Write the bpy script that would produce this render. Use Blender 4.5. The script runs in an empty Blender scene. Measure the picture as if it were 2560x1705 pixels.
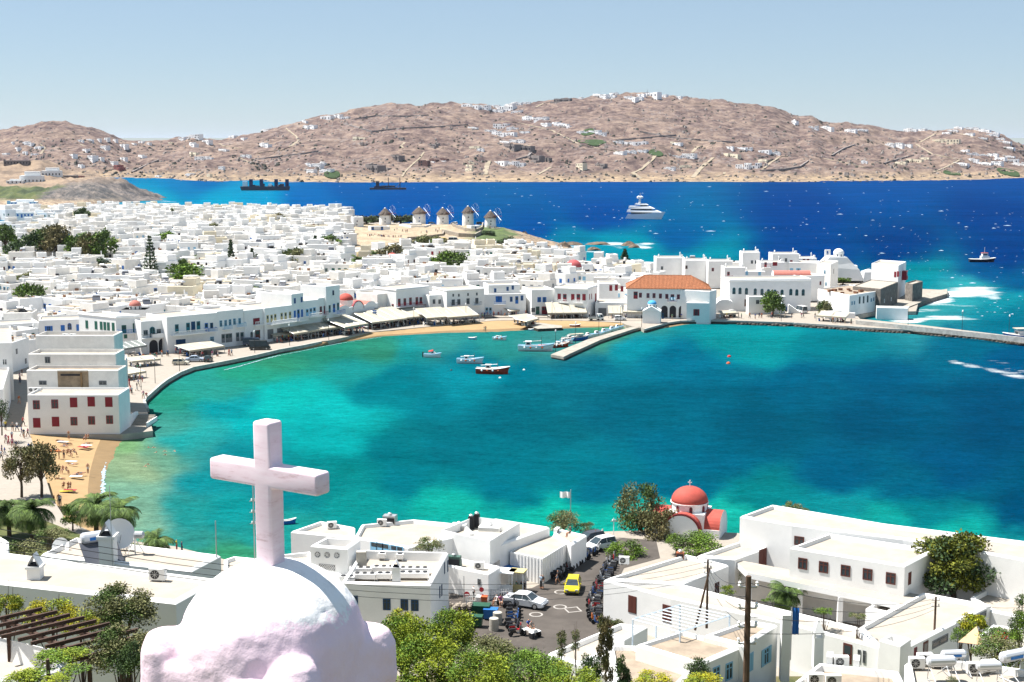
import bpy, bmesh, math, random
import numpy as np
from math import sin, cos, pi, atan, atan2, radians, sqrt, tan, hypot
from mathutils import Vector, Matrix, noise, geometry
from mathutils.bvhtree import BVHTree
random.seed(7); np.random.seed(7)
SC = bpy.context.scene
COL = SC.collection
# ------------------------------------------------------------ camera, world, sun, exposure
F, CAMH = 3500.0, 52.0
TH = atan((852.5 - 357) / F)
cam = bpy.data.cameras.new('camera'); cam.lens = F / 2560 * 36; cam.sensor_width = 36
cam.clip_start = 0.5; cam.clip_end = 60000
co = bpy.data.objects.new('camera', cam); COL.objects.link(co)
co.location = (0, 0, CAMH); co.rotation_euler = (pi / 2 - TH, 0, 0)
SC.camera = co
SUN_EL, SUN_AZ = radians(62), atan2(-0.96, 0.28)      # azimuth clockwise from +Y
world = bpy.data.worlds.new('World'); SC.world = world; world.use_nodes = True
nt = world.node_tree
sky = nt.nodes.new('ShaderNodeTexSky'); sky.sky_type = 'NISHITA'; sky.sun_disc = False
sky.sun_elevation = SUN_EL; sky.sun_rotation = SUN_AZ; sky.altitude = 1500
sky.air_density = 1.0; sky.dust_density = 0.35; sky.ozone_density = 3.0
tint = nt.nodes.new('ShaderNodeMix'); tint.data_type = 'RGBA'; tint.blend_type = 'MULTIPLY'; tint.inputs[0].default_value = 1
tint.inputs[7].default_value = (.95, .93, .98, 1)
veil = nt.nodes.new('ShaderNodeMix'); veil.data_type = 'RGBA'; veil.inputs[0].default_value = .5; veil.inputs[7].default_value = (4.1, 5.6, 6.7, 1)   # pale summer haze over the whole sky
nt.links.new(sky.outputs[0], tint.inputs[6]); nt.links.new(tint.outputs[2], veil.inputs[6]); nt.links.new(veil.outputs[2], nt.nodes['Background'].inputs[0])
nt.nodes['Background'].inputs[1].default_value = 0.0505
sl = bpy.data.lights.new('sun', 'SUN'); sl.energy = 4.9; sl.angle = radians(0.55); sl.color = (1, 0.96, 0.9)
so = bpy.data.objects.new('sun', sl); COL.objects.link(so)
sv = Vector((sin(SUN_AZ) * cos(SUN_EL), cos(SUN_AZ) * cos(SUN_EL), sin(SUN_EL)))
so.rotation_euler = sv.to_track_quat('Z', 'Y').to_euler()
SC.view_settings.view_transform = 'Standard'; SC.view_settings.look = 'None'
SC.view_settings.gamma = 1; SC.view_settings.use_curve_mapping = False
SC.view_settings.exposure = 1.22
SEA_K = 0.375
SC.cycles.max_bounces = 6; SC.cycles.diffuse_bounces = 4; SC.cycles.glossy_bounces = 2
SC.cycles.transparent_max_bounces = 4; SC.cycles.caustics_reflective = False; SC.cycles.caustics_refractive = False
SC.cycles.use_denoising = True

# ------------------------------------------------------------ rays from the camera's place into the world
sT, cT = sin(TH), cos(TH)
def ray(px, py):
 a = (px - 1280) / F; b = (852.5 - py) / F
 return Vector((a, b * sT + cT, b * cT - sT))
C0 = Vector((0, 0, CAMH))
def PZ(px, py, z):
 d = ray(px, py); return C0 + d * ((z - CAMH) / d.z)
def PD(px, py, Y):
 d = ray(px, py); return C0 + d * (Y / d.y)
def proj(p):
 q = Vector(p) - C0
 zc = q.y * cT - q.z * sT; yc = q.y * sT + q.z * cT
 return 1280 + F * q.x / zc, 852.5 - F * yc / zc
def scale_at(p):
 q = Vector(p) - C0
 return F / (q.y * cT - q.z * sT)
def zfrom(x, y, py):
 """height of the point above world (x, y) whose line of sight crosses row py"""
 lo, hi = -20., 80.
 for _ in range(40):
  m = (lo + hi) / 2
  if proj((x, y, m))[1] > py: lo = m
  else: hi = m
 return (lo + hi) / 2
def lin(c):
 return tuple((v / 255 / 12.92 if v / 255 <= .04045 else ((v / 255 + .055) / 1.055) ** 2.4) for v in c)

# ------------------------------------------------------------ materials
MATS = {}
def mat(name, col, rough=.8, var=.0, vscale=1.0, bump=0., bscale=10., metal=0., spec=.3, col2=None, island=0., dirt=None):
 if name in MATS: return MATS[name]
 m = bpy.data.materials.new(name); m.use_nodes = True; MATS[name] = m
 n = m.node_tree.nodes; l = m.node_tree.links; b = n['Principled BSDF']
 b.inputs['Roughness'].default_value = rough; b.inputs['Metallic'].default_value = metal
 b.inputs['Specular IOR Level'].default_value = spec
 b.inputs['Base Color'].default_value = (*col, 1)
 m.diffuse_color = (*col, 1)
 src = None
 if var or col2 or bump:
  g = n.new('ShaderNodeNewGeometry')
 if var or col2:
  t = n.new('ShaderNodeTexNoise'); t.inputs['Scale'].default_value = vscale; t.inputs['Detail'].default_value = 5
  t.inputs['Roughness'].default_value = .65
  l.new(g.outputs['Position'], t.inputs['Vector'])
  r = n.new('ShaderNodeValToRGB'); e = r.color_ramp.elements
  c2 = col2 or tuple(max(0, c * (1 - var)) for c in col)
  e[0].position = .38; e[0].color = (*c2, 1); e[1].position = .62; e[1].color = (*col, 1)
  l.new(t.outputs['Fac'], r.inputs[0]); src = r.outputs[0]
 if island:
  g2 = n.new('ShaderNodeNewGeometry'); h = n.new('ShaderNodeHueSaturation')
  mr = n.new('ShaderNodeMapRange'); mr.inputs[3].default_value = 1 - island; mr.inputs[4].default_value = 1 + island
  l.new(g2.outputs['Random Per Island'], mr.inputs[0]); l.new(mr.outputs[0], h.inputs['Value'])
  if src: l.new(src, h.inputs['Color'])
  else: h.inputs['Color'].default_value = (*col, 1)
  src = h.outputs[0]
 if src: l.new(src, b.inputs['Base Color'])
 if bump:
  t2 = n.new('ShaderNodeTexNoise'); t2.inputs['Scale'].default_value = bscale; t2.inputs['Detail'].default_value = 4
  l.new(g.outputs['Position'], t2.inputs['Vector'])
  bp = n.new('ShaderNodeBump'); bp.inputs['Strength'].default_value = bump; bp.inputs['Distance'].default_value = .1
  l.new(t2.outputs['Fac'], bp.inputs['Height']); l.new(bp.outputs[0], b.inputs['Normal'])
 return m
PLASTER = mat('white_plaster', (.82, .815, .80), .9, .06, .5)
PLASTER2 = mat('aged_plaster', (.82, .79, .74), .9, .12, .6)
CREAMW = mat('cream_plaster', (.76, .68, .52), .9, .08, .5)
ROOF = mat('roof_screed', (.365, .325, .275), .95, .14, .5)
ROOF2 = mat('worn_roof', (.31, .25, .19), .95, .25, .7)
GLASS = mat('window_glass', (.035, .05, .06), .15, spec=.5)
DARK = mat('dark_opening', (.03, .03, .035), .9)
WCOL = {'r': mat('red_paint', (.22, .018, .03), .6), 'b': mat('blue_paint', (.02, .13, .42), .6), 'l': mat('light_blue_paint', (.22, .45, .62), .6),
  'g': mat('green_paint', (.02, .11, .08), .6), 'y': mat('ochre_paint', (.5, .42, .2), .6), 'w': mat('white_paint', (.75, .75, .75), .6),
  'k': mat('grey_paint', (.16, .17, .18), .6), 'n': mat('brown_paint', (.10, .03, .022), .6), 't': mat('teal_paint', (.02, .16, .2), .6),
  'a': mat('navy_paint', (.008, .05, .13), .6)}
WNAME = {'r': 'red', 'b': 'blue', 'l': 'light blue', 'g': 'green', 'y': 'ochre', 'w': 'white', 'k': 'grey', 'n': 'brown', 't': 'teal', 'a': 'navy'}
STONE = mat('rubble_stone', (.36, .31, .25), .95, .4, 1.5, .4, 3)
DSTONE = mat('dark_stone', (.2, .18, .16), .95, .4, 1.0, .4, 3)
PAVE = mat('paving', (.30, .265, .225), .9, .12, .8)
ASPHALT = mat('asphalt', (.085, .073, .064), .95, .25, .35)
SAND = mat('beach_sand', (.33, .22, .11), .95, .12, .5)
WETSAND = mat('wet_sand', (.2, .13, .06), .7, .15, .4)
METAL = mat('grey_metal', (.45, .46, .47), .4, metal=.6)
WHITEM = mat('white_enamel', (.84, .83, .81), .4)
BLACKM = mat('black_rubber', (.02, .02, .022), .6)
WOODD = mat('dark_timber', (.075, .042, .03), .8, .3, 3)
POLEW = mat('pole_timber', (.12, .075, .05), .85, .3, 3)
CANV = mat('awning_canvas', (.40, .365, .29), .8, .06, .6)
CANVG = mat('grey_canvas', (.2, .22, .21), .8, .06, .6)
RED_D = mat('red_dome_paint', (.42, .075, .055), .75, .15, 1.2)
PINK_D = mat('pink_dome_paint', (.42, .15, .12), .8, .12, 1.2)
BLUE_D = mat('blue_dome_paint', (.06, .32, .62), .7)
TILE = mat('terracotta_tile', (.36, .14, .065), .85, .45, 2.5, .5, 4)
CONC = mat('concrete', (.42, .39, .34), .9, .2, .6)
SKIN = mat('skin', (.42, .22, .14), .6); SKIN2 = mat('tanned_skin', (.25, .12, .07), .6)
HAIR = mat('dark_hair', (.03, .02, .015), .7)

# ------------------------------------------------------------ mesh builder
class MB:
 def __init__(s): s.v = []; s.f = []; s.m = []; s.mats = []
 def mi(s, m):
  if m not in s.mats: s.mats.append(m)
  return s.mats.index(m)
 def add(s, vs, fs, m, M=None):
  o = len(s.v)
  if M is not None: vs = [M @ Vector(v) for v in vs]
  s.v += [tuple(v) for v in vs]
  k = s.mi(m)
  for f in fs: s.f.append([i + o for i in f]); s.m.append(k)
  return s
 def box(s, a, b, m, M=None, taper=0):
  x0, y0, z0 = a; x1, y1, z1 = b; t = taper
  return s.add([(x0, y0, z0), (x1, y0, z0), (x1, y1, z0), (x0, y1, z0), (x0 + t, y0 + t, z1), (x1 - t, y0 + t, z1), (x1 - t, y1 - t, z1), (x0 + t, y1 - t, z1)],
              [(3, 2, 1, 0), (4, 5, 6, 7), (0, 1, 5, 4), (1, 2, 6, 5), (2, 3, 7, 6), (3, 0, 4, 7)], m, M)
 def prism(s, poly, z0, z1, m, mtop=None, M=None, bottom=True):
  n = len(poly)
  vs = [(p[0], p[1], z0) for p in poly] + [(p[0], p[1], z1) for p in poly]
  s.add(vs, [(i, (i + 1) % n, n + (i + 1) % n, n + i) for i in range(n)], m, M)
  s.add(vs[n:], tess(poly), mtop or m, M)
  if bottom: s.add(vs[:n], [tuple(reversed(t)) for t in tess(poly)], m, M)
  return s
 def lathe(s, prof, m, n=12, M=None, cap=True, a0=0, a1=2 * pi):
  full = abs(a1 - a0 - 2 * pi) < 1e-6; k = n if full else n + 1
  vs = []; fs = []
  for r, z in prof:
   for i in range(k):
    a = a0 + (a1 - a0) * i / n; vs.append((r * cos(a), r * sin(a), z))
  for j in range(len(prof) - 1):
   for i in range(n):
    i2 = (i + 1) % k; fs.append((j * k + i, j * k + i2, (j + 1) * k + i2, (j + 1) * k + i))
  if cap and full:
   fs.append(tuple(reversed(range(k)))); fs.append(tuple(range((len(prof) - 1) * k, len(prof) * k)))
  return s.add(vs, fs, m, M)
 def tube(s, pts, r, m, n=6, M=None, r2=None):
  pts = [Vector(p) for p in pts]; vs = []; fs = []
  for i, p in enumerate(pts):
   d = (pts[min(i + 1, len(pts) - 1)] - pts[max(i - 1, 0)]).normalized()
   u = d.cross(Vector((0, 0, 1)) if abs(d.z) < .9 else Vector((1, 0, 0))).normalized(); w = d.cross(u)
   rr = r if r2 is None else r + (r2 - r) * i / (len(pts) - 1)
   for k in range(n):
    a = 2 * pi * k / n; vs.append(p + (u * cos(a) + w * sin(a)) * rr)
  for i in range(len(pts) - 1):
   for k in range(n):
    k2 = (k + 1) % n; fs.append((i * n + k, i * n + k2, (i + 1) * n + k2, (i + 1) * n + k))
  fs.append(tuple(range(n))); fs.append(tuple(reversed(range((len(pts) - 1) * n, len(pts) * n))))
  return s.add(vs, fs, m, M)
 def loft(s, rings, m, closed=True, caps=True, M=None):
  k = len(rings[0]); vs = [v for r in rings for v in r]; fs = []
  for j in range(len(rings) - 1):
   for i in range(k if closed else k - 1):
    i2 = (i + 1) % k; fs.append((j * k + i, j * k + i2, (j + 1) * k + i2, (j + 1) * k + i))
  if caps and closed:
   fs.append(tuple(reversed(range(k)))); fs.append(tuple(range((len(rings) - 1) * k, len(rings) * k)))
  return s.add(vs, fs, m, M)
 def mesh(s, name='mesh', smooth=False, fix=False):
  me = bpy.data.meshes.new(name)
  me.from_pydata(s.v, [], s.f)
  for m in s.mats: me.materials.append(m)
  me.polygons.foreach_set('material_index', s.m)
  if smooth: me.polygons.foreach_set('use_smooth', [True] * len(me.polygons))
  me.update()
  if fix:
   bm = bmesh.new(); bm.from_mesh(me); bmesh.ops.recalc_face_normals(bm, faces=bm.faces); bm.to_mesh(me); bm.free()
  return me
def tess(poly):
 ts = geometry.tessellate_polygon([[Vector((p[0], p[1], 0)) for p in poly]])
 out = []
 for t in ts:
  a, b, c = [Vector((poly[i][0], poly[i][1])) for i in t]
  cr = (b.x - a.x) * (c.y - a.y) - (b.y - a.y) * (c.x - a.x)
  out.append(tuple(t) if cr > 0 else (t[0], t[2], t[1]))
 return out
def ccw(poly):
 a = sum(poly[i][0] * poly[(i + 1) % len(poly)][1] - poly[(i + 1) % len(poly)][0] * poly[i][1] for i in range(len(poly)))
 return poly if a > 0 else list(reversed(poly))
def inset(poly, d):
 n = len(poly); out = []
 for i in range(n):
  p, q, r = Vector(poly[i - 1][:2]), Vector(poly[i][:2]), Vector(poly[(i + 1) % n][:2])
  e1 = (q - p).normalized(); e2 = (r - q).normalized()
  n1 = Vector((-e1.y, e1.x)); n2 = Vector((-e2.y, e2.x))
  k = 1 + n1.dot(n2)
  out.append(tuple(q + (n1 + n2) * (d / max(k, .3))))
 return out
def inpoly(x, y, poly):
 c = False; n = len(poly); j = n - 1
 for i in range(n):
  if (poly[i][1] > y) != (poly[j][1] > y) and x < (poly[j][0] - poly[i][0]) * (y - poly[i][1]) / (poly[j][1] - poly[i][1]) + poly[i][0]: c = not c
  j = i
 return c
def T(x, y, z, rz=0, s=1): return Matrix.Translation((x, y, z)) @ Matrix.Rotation(rz, 4, 'Z') @ Matrix.Scale(s, 4)
def R(ax, a): return Matrix.Rotation(a, 4, ax)

# ------------------------------------------------------------ objects
def obj(name, me, parent=None, loc=None, rz=0, label=None, cat=None, group=None, kind=None, mats=None):
 o = bpy.data.objects.new(name, me)
 COL.objects.link(o)
 if loc is not None: o.location = loc
 if rz: o.rotation_euler = (0, 0, rz)
 if parent is not None: o.parent = parent
 if label: o['label'] = label
 if cat: o['category'] = cat
 if group: o['group'] = group
 if kind: o['kind'] = kind
 if mats:
  for i, m in mats.items():
   o.material_slots[i].link = 'OBJECT'; o.material_slots[i].material = m
 return o
def dup(o, loc=None, rz=None, label=None, group=None, parent=None, scale=None):
 c = o.copy(); COL.objects.link(c)
 if parent is not None: c.parent = parent
 if loc is not None: c.location = loc
 if rz is not None: c.rotation_euler = (0, 0, rz)
 if scale is not None: c.scale = (scale,) * 3
 if label: c['label'] = label
 if group: c['group'] = group
 for ch in list(o.children): dup(ch, parent=c)
 return c
def trunc(s, n=16):
 w = s.split(); return ' '.join(w[:n])

# ------------------------------------------------------------ terrain patches made of rows of surveyed points
def interp_row(row, px):
 if px <= row[0][0]: return row[0][1:]
 for a, b in zip(row, row[1:]):
  if px <= b[0]:
   t = (px - a[0]) / (b[0] - a[0]); return tuple(a[i] + (b[i] - a[i]) * t for i in range(1, len(a)))
 return row[-1][1:]
def patch(rows, x0, x1, dx, sub, fn, amp=0, nscale=.01, edge=True):
 """rows: list of (px, py, val); fn(px, py, val) -> world point. sub = subdivisions between rows."""
 xs = np.arange(x0, x1 + dx, dx); grid = []
 R_ = []
 for r in rows:
  R_.append([fn(px, *interp_row(r, px)) for px in xs])
 for i in range(len(rows) - 1):
  for k in range(sub[i]):
   t = k / sub[i]; grid.append([a.lerp(b, t) for a, b in zip(R_[i], R_[i + 1])])
 grid.append(R_[-1])
 nr, ncn = len(grid), len(xs)
 for j, row in enumerate(grid):
  w = min(1, (j / 9) ** 1.5) if edge else 1
  for p in row:
   if amp:
    q = Vector((p.x * nscale, p.y * nscale, 0))
    d = noise.fractal(q, 1, 2.1, 6) + .5 * noise.ridged_multi_fractal(q * 2.3, 1, 2.1, 4, 1, 2) - .5
    p.z += amp * w * d
 vs = [tuple(p) for row in grid for p in row]
 fs = [(j * ncn + i, j * ncn + i + 1, (j + 1) * ncn + i + 1, (j + 1) * ncn + i) for j in range(nr - 1) for i in range(ncn - 1)]
 me = bpy.data.meshes.new('terrain'); me.from_pydata(vs, [], fs); me.update()
 me.polygons.foreach_set('use_smooth', [True] * len(me.polygons))
 return me, BVHTree.FromPolygons(vs, fs)
# ============================================================ SEA
WPTS = [  # px, py, r, g, b as seen
 (-200,420,30,150,215),(250,440,30,135,205),(500,450,25,110,190),(900,470,20,95,180),(1500,470,18,92,178),(2200,470,15,85,170),(2560,460,15,80,165),
 (450,470,35,130,200),(400,500,30,175,205),(560,505,15,175,210),(650,503,20,165,208),(250,525,25,165,200),(750,500,20,110,195),(1000,520,18,90,180),
 (1500,540,12,80,168),(2000,540,10,72,158),(2500,540,10,68,150),(1350,575,12,85,170),(1700,600,12,95,168),(1430,600,15,130,175),(1500,620,20,165,185),(1600,635,20,165,180),(1750,640,20,150,180),(1450,640,50,175,190),
 (2000,620,10,72,155),(2250,620,8,66,145),(2500,640,8,65,145),(2300,690,15,140,165),(2400,730,60,175,180),(2500,760,25,150,165),(2560,720,10,90,150),(2450,690,12,85,150),(2520,800,15,115,150),(2300,790,60,165,170),(2200,780,40,150,160),
 (820,872,60,145,130),(950,860,75,145,125),(1100,860,60,155,150),(1250,850,60,145,150),(1400,840,75,150,145),(1530,830,110,150,120),(1180,900,20,170,180),(1000,930,25,150,155),(900,920,35,160,155),(680,892,75,150,125),
 (620,930,60,160,140),(520,960,50,165,150),(430,1010,60,150,135),(400,1060,80,165,150),(380,1130,130,180,150),(330,1150,185,195,150),(340,1250,150,190,160),(300,1120,190,185,135),(300,1300,170,200,165),
 (460,1100,40,175,170),(500,1200,20,155,160),(450,1290,40,165,160),(500,1350,60,160,150),(560,1380,90,160,125),(700,1000,20,195,185),(850,1010,20,195,190),(640,1060,15,180,180),(800,1100,15,180,178),(560,1020,15,165,170),
 (950,970,15,150,165),(1100,1000,12,130,155),(1300,1050,8,105,140),(1150,1130,12,135,150),(950,1130,12,150,160),(900,1170,15,135,150),(1000,1200,15,160,165),(900,1280,20,165,160),(1150,1270,25,190,170),(1400,1290,25,200,175),(1600,1300,30,205,180),(1500,1230,15,150,155),(1250,1230,10,120,145),
 (1300,940,12,165,178),(1500,930,10,145,170),(1600,870,12,150,165),(1800,830,15,150,155),(1700,900,10,140,168),(1900,840,15,155,160),(2100,850,12,130,155),(2400,870,10,105,145),(2560,900,8,80,135),(1750,960,8,118,155),(2000,950,8,100,150),(2200,950,8,90,145),(1600,1020,8,105,145),(1900,1060,5,85,135),(2200,1050,5,72,125),(2500,1050,4,62,115),(1800,1150,8,105,140),(2100,1180,8,90,130),(2400,1180,5,75,120),(1900,1240,15,130,145),(2100,1280,20,150,155),(2300,1290,15,130,150),(2400,1340,25,185,170),(2200,1310,25,175,165),(2560,1280,5,80,125),(2560,1370,25,165,165),(1700,1220,15,150,155),(1800,1290,30,190,170),(700,1330,40,170,160),(700,1230,15,150,158)]
for i, p in enumerate(WPTS):   # deep middle of the bay: one broad teal tone, deeper to the right
 if p[1] < 660: WPTS[i] = (p[0], p[1], p[2] * .5, p[3] * .93, p[4] * .95)
 if 880 <= p[1] <= 1235 and p[0] >= 940:
  t_ = min(1, (p[0] - 940) / 1500); k_ = 1 - .13 * math.exp(-((p[1] - 1080) / 70.) ** 2); k_ *= 1 + .0006 * max(0, 930 - p[1]) * 2
  WPTS[i] = (p[0], p[1], 8, (128 - 42 * t_) * k_, (152 - 16 * t_) * k_)
WPTS += [(1000, 870, 30, 160, 160), (1150, 960, 14, 150, 165), (870, 1180, 18, 140, 150), (620, 1150, 15, 150, 158), (560, 1280, 22, 165, 165), (1300, 1180, 8, 118, 145), (1700, 1120, 8, 105, 142), (2300, 1230, 8, 95, 135)]
WP = np.array([(p[0], p[1]) for p in WPTS], float); WC = np.array([lin(p[2:]) for p in WPTS]) 
WC = WC * np.where((WC[:, 1:2] > lin((145,))[0]) & (WC[:, 2:3] > lin((140,))[0]), np.array([[.8, 1.0, 1.05]]), np.array([[.5, 1.08, .95]]))
def sea_colour(px, py):
 """sea-bed tone by place: sand, weed and depth (px, py name the place on the water)"""
 q = np.stack([px, py], -1)[:, None, :] - WP[None]
 sc = np.array([1.0, 1.9]); d2 = ((q * sc) ** 2).sum(-1) + 1500
 w = d2 ** -2.4
 return (w[..., None] * WC[None]).sum(1) / w.sum(1)[:, None]
xs = np.arange(-420, 2990, 9.0)
ys = [359.2, 361, 364, 368, 373] + list(np.arange(379, 700, 5.0)) + list(np.arange(700, 1520, 6.5))
PX, PY = np.meshgrid(xs, ys)
nx, ny = len(xs), len(ys)
pxf, pyf = PX.ravel(), PY.ravel()
wx = np.array([noise.fractal(Vector((x * .006, y * .013, 3)), 1, 2, 4) for x, y in zip(pxf, pyf)])
wy = np.array([noise.fractal(Vector((x * .006, y * .013, 9)), 1, 2, 4) for x, y in zip(pxf, pyf)])
amp = np.clip((pyf - 420) / 300, .1, 1)
colr = np.concatenate([sea_colour(pxf[i:i + 4000] + 55 * wx[i:i + 4000] * amp[i:i + 4000], pyf[i:i + 4000] + 26 * wy[i:i + 4000] * amp[i:i + 4000]) for i in range(0, len(pxf), 4000)])
a = (pxf - 1280) / F; b = (852.5 - pyf) / F
dy = b * sT + cT; dz = b * cT - sT; t = -CAMH / dz
V = np.stack([a * t, dy * t, 0 * t], 1)
me = bpy.data.meshes.new('sea')
fs = [(j * nx + i, (j + 1) * nx + i, (j + 1) * nx + i + 1, j * nx + i + 1) for j in range(ny - 1) for i in range(nx - 1)]
me.from_pydata(V.tolist(), [], fs); me.update()
at = me.color_attributes.new('bed', 'FLOAT_COLOR', 'POINT')
at.data.foreach_set('color', np.concatenate([colr, np.ones((len(colr), 1))], 1).astype(np.float32).ravel())
# surf: places where waves break (x, y in world metres via place names), strength in an attribute
SURF = [(2400,735,95,9,1),(2330,750,50,12,1.),(2440,722,80,4,.6),(2270,800,60,4,1),(2360,795,80,5,.9),(2480,745,25,8,.5),(2320,775,60,5,.5),(2400,765,60,4,.4),(2180,800,40,3,.7),
  (1520,608,50,2.5,.9),(1600,612,45,2.5,.9),(1560,616,60,2.5,.7),(1430,618,30,3,.7),(1480,628,40,2.5,.7),(1405,634,20,3,.6),(1610,621,25,3,.8),(1650,618,15,2,.6),
  (2430,915,70,6,.5),(2500,930,70,8,.52),(2390,902,40,5,.4),(2540,940,50,9,.5),(2500,905,60,5,.34),(2540,925,60,5,.36)]
def surf(px, py):
 s = np.zeros(len(px))
 for x, y, rx, ry, k in SURF:
  sl = .17 if x > 2380 and 890 < y < 950 else (.0)
  s = np.maximum(s, k * np.exp(-(((px - x) / rx) ** 2 + ((py - y - sl * (px - x)) / ry) ** 2)))
 return s
sf = surf(pxf + 14 * wx, pyf + 5 * wy)
at2 = me.attributes.new('surf', 'FLOAT', 'POINT'); at2.data.foreach_set('value', sf.astype(np.float32))
me.polygons.foreach_set('use_smooth', [True] * len(me.polygons))
m = bpy.data.materials.new('sea_water'); m.use_nodes = True
n = m.node_tree.nodes; l = m.node_tree.links; bs = n['Principled BSDF']
def N(t, **k):
 x = n.new(t)
 for a_, v_ in k.items(): setattr(x, a_, v_)
 return x
ac = N('ShaderNodeAttribute', attribute_name='bed'); af = N('ShaderNodeAttribute', attribute_name='surf'); g = N('ShaderNodeNewGeometry')
def nz(scale, det, stretch=(1, 1, 1), rough=.6):
 mp = N('ShaderNodeMapping'); mp.inputs['Scale'].default_value = stretch; mp.inputs['Rotation'].default_value = (0, 0, .25)
 l.new(g.outputs['Position'], mp.inputs[0])
 t_ = N('ShaderNodeTexNoise'); t_.inputs['Scale'].default_value = scale; t_.inputs['Detail'].default_value = det; t_.inputs['Roughness'].default_value = rough
 l.new(mp.outputs[0], t_.inputs[0]); return t_.outputs['Fac']
def math_(op, a_, b_=None, c_=None):
 x = N('ShaderNodeMath', operation=op)
 for i, v_ in enumerate((a_, b_, c_)):
  if v_ is None: continue
  if isinstance(v_, (int, float)): x.inputs[i].default_value = v_
  else: l.new(v_, x.inputs[i])
 return x.outputs[0]
w1 = nz(.3, 6, (.8, 1.5, 1), .75); w2 = nz(1.3, 5, (.8, 1.5, 1), .75); w3 = nz(.05, 6, (.7, 1.5, 1), .75); w4 = nz(.018, 6, (.6, 1.4, 1), .7)
# colour: bed tone modulated by wave slopes / weed
def mrange(v_, a0, a1, b0, b1):
 x = N('ShaderNodeMapRange'); l.new(v_, x.inputs[0])
 for i, q in enumerate((a0, a1, b0, b1)): x.inputs[i + 1].default_value = q
 return x.outputs[0]
gain = math_('MULTIPLY', mrange(w1, .3, .7, .72, 1.26), mrange(w3, .3, .7, .86, 1.12))
gain = math_('MULTIPLY', math_('MULTIPLY', gain, mrange(w2, .3, .7, .7, 1.28)), mrange(w4, .35, .65, .86, 1.12))
vm = N('ShaderNodeVectorMath', operation='SCALE'); l.new(ac.outputs['Color'], vm.inputs[0]); l.new(math_('MULTIPLY', gain, SEA_K), vm.inputs[3])
fo = nz(.16, 6, (.5, 1.5, 1), .75)
fm = mrange(math_('ADD', math_('MULTIPLY', af.outputs['Fac'], .75), math_('MULTIPLY', fo, .8)), .62, .85, 0, 1)
fm = math_('MULTIPLY', fm, mrange(af.outputs['Fac'], .02, .2, 0, 1))
mx = N('ShaderNodeMix', data_type='RGBA'); l.new(fm, mx.inputs[0]); l.new(vm.outputs[0], mx.inputs[6]); mx.inputs[7].default_value = (.5, .53, .54, 1)
l.new(mx.outputs[2], bs.inputs['Base Color'])
bs.inputs['Roughness'].default_value = .45; bs.inputs['Specular IOR Level'].default_value = 0; bs.inputs['IOR'].default_value = 1.33
hsum = math_('ADD', math_('MULTIPLY', w1, 1.0), math_('MULTIPLY', w2, .45))
bp = N('ShaderNodeBump'); bp.inputs['Strength'].default_value = .8; bp.inputs['Distance'].default_value = .9
l.new(hsum, bp.inputs['Height']); l.new(bp.outputs[0], bs.inputs['Normal'])
me.materials.append(m)
obj('sea', me, kind='structure')
far = MB(); ym = float(V[0][1])
far.add([(-40000, -2000, -3), (40000, -2000, -3), (40000, 60000, -3), (-40000, 60000, -3)], [(0, 1, 2, 3)], mat('deep_sea_bed', (.02, .1, .25), .5))
obj('sea_bed', far.mesh(), kind='structure')

# whitecaps: small crests of foam lying on the open sea
wc = MB(); FOAM = mat('foam', (.27, .36, .44), .9); 
rnd = random.Random(5)
def inwater(px, py):
 if py < 470: return px > 330 + (470 - py) * 2
 if 470 <= py < 520: return px > 600
 if py < 600: return px > 1330
 if py < 680: return px > 2140
 if py < 850: return px > 2380
 return False
for _ in range(1150):
 px = rnd.uniform(300, 2750); py = 463 + (rnd.random() ** .8) * 330
 if not inwater(px, py): continue
 p = PZ(px, py, .06); sz = rnd.uniform(.2, .7) * (.65 if py > 590 else 1) * (1 if rnd.random() < .9 else 2.2) * (.7 + p.y / 1500)
 ln = sz * rnd.uniform(.9, 2); wd = sz * rnd.uniform(.5, 1.1); a = rnd.gauss(-.1, .25); k = 7
 ring = [(ln * cos(2 * pi * i / k) * rnd.uniform(.5, 1.1), wd * sin(2 * pi * i / k) * rnd.uniform(.5, 1.1)) for i in range(k)]
 M_ = T(p.x, p.y, p.z, a)
 wc.add([(0, 0, .35 * min(wd, 1))] + [(x, y, 0) for x, y in ring], [(0, i + 1, (i + 1) % k + 1) for i in range(k)], FOAM, M_)
obj('sea_foam', wc.mesh(), kind='stuff', label='small white crests of foam scattered over the wind blown open sea', cat='foam')

# ============================================================ HILLS ACROSS THE WATER
SIL = [(-400,345),(-100,340),(0,330),(65,312),(100,303),(135,303),(165,304),(217,315),(272,335),(300,348),(321,354),(402,354),(440,350),(482,342),(548,350),(621,335),(694,313),(760,300),(803,292),(860,286),(923,271),(978,256),(1020,257),(1069,258),(1179,260),(1250,263),(1325,257),(1380,247),(1434,240),(1544,238),(1640,236),(1710,238),(1755,245),(1864,253),(1937,264),(1970,277),(1996,288),(2029,283),(2062,302),(2157,311),(2259,331),(2339,326),(2394,319),(2441,319),(2503,333),(2558,358),(2640,388),(2760,430),(2990,452)]
COAST = [(-400,448),(263,448),(400,452),(548,459),(860,460),(1700,458),(2138,460),(2394,454),(2560,450),(2990,453)]
def rowmix(t, dd):
 xs_ = sorted(set([p[0] for p in SIL] + [p[0] for p in COAST] + list(range(-400, 2991, 60))))
 out = []
 for x in xs_:
  ys_ = interp_row([(a, b) for a, b in SIL], x)[0]; yc = interp_row([(a, b) for a, b in COAST], x)[0]
  out.append((x, yc + (ys_ - yc) * t, dd))
 return out
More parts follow.
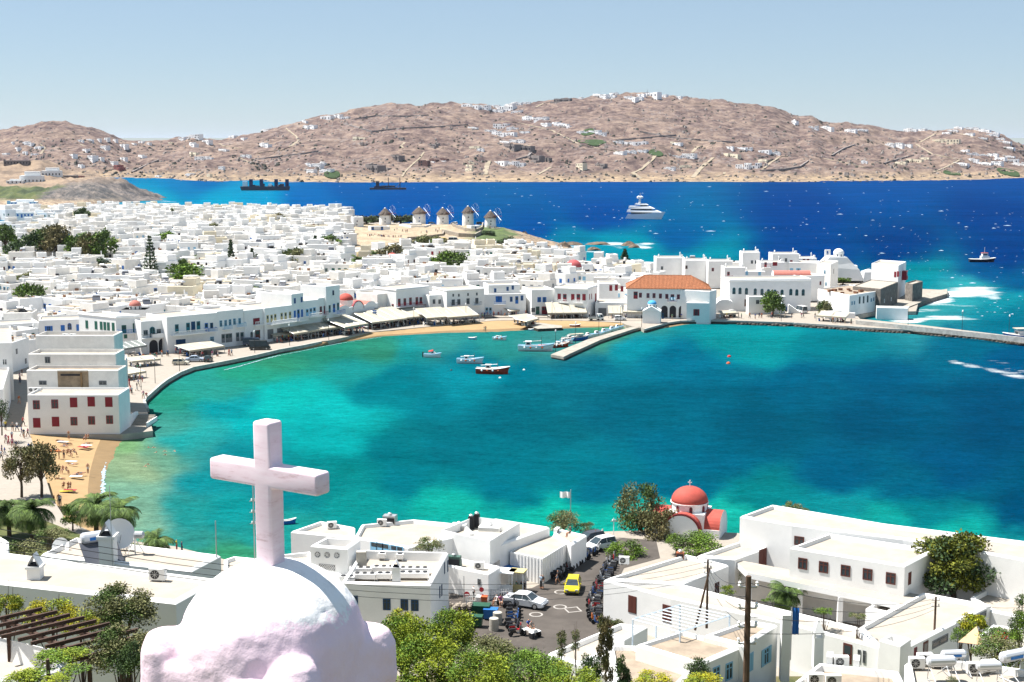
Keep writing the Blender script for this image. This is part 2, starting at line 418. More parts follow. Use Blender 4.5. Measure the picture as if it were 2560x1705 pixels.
def hfn(px, py, d):
 if d == 0:
  p = PZ(px, min(py, 470), -1.5); return p
 dc = PZ(px, min(interp_row(COAST, px)[0], 470), -1.5).y
 return PD(px, py, d + max(0, dc - 1836) * (2950 - d) / 1055)
dcs = [PZ(1280, 459, 0).y]
rows = [rowmix(0, 0), rowmix(.05, 1895), rowmix(.18, 2000), rowmix(.4, 2160), rowmix(.62, 2420), rowmix(.82, 2700), rowmix(1, 2950)]
me, hillb = patch(rows, -400, 2990, 6, (4, 8, 22, 22, 20, 18), hfn, 10, .008)
# back slope falls away behind the ridge
hm = bpy.data.materials.new('hill_scrub'); hm.use_nodes = True; m = hm; n = m.node_tree.nodes; l = m.node_tree.links; bs = n['Principled BSDF']
bs.inputs['Roughness'].default_value = 1; bs.inputs['Specular IOR Level'].default_value = .05
g = N('ShaderNodeNewGeometry')
def ramp(src, stops):
 r = N('ShaderNodeValToRGB'); e = r.color_ramp.elements
 while len(e) < len(stops): e.new(.5)
 for i, (p_, c_) in enumerate(stops): e[i].position = p_; e[i].color = (*c_, 1)
 l.new(src, r.inputs[0]); return r.outputs[0]
def mixc(f, a_, b_):
 x = N('ShaderNodeMix', data_type='RGBA')
 if isinstance(f, (int, float)): x.inputs[0].default_value = f
 else: l.new(f, x.inputs[0])
 for i, v_ in ((6, a_), (7, b_)):
  if isinstance(v_, tuple): x.inputs[i].default_value = (*v_, 1)
  else: l.new(v_, x.inputs[i])
 return x.outputs[2]
base = ramp(nz(.006, 6, (1, 1, 1), .65), [(.35, (.125, .08, .07)), (.5, (.175, .12, .10)), (.62, (.27, .195, .14))])
grain = ramp(nz(.05, 6, (1, 1, 1), .75), [(.4, (.035, .03, .036)), (.5, (.15, .112, .098)), (.62, (.31, .24, .19))])
c1 = mixc(.72, base, grain)
vor = N('ShaderNodeTexVoronoi'); vor.inputs['Scale'].default_value = .12; l.new(g.outputs['Position'], vor.inputs['Vector'])
rk = mrange(vor.outputs['Distance'], .0, .5, 1, 0); rkm = math_('MULTIPLY', rk, mrange(nz(.009, 5), .48, .62, 0, 1))
c2 = mixc(rkm, c1, (.25, .22, .21))
sx = N('ShaderNodeSeparateXYZ'); l.new(g.outputs['Position'], sx.inputs[0])
shore = mrange(math_('ADD', sx.outputs[2], math_('MULTIPLY', nz(.03, 5), 18)), 12, 22, 1, 0)
c2 = mixc(.22, c2, (.085, .06, .062)); c3 = mixc(shore, c2, ramp(nz(.07, 6, (1, 1, 2.5), .8), [(.36, (.09, .08, .075)), (.46, (.22, .165, .12)), (.64, (.38, .29, .19))]))
l.new(c3, bs.inputs['Base Color'])
bp = N('ShaderNodeBump'); bp.inputs['Strength'].default_value = 1; bp.inputs['Distance'].default_value = 2.2
l.new(math_('ADD', nz(.06, 8, (1, 1, 1), .75), math_('MULTIPLY', rkm, .3)), bp.inputs['Height']); l.new(bp.outputs[0], bs.inputs['Normal'])
me.materials.append(hm)
obj('hills', me, kind='structure')
# ============================================================ LAND
QZ = 1.1
def zt(x, y):
 """town ground height"""
 h = QZ + .03
 if y > 395: h += max(0, min(1, (y - 395) / 380)) * 6.5 * max(0, min(1, (60 - x) / 90))
 return h
EDGE = [(75,1085),(282,1086),(306,1086),(382,1077),(366,1020),(357,1003),(361,993),(376,980),(395,963),(415,948),(447,930),(480,917),(560,902),(640,886),(695,873),(752,863),(801,853),(823,851),(926,830),(1035,820),(1143,809),(1240,801),(1330,800),(1440,801),(1553,806),(1597,815),(1610,822),(1667,806),(1700,801),(1771,799),(1840,801),(1984,806),(2187,819),(2284,824),(2445,837),(2516,847),(2700,872)]
BACK = [(2700,862),(2516,838),(2300,812),(2150,797),(2142,788),(2190,780),(2290,778),(2300,742),(2345,741),(2372,731),(2366,725),(2300,722),(2270,712),(2200,700),(1900,688),(1500,686),(1440,668),(1395,652),(1330,640),(1290,632),(1100,600),(880,560),(600,553),(300,552),(60,556),(-420,560)]
quay = [tuple(PZ(x, y, QZ)[:2]) for x, y in EDGE]
backp = [tuple(PZ(x, y, QZ)[:2]) for x, y in BACK]
FRONTSH = [(110,1180),(128,1240),(165,1300),(235,1332),(330,1352),(440,1366),(560,1398),(720,1404),(1000,1384),(1300,1352),(1480,1330),(1620,1325),(1840,1332),(2000,1352),(2600,1450),(2900,1500)]
front = [tuple(PZ(x, y, 2.6)[:2]) for x, y in FRONTSH]
edgeb = [(190, 90), (160, -30), (-160, -30), (-160, 250)]
land = ccw(quay + backp + [(-260, 820), (-230, 250)] + edgeb[::-1][:1] + edgeb[::-1][1:] + front[::-1])
b = MB(); b.prism(land, -4, QZ, CONC, PAVE)
obj('ground', b.mesh(), kind='structure')
# white-washed coping and dark wet foot of the harbour wall
def strip_wall(pts, z0, z1, th, m, b):
 for p, q in zip(pts, pts[1:]):
  p = Vector(p[:2]); q = Vector(q[:2]); d = (q - p)
  if d.length < .01: continue
  d.normalize(); nrm = Vector((d.y, -d.x)) * th
  a_ = p - d * .05; c_ = q + d * .05
  vs = [(a_.x, a_.y, z0), (c_.x, c_.y, z0), (c_.x + nrm.x, c_.y + nrm.y, z0), (a_.x + nrm.x, a_.y + nrm.y, z0)]
  vs += [(v[0], v[1], z1) for v in vs]
  b.add(vs, [(0, 1, 5, 4), (1, 2, 6, 5), (2, 3, 7, 6), (3, 0, 4, 7), (4, 5, 6, 7)], m)
COPE = mat('lime_washed_stone', (.45, .44, .41), .9, .3, .9, .4, 4)
WETST = mat('wet_dark_stone', (.06, .055, .045), .6, .4, 1, .4, 3)
# harbour walls
qv = [Vector(p) for p in quay]
def qrange(i0, i1): return [quay[i] for i in range(i0, i1)]
b = MB(); strip_wall(qrange(4, 17), .3, QZ + .03, .5, COPE, b); strip_wall(qrange(4, 17), -2, .29, .62, WETST, b)
obj('harbour_wall', b.mesh(fix=True), label='curved pale stone harbour wall along the promenade below the shuttered waterfront houses', cat='wall')
b = MB(); strip_wall(qrange(26, 31) , QZ - .5, QZ + .02, .4, COPE, b); strip_wall(qrange(26, 31), -2, QZ - .51, .5, WETST, b)
obj('harbour_wall', b.mesh(fix=True), label='dark harbour wall between the blue domed chapel and the square before the school', cat='wall')
b = MB(); strip_wall(qrange(30, 37), QZ - .5, QZ + .02, .4, COPE, b); strip_wall(qrange(30, 37), -2, QZ - .51, .5, WETST, b)
rnd = random.Random(3)
for i in range(30, 36):
 p, q = qv[i], qv[i + 1]; L = (q - p).length
 for k in range(int(L / 1.1)):
  c = p.lerp(q, (k + .5) / (L / 1.1)); s_ = rnd.uniform(.4, .9)
  M_ = T(c.x, c.y - .7, rnd.uniform(-.2, .35), rnd.uniform(0, 3), s_)
  b.lathe([(.5, -.6), (1, -.2), (.9, .3), (.3, .6)], WETST, 6, M_)
obj('breakwater_quay', b.mesh(fix=True), label='long low quay of dark boulders running out to the moored ferry', cat='quay')
# pier
pc = [PZ(x, y, 1.0) for x, y in [(1377,886),(1409,892),(1425,884),(1500,850),(1585,822),(1640,810),(1600,812),(1560,822),(1470,848)]]
b = MB(); pl = ccw([tuple(p[:2]) for p in [pc[0], pc[1], pc[2], pc[3], pc[4], pc[5], pc[6], pc[7], pc[8]]])
PIERM = mat('pier_concrete', (.34, .31, .265), .9, .3, .6)
b.prism(pl, .35, 1.0, PIERM, PIERM); b.prism(inset(pl, .12), -3, .35, WETST)
obj('stone_pier', b.mesh(), label='straight narrow stone pier with fishing boats moored along its left side', cat='pier')
# bollards / mooring lamps on pier added later
# stepped platform at left end of harbour wall
# timber landing on the town beach
b = MB(); pl = ccw([tuple(PZ(x, y, .8)[:2]) for x, y in [(1268,805),(1300,808),(1345,822),(1405,819),(1405,814),(1330,804),(1310,799)]])
b.prism(pl, -1, .8, WETST, PIERM)
obj('landing_stage', b.mesh(), label='low concrete landing stage on the town beach under a canopy', cat='jetty')
b = MB(); pl = ccw([tuple(PZ(x, y, QZ)[:2]) for x, y in [(1553,806),(1567,812),(1594,819),(1600,815),(1610,808)]])
b.prism(pl, -1, QZ - .02, STONE, PAVE); obj('stone_ramp', b.mesh(), label='little paved stone ramp joining the beach to the foot of the pier', cat='ramp')

# ---- beaches: strips from the quay foot down below the water
def beach(name, up, dn, z0, z1, label):
 n = max(len(up), len(dn)); b = MB(); U = resamp([PZ(x, y, z0) for x, y in up], 60); D = resamp([PZ(x, y, 0) for x, y in dn], 60)
 rows_ = []
 for t, f in ((-.06, None), (0, 0), (.25, .3), (.5, .62), (.75, .84), (1, 1.), (1.25, 1.25)):
  r = []
  for i, (u, d) in enumerate(zip(U, D)):
   p = u.lerp(d, t); p.z = (z0 if t <= 0 else z0 + (z1 - z0) * t) + .06 * noise.noise(Vector((p.x * .4, p.y * .4, 0)))
   if t > 1: p.z = -.6
   r.append(p)
  rows_.append(r)
 vs = [tuple(p) for r in rows_ for p in r]; k = 60
 for j in range(len(rows_) - 1):
  mm = WETSAND if j >= 4 else SAND
  for i in range(k - 1):
   a_, b_, c_, d_ = j * k + i, j * k + i + 1, (j + 1) * k + i + 1, (j + 1) * k + i
   b.f.append([a_, b_, c_, d_]); b.m.append(b.mi(mm))
 b.v = vs
 me = b.mesh(smooth=True, fix=True)
 if sum(p.normal.z * p.area for p in me.polygons) < 0: me.flip_normals()
 obj(name, me, kind='structure')
def resamp(pts, n):
 L = [0]
 for a_, b_ in zip(pts, pts[1:]): L.append(L[-1] + (b_ - a_).length)
 out = []; j = 0
 for i in range(n):
  s_ = L[-1] * i / (n - 1)
  while j < len(L) - 2 and L[j + 1] < s_: j += 1
  t = (s_ - L[j]) / max(L[j + 1] - L[j], 1e-6); out.append(pts[j].lerp(pts[j + 1], min(t, 1)))
 return out
beach('beach', [(735,867),(801,853),(823,851),(926,830),(1035,820),(1143,809),(1240,801),(1330,800),(1440,801),(1553,806),(1600,816)],
      [(700,884),(752,876),(845,857),(953,841),(1116,832),(1240,830),(1336,824),(1440,820),(1530,817),(1570,816),(1600,816)], QZ - .06, -.02, '')
beach('beach', [(75,1084),(85,1130),(100,1190),(118,1240),(150,1290),(190,1325)],
      [(315,1090),(290,1130),(268,1180),(256,1230),(252,1290),(275,1350)], QZ - .03, -.02, '')
beach('beach', [(1667,806),(1720,800),(1790,800)], [(1655,822),(1710,812),(1790,806)], .6, -.05, '')
# line of surf on the two beaches
def surfline(pts, w, label):
 P = resamp([PZ(x, y, .05) for x, y in pts], 70); b = MB(); rn = random.Random(len(pts)); vs = []
 for i, p in enumerate(P):
  d = (P[min(i + 1, 69)] - P[max(i - 1, 0)]).normalized(); nn = Vector((d.y, -d.x, 0))
  o = nn * rn.uniform(-.5, .5) * w; ww = w * rn.uniform(.25, 1.1)
  vs += [p + o - nn * ww, p + o + nn * ww]
 for v in vs: v.z = .06
 b.add(vs, [(2 * i, 2 * i + 1, 2 * i + 3, 2 * i + 2) for i in range(69)], FOAM)
 me = b.mesh(fix=True)
 if me.polygons[0].normal.z < 0: me.flip_normals()
 obj('surf_foam', me, kind='stuff', label=label, cat='foam')
surfline([(262,1120),(260,1150),(258,1190),(256,1235)], .38, 'white foam of a small wave breaking on the bathing beach')
surfline([(700,888),(752,878),(845,859),(953,843)], .12, 'thin line of foam along the curved town beach')
surfline([(560,925),(600,915),(660,898),(700,888)], .25, 'broken foam at the foot of the curved harbour wall')

# ---- town rise
b = MB(); me = None
gx = np.arange(-260, 130, 6.0); gy = np.arange(396, 900, 6.0); ok = {}
outl = ccw(quay[12:30] + backp[12:] + [(-260, 820), (-230, 250)])
vs = []; idx = {}
for j, y in enumerate(gy):
 for i, x in enumerate(gx):
  if inpoly(x, y, outl): idx[i, j] = len(vs); vs.append((x, y, zt(x, y) + (.012 if zt(x, y) < QZ + .04 else 0)))
fs = [(idx[i, j], idx[i + 1, j], idx[i + 1, j + 1], idx[i, j + 1]) for (i, j) in idx if (i + 1, j) in idx and (i, j + 1) in idx and (i + 1, j + 1) in idx and max(vs[idx[i, j]][2], vs[idx[i + 1, j + 1]][2]) > QZ + .06]
b.add(vs, fs, PAVE); obj('town_slope', b.mesh(smooth=True), kind='structure')

# ---- windmill knoll
def zfn(px, py, z): return PZ(px, py, z)
KN = [[(865,634,4.4),(1200,632,4),(1290,628,2.5),(1380,624,1),(1432,623,-1)],
      [(865,606,6.8),(1200,606,7.),(1250,602,6),(1300,604,4),(1360,609,2.5),(1433,621.5,-.4)],
      [(865,582,7.9),(1220,577,8.2),(1260,576,8),(1300,585,6.5),(1350,598,3),(1434,620,-.2)],
      [(865,559,8.3),(1215,563,8.6),(1262,571,7.6),(1310,583,5.8),(1360,597,2),(1435,619,-.2)],
      [(865,575,-2),(1215,585,-2),(1262,592,-2),(1310,600,-2),(1360,609,-2),(1435,621,-2)]]
me, knb = patch(KN, 862, 1434, 3.2, (14, 14, 14, 3), zfn, .55, .09, False)
m = bpy.data.materials.new('knoll_earth'); m.use_nodes = True; n = m.node_tree.nodes; l = m.node_tree.links; bs = n['Principled BSDF']; bs.inputs['Roughness'].default_value = 1
g = N('ShaderNodeNewGeometry'); sx = N('ShaderNodeSeparateXYZ'); l.new(g.outputs['Position'], sx.inputs[0])
sand_ = ramp(nz(.12, 6, (1, 1, 1), .7), [(.4, (.26, .20, .135)), (.6, (.38, .305, .21))])
rock_ = ramp(nz(.22, 7, (1, 1, 2), .8), [(.4, (.10, .085, .07)), (.5, (.26, .19, .13)), (.65, (.38, .29, .2))])
grs_ = ramp(nz(.25, 6, (1, 1, 1), .75), [(.4, (.05, .075, .025)), (.6, (.09, .13, .035))])
gm = math_('MULTIPLY', mrange(math_('ADD', sx.outputs[0], math_('MULTIPLY', nz(.06, 4), 26)), -12, -2, 0, 1), mrange(math_('ADD', sx.outputs[0], math_('MULTIPLY', nz(.1, 4), 30)), 12, 20, 1, 0))
c_ = mixc(mrange(sx.outputs[0], -8, 2, 0, 1), sand_, rock_); c_ = mixc(gm, c_, grs_)
l.new(c_, bs.inputs['Base Color'])
bp = N('ShaderNodeBump'); bp.inputs['Strength'].default_value = .8; bp.inputs['Distance'].default_value = 1.2; l.new(nz(.25, 8, (1, 1, 1), .75), bp.inputs['Height']); l.new(bp.outputs[0], bs.inputs['Normal'])
me.materials.append(m); obj('knoll', me, kind='structure')
# rocks breaking the surface off the point
rnd = random.Random(11)
def rock(px, py, w, h, lab, grp=None):
 b = MB(); p = PZ(px, py, 0); k = 9; rings = []
 for j, (rr, z) in enumerate(((1.05, -1), (1, 0), (.8, .45), (.45, .85), (.12, 1))):
  rings.append([(cos(2 * pi * i / k) * w * rr * rnd.uniform(.8, 1.15), sin(2 * pi * i / k) * w * .6 * rr * rnd.uniform(.8, 1.15), z * h * rnd.uniform(.8, 1.1)) for i in range(k)])
 b.loft(rings, mat('sea_rock', (.17, .125, .09), .85, .45, .5, .5, 2)); obj('sea_rock', b.mesh(fix=True), loc=p, label=lab, cat='rock', group=grp)
for px, py, w, h, lab in [(1570,614,4,2.2,'pointed dark rock among breakers, outermost off the windmill point'),(1586,619,3,1.8,'small dark rock just right of the pointed outermost rock'),(1484,626,3.6,1.8,'round dark rock awash nearest the seaside houses'),(1497,611,7,1.4,'long flat dark reef awash beyond the windmill point'),(1430,612,6,1.6,'flat brown rock at the very tip of the windmill point'),(1408,619,4,3,'dark boulder at the foot of the windmill point'),(1395,640,5,1.6,'dark shore rock below the seaside white house'),(1312,600,4,4.6,'dark cleft boulder high on the windmill point')]:
 rock(px, py, w, h, lab)

# ---- headland on the left with sea cliff, and the coast behind it
HB = [(-400,524),(0,519),(73,519),(150,518),(219,515),(292,509),(360,506),(414,504),(420,503)]
def rowz(l_, d): return [(x, y, d) for x, y in l_]
H0 = rowz(HB, 0)
H1 = rowz([(-400,510),(0,508),(73,507),(150,505),(190,500),(219,488),(292,482),(350,494),(390,500),(420,503)], 1205)
H2 = rowz([(-400,474),(0,473),(110,466),(170,461),(256,453),(310,450),(330,460),(347,471),(387,491),(414,502),(420,503)], 1255)
H3 = rowz([(-400,450),(0,450),(110,452),(170,452),(256,451),(300,452),(330,466),(420,506)], 1325)
H4 = rowz([(-400,402),(0,402),(102,402),(130,410),(164,424),(256,444),(290,456),(330,470),(420,510)], 1450)
H5 = rowz([(-400,430),(102,430),(256,460),(420,520)], 1560)
def hd(px, py, d):
 if d == 0: return PZ(px, py, -.8)
 return PD(px, py, d + max(0, PZ(px, interp_row(HB, px)[0], -.8).y - 1172))
me, headb = patch([H0, H1, H2, H3, H4, H5], -400, 420, 3, (10, 14, 6, 10, 3), hd, 3.6, .03, True)
m = bpy.data.materials.new('headland_earth'); m.use_nodes = True; n = m.node_tree.nodes; l = m.node_tree.links; bs = n['Principled BSDF']; bs.inputs['Roughness'].default_value = 1
g = N('ShaderNodeNewGeometry'); sx = N('ShaderNodeSeparateXYZ'); l.new(g.outputs['Position'], sx.inputs[0]); sn = N('ShaderNodeSeparateXYZ'); l.new(g.outputs['True Normal'], sn.inputs[0])
soil = ramp(nz(.03, 6, (1, 1, 1), .7), [(.38, (.08, .06, .045)), (.5, (.19, .135, .095)), (.62, (.26, .19, .13))])
grass_ = ramp(nz(.05, 6, (1, 1, 1), .7), [(.42, (.03, .045, .018)), (.55, (.075, .095, .03)), (.7, (.14, .105, .055))])
cliff = ramp(nz(.08, 7, (1, 1, .4), .8), [(.4, (.03, .032, .04)), (.52, (.10, .088, .085)), (.68, (.26, .21, .18))])
c_ = mixc(mrange(math_('ADD', sx.outputs[1], math_('MULTIPLY', nz(.03, 3), 30)), 1272, 1288, 0, 1), grass_, soil)
c_ = mixc(math_('MULTIPLY', mrange(math_('ADD', sx.outputs[0], math_('MULTIPLY', nz(.04, 5), 80)), -374, -362, 0, 1), mrange(math_('ADD', sx.outputs[2], math_('MULTIPLY', nz(.05, 5), 10)), 19, 25, .95, .2)), c_, cliff)
c_ = mixc(math_('MULTIPLY', mrange(sx.outputs[0], -358, -345, 1, 0), mrange(math_('ADD', sx.outputs[2], math_('MULTIPLY', nz(.1, 4), 4)), 4, 6.5, 1, 0)), c_, ramp(nz(.15, 6, (1, 1, 2), .8), [(.42, (.16, .11, .08)), (.55, (.33, .26, .18))]))
l.new(c_, bs.inputs['Base Color'])
bp = N('ShaderNodeBump'); bp.inputs['Strength'].default_value = 1; bp.inputs['Distance'].default_value = 1.0; l.new(nz(.09, 8, (1, 1, .5), .8), bp.inputs['Height']); l.new(bp.outputs[0], bs.inputs['Normal'])
me.materials.append(m); obj('headland', me, kind='structure')
surfline([(219,516),(292,511),(360,507),(420,504)], 1.6, 'white foam along the foot of the dark sea cliff')
surfline([(420,503),(400,502),(440,505)], 1.2, 'white foam off the tip of the dark headland')

# ---- hillside near the camera
def zg(x, y):
 pts = [(-40, 45), (8, 44.2), (15, 42.5), (40, 31), (55, 26.5), (72, 22), (90, 15.3), (104, 10.3), (116, 5.5), (122, 2.7), (300, 2.7)]
 r = interp_row(pts, y)[0]
 return r + (0.6 * noise.noise(Vector((x * .1, y * .1, 0))) if y < 118 else 0)
gx = np.arange(-110, 131, 3.0); gy = np.arange(-28, 126, 3.0)
vs = [(x, y, zg(x, y)) for y in gy for x in gx]; k = len(gx)
fs = [(j * k + i, j * k + i + 1, (j + 1) * k + i + 1, (j + 1) * k + i) for j in range(len(gy) - 1) for i in range(k - 1)]
b = MB(); b.add(vs, fs, mat('dry_hillside', (.13, .11, .05), 1, .5, .25, .5, 2, col2=(.05, .06, .02)))
obj('hillside', b.mesh(smooth=True), kind='structure')
ROADZ = 2.63
def flat(name, pts, z, m, th=None, label=None, cat=None):
 b = MB(); pl = ccw([tuple(PZ(x, y, z)[:2]) for x, y in pts])
 if th: b.prism(pl, z - th, z, m)
 else: b.add([(x, y, z) for x, y in pl], tess(pl), m)
 return obj(name, b.mesh(), kind=None if label else 'structure', label=label, cat=cat)
fl = ccw(front + [(190, 90), (130, 118), (-160, 118), (-160, PZ(20, 1250, 2.6).y)])
b = MB(); b.prism(fl, -3, 2.6, CONC, PAVE); obj('shore_ground', b.mesh(), kind='structure')
flat('road', [(1130,1478),(1200,1480),(1330,1470),(1395,1438),(1470,1395),(1500,1372),(1440,1362),(1480,1350),(1560,1345),(1640,1350),(1650,1395),(1560,1420),(1530,1480),(1520,1545),(1600,1600),(1560,1720),(1300,1760),(1240,1700),(1190,1600),(1150,1560),(1100,1540)], ROADZ, ASPHALT)
for q in [(1380,1498),(1402,1480),(1340,1536)]:
 b = MB(); k = 16
 for r0, r1, mm in ((.55, .75, mat('road_paint', (.3, .28, .26), .8)), (0, .5, ASPHALT)):
  vs = [(r_ * cos(2 * pi * i / k), r_ * sin(2 * pi * i / k), 0) for r_ in (r0, r1) for i in range(k)]
  b.add(vs, [(i, (i + 1) % k, k + (i + 1) % k, k + i) for i in range(k)] if r0 else [tuple(range(k, 2 * k))], mm)
 if q == (1380,1498): q = (1400,1517)
 obj('manhole_cover', b.mesh(fix=True), loc=PZ(*q, ROADZ + .006), label={(1400,1517): 'round manhole cover ringed with pale paint, middle one in the road', (1402,1480): 'round manhole cover behind the yellow car path, farthest up the road', (1340,1536): 'round manhole cover ringed with pale paint beside the silver sedan'}[q], cat='manhole cover')
b = MB(); pm = MATS['road_paint']; flat('garden', [(-200,1292),(100,1296),(200,1336),(330,1356),(470,1388),(440,1430),(-200,1440)], 2.64, mat('garden_earth', (.11, .11, .04), 1, .5, .4, .5, 2, col2=(.05, .07, .02)))
for (x0, y0, x1, y1) in ((-.8, -.8, .8, -.62), (-.8, .62, .8, .8), (-.8, -.62, -.62, .62), (.62, -.62, .8, .62)):
 b.add([(x0, y0, 0), (x1, y0, 0), (x1, y1, 0), (x0, y1, 0)], [(0, 1, 2, 3)], pm)
obj('road_marking', b.mesh(), loc=PZ(1432, 1524, ROADZ + .006), rz=.3, kind='structure')
# ============================================================ WINDOWS, BUILDINGS
WM = {}
def winmesh(w, h, style):
 """style: colour letter + kind: '' glazed with frame, 's' closed shutters, 'o' open shutters beside glass, 'd' door, 'a' arched glazed, 'A' open arch"""
 key = (round(w, 1), round(h, 1), style)
 if key in WM: return WM[key]
 b = MB(); c = WCOL[style[0]]; k = style[1:] or 'g'; w2 = w / 2; h2 = h / 2
 if k in ('a', 'A'):
  def arch(s, y0):
   pts = [(-w2 * s, -h2), (w2 * s, -h2)] + [(w2 * s * cos(a), h2 - w2 + w2 * s * sin(a)) for a in [pi * i / 8 for i in range(9)]]
   return pts
  def sheet(pts, y, m): 
   b.add([(x, y, z) for x, z in pts], [tuple(range(len(pts)))], m)
  o = arch(1.0, 0); i_ = arch(.8, 0); n_ = len(o)
  if k == 'a':
   vs = [(x, -.05, z) for x, z in o] + [(x, -.05, z) for x, z in i_] + [(x, .0, z) for x, z in o]
   b.add(vs, [(q, (q + 1) % n_, n_ + (q + 1) % n_, n_ + q) for q in range(n_)] + [((q + 1) % n_, q, 2 * n_ + q, 2 * n_ + (q + 1) % n_) for q in range(n_)], c)
   sheet(i_, -.02, GLASS); b.box((-.04, -.045, -h2), (.04, -.021, h2 - .05), c); b.box((-w2 * .8, -.045, -.05), (w2 * .8, -.021, .03), c)
  else:
   sheet(o, -.02, DARK)
   vs = [(x * 1.12, -.05, z) for x, z in o] + [(x, -.05, z) for x, z in o]
   b.add(vs, [(q, (q + 1) % n_, n_ + (q + 1) % n_, n_ + q) for q in range(2, n_ - 1)], PLASTER)
 elif k == 's':
  b.box((-w2, -.05, -h2), (-.02, .0, h2), c); b.box((.02, -.05, -h2), (w2, .0, h2), c); b.box((-w2 - .05, -.03, -h2 - .05), (w2 + .05, -.001, h2 + .05), c)
 elif k == 'd':
  b.box((-w2, -.05, -h2), (w2, 0, h2), c); b.box((-w2 * .7, -.06, 0), (w2 * .7, -.051, h2 * .8), GLASS if h < 2.4 or c is WCOL['y'] else c); b.box((-w2 * .7, -.065, -h2 * .85), (w2 * .7, -.051, -.15), c)
 else:
  f = min(.12, w * .12)
  for x0, z0, x1, z1 in ((-w2, -h2, -w2 + f, h2), (w2 - f, -h2, w2, h2), (-w2 + f, -h2, w2 - f, -h2 + f), (-w2 + f, h2 - f, w2 - f, h2), (-f / 2, -h2 + f, f / 2, h2 - f), (-w2 + f, h2 * .3, -f / 2, h2 * .3 + f * .7), (f / 2, h2 * .3, w2 - f, h2 * .3 + f * .7)):
   b.box((x0, -.05, z0), (x1, 0, z1), c)
  b.box((-w2 + f, -.02, -h2 + f), (w2 - f, -.001, h2 - f), GLASS)
  if k == 'o':
   b.box((-w2 * 1.9, -.07, -h2), (-w2 - .02, -.02, h2), c); b.box((w2 + .02, -.07, -h2), (w2 * 1.9, -.02, h2), c)
  if k == 'q':
   b.box((-w2 - .12, -.16, -h2 - .12), (w2 + .12, 0, -h2 - .01), PLASTER)
 me = b.mesh('window'); WM[key] = me; return me
BLD = []
ROOFTOP = []
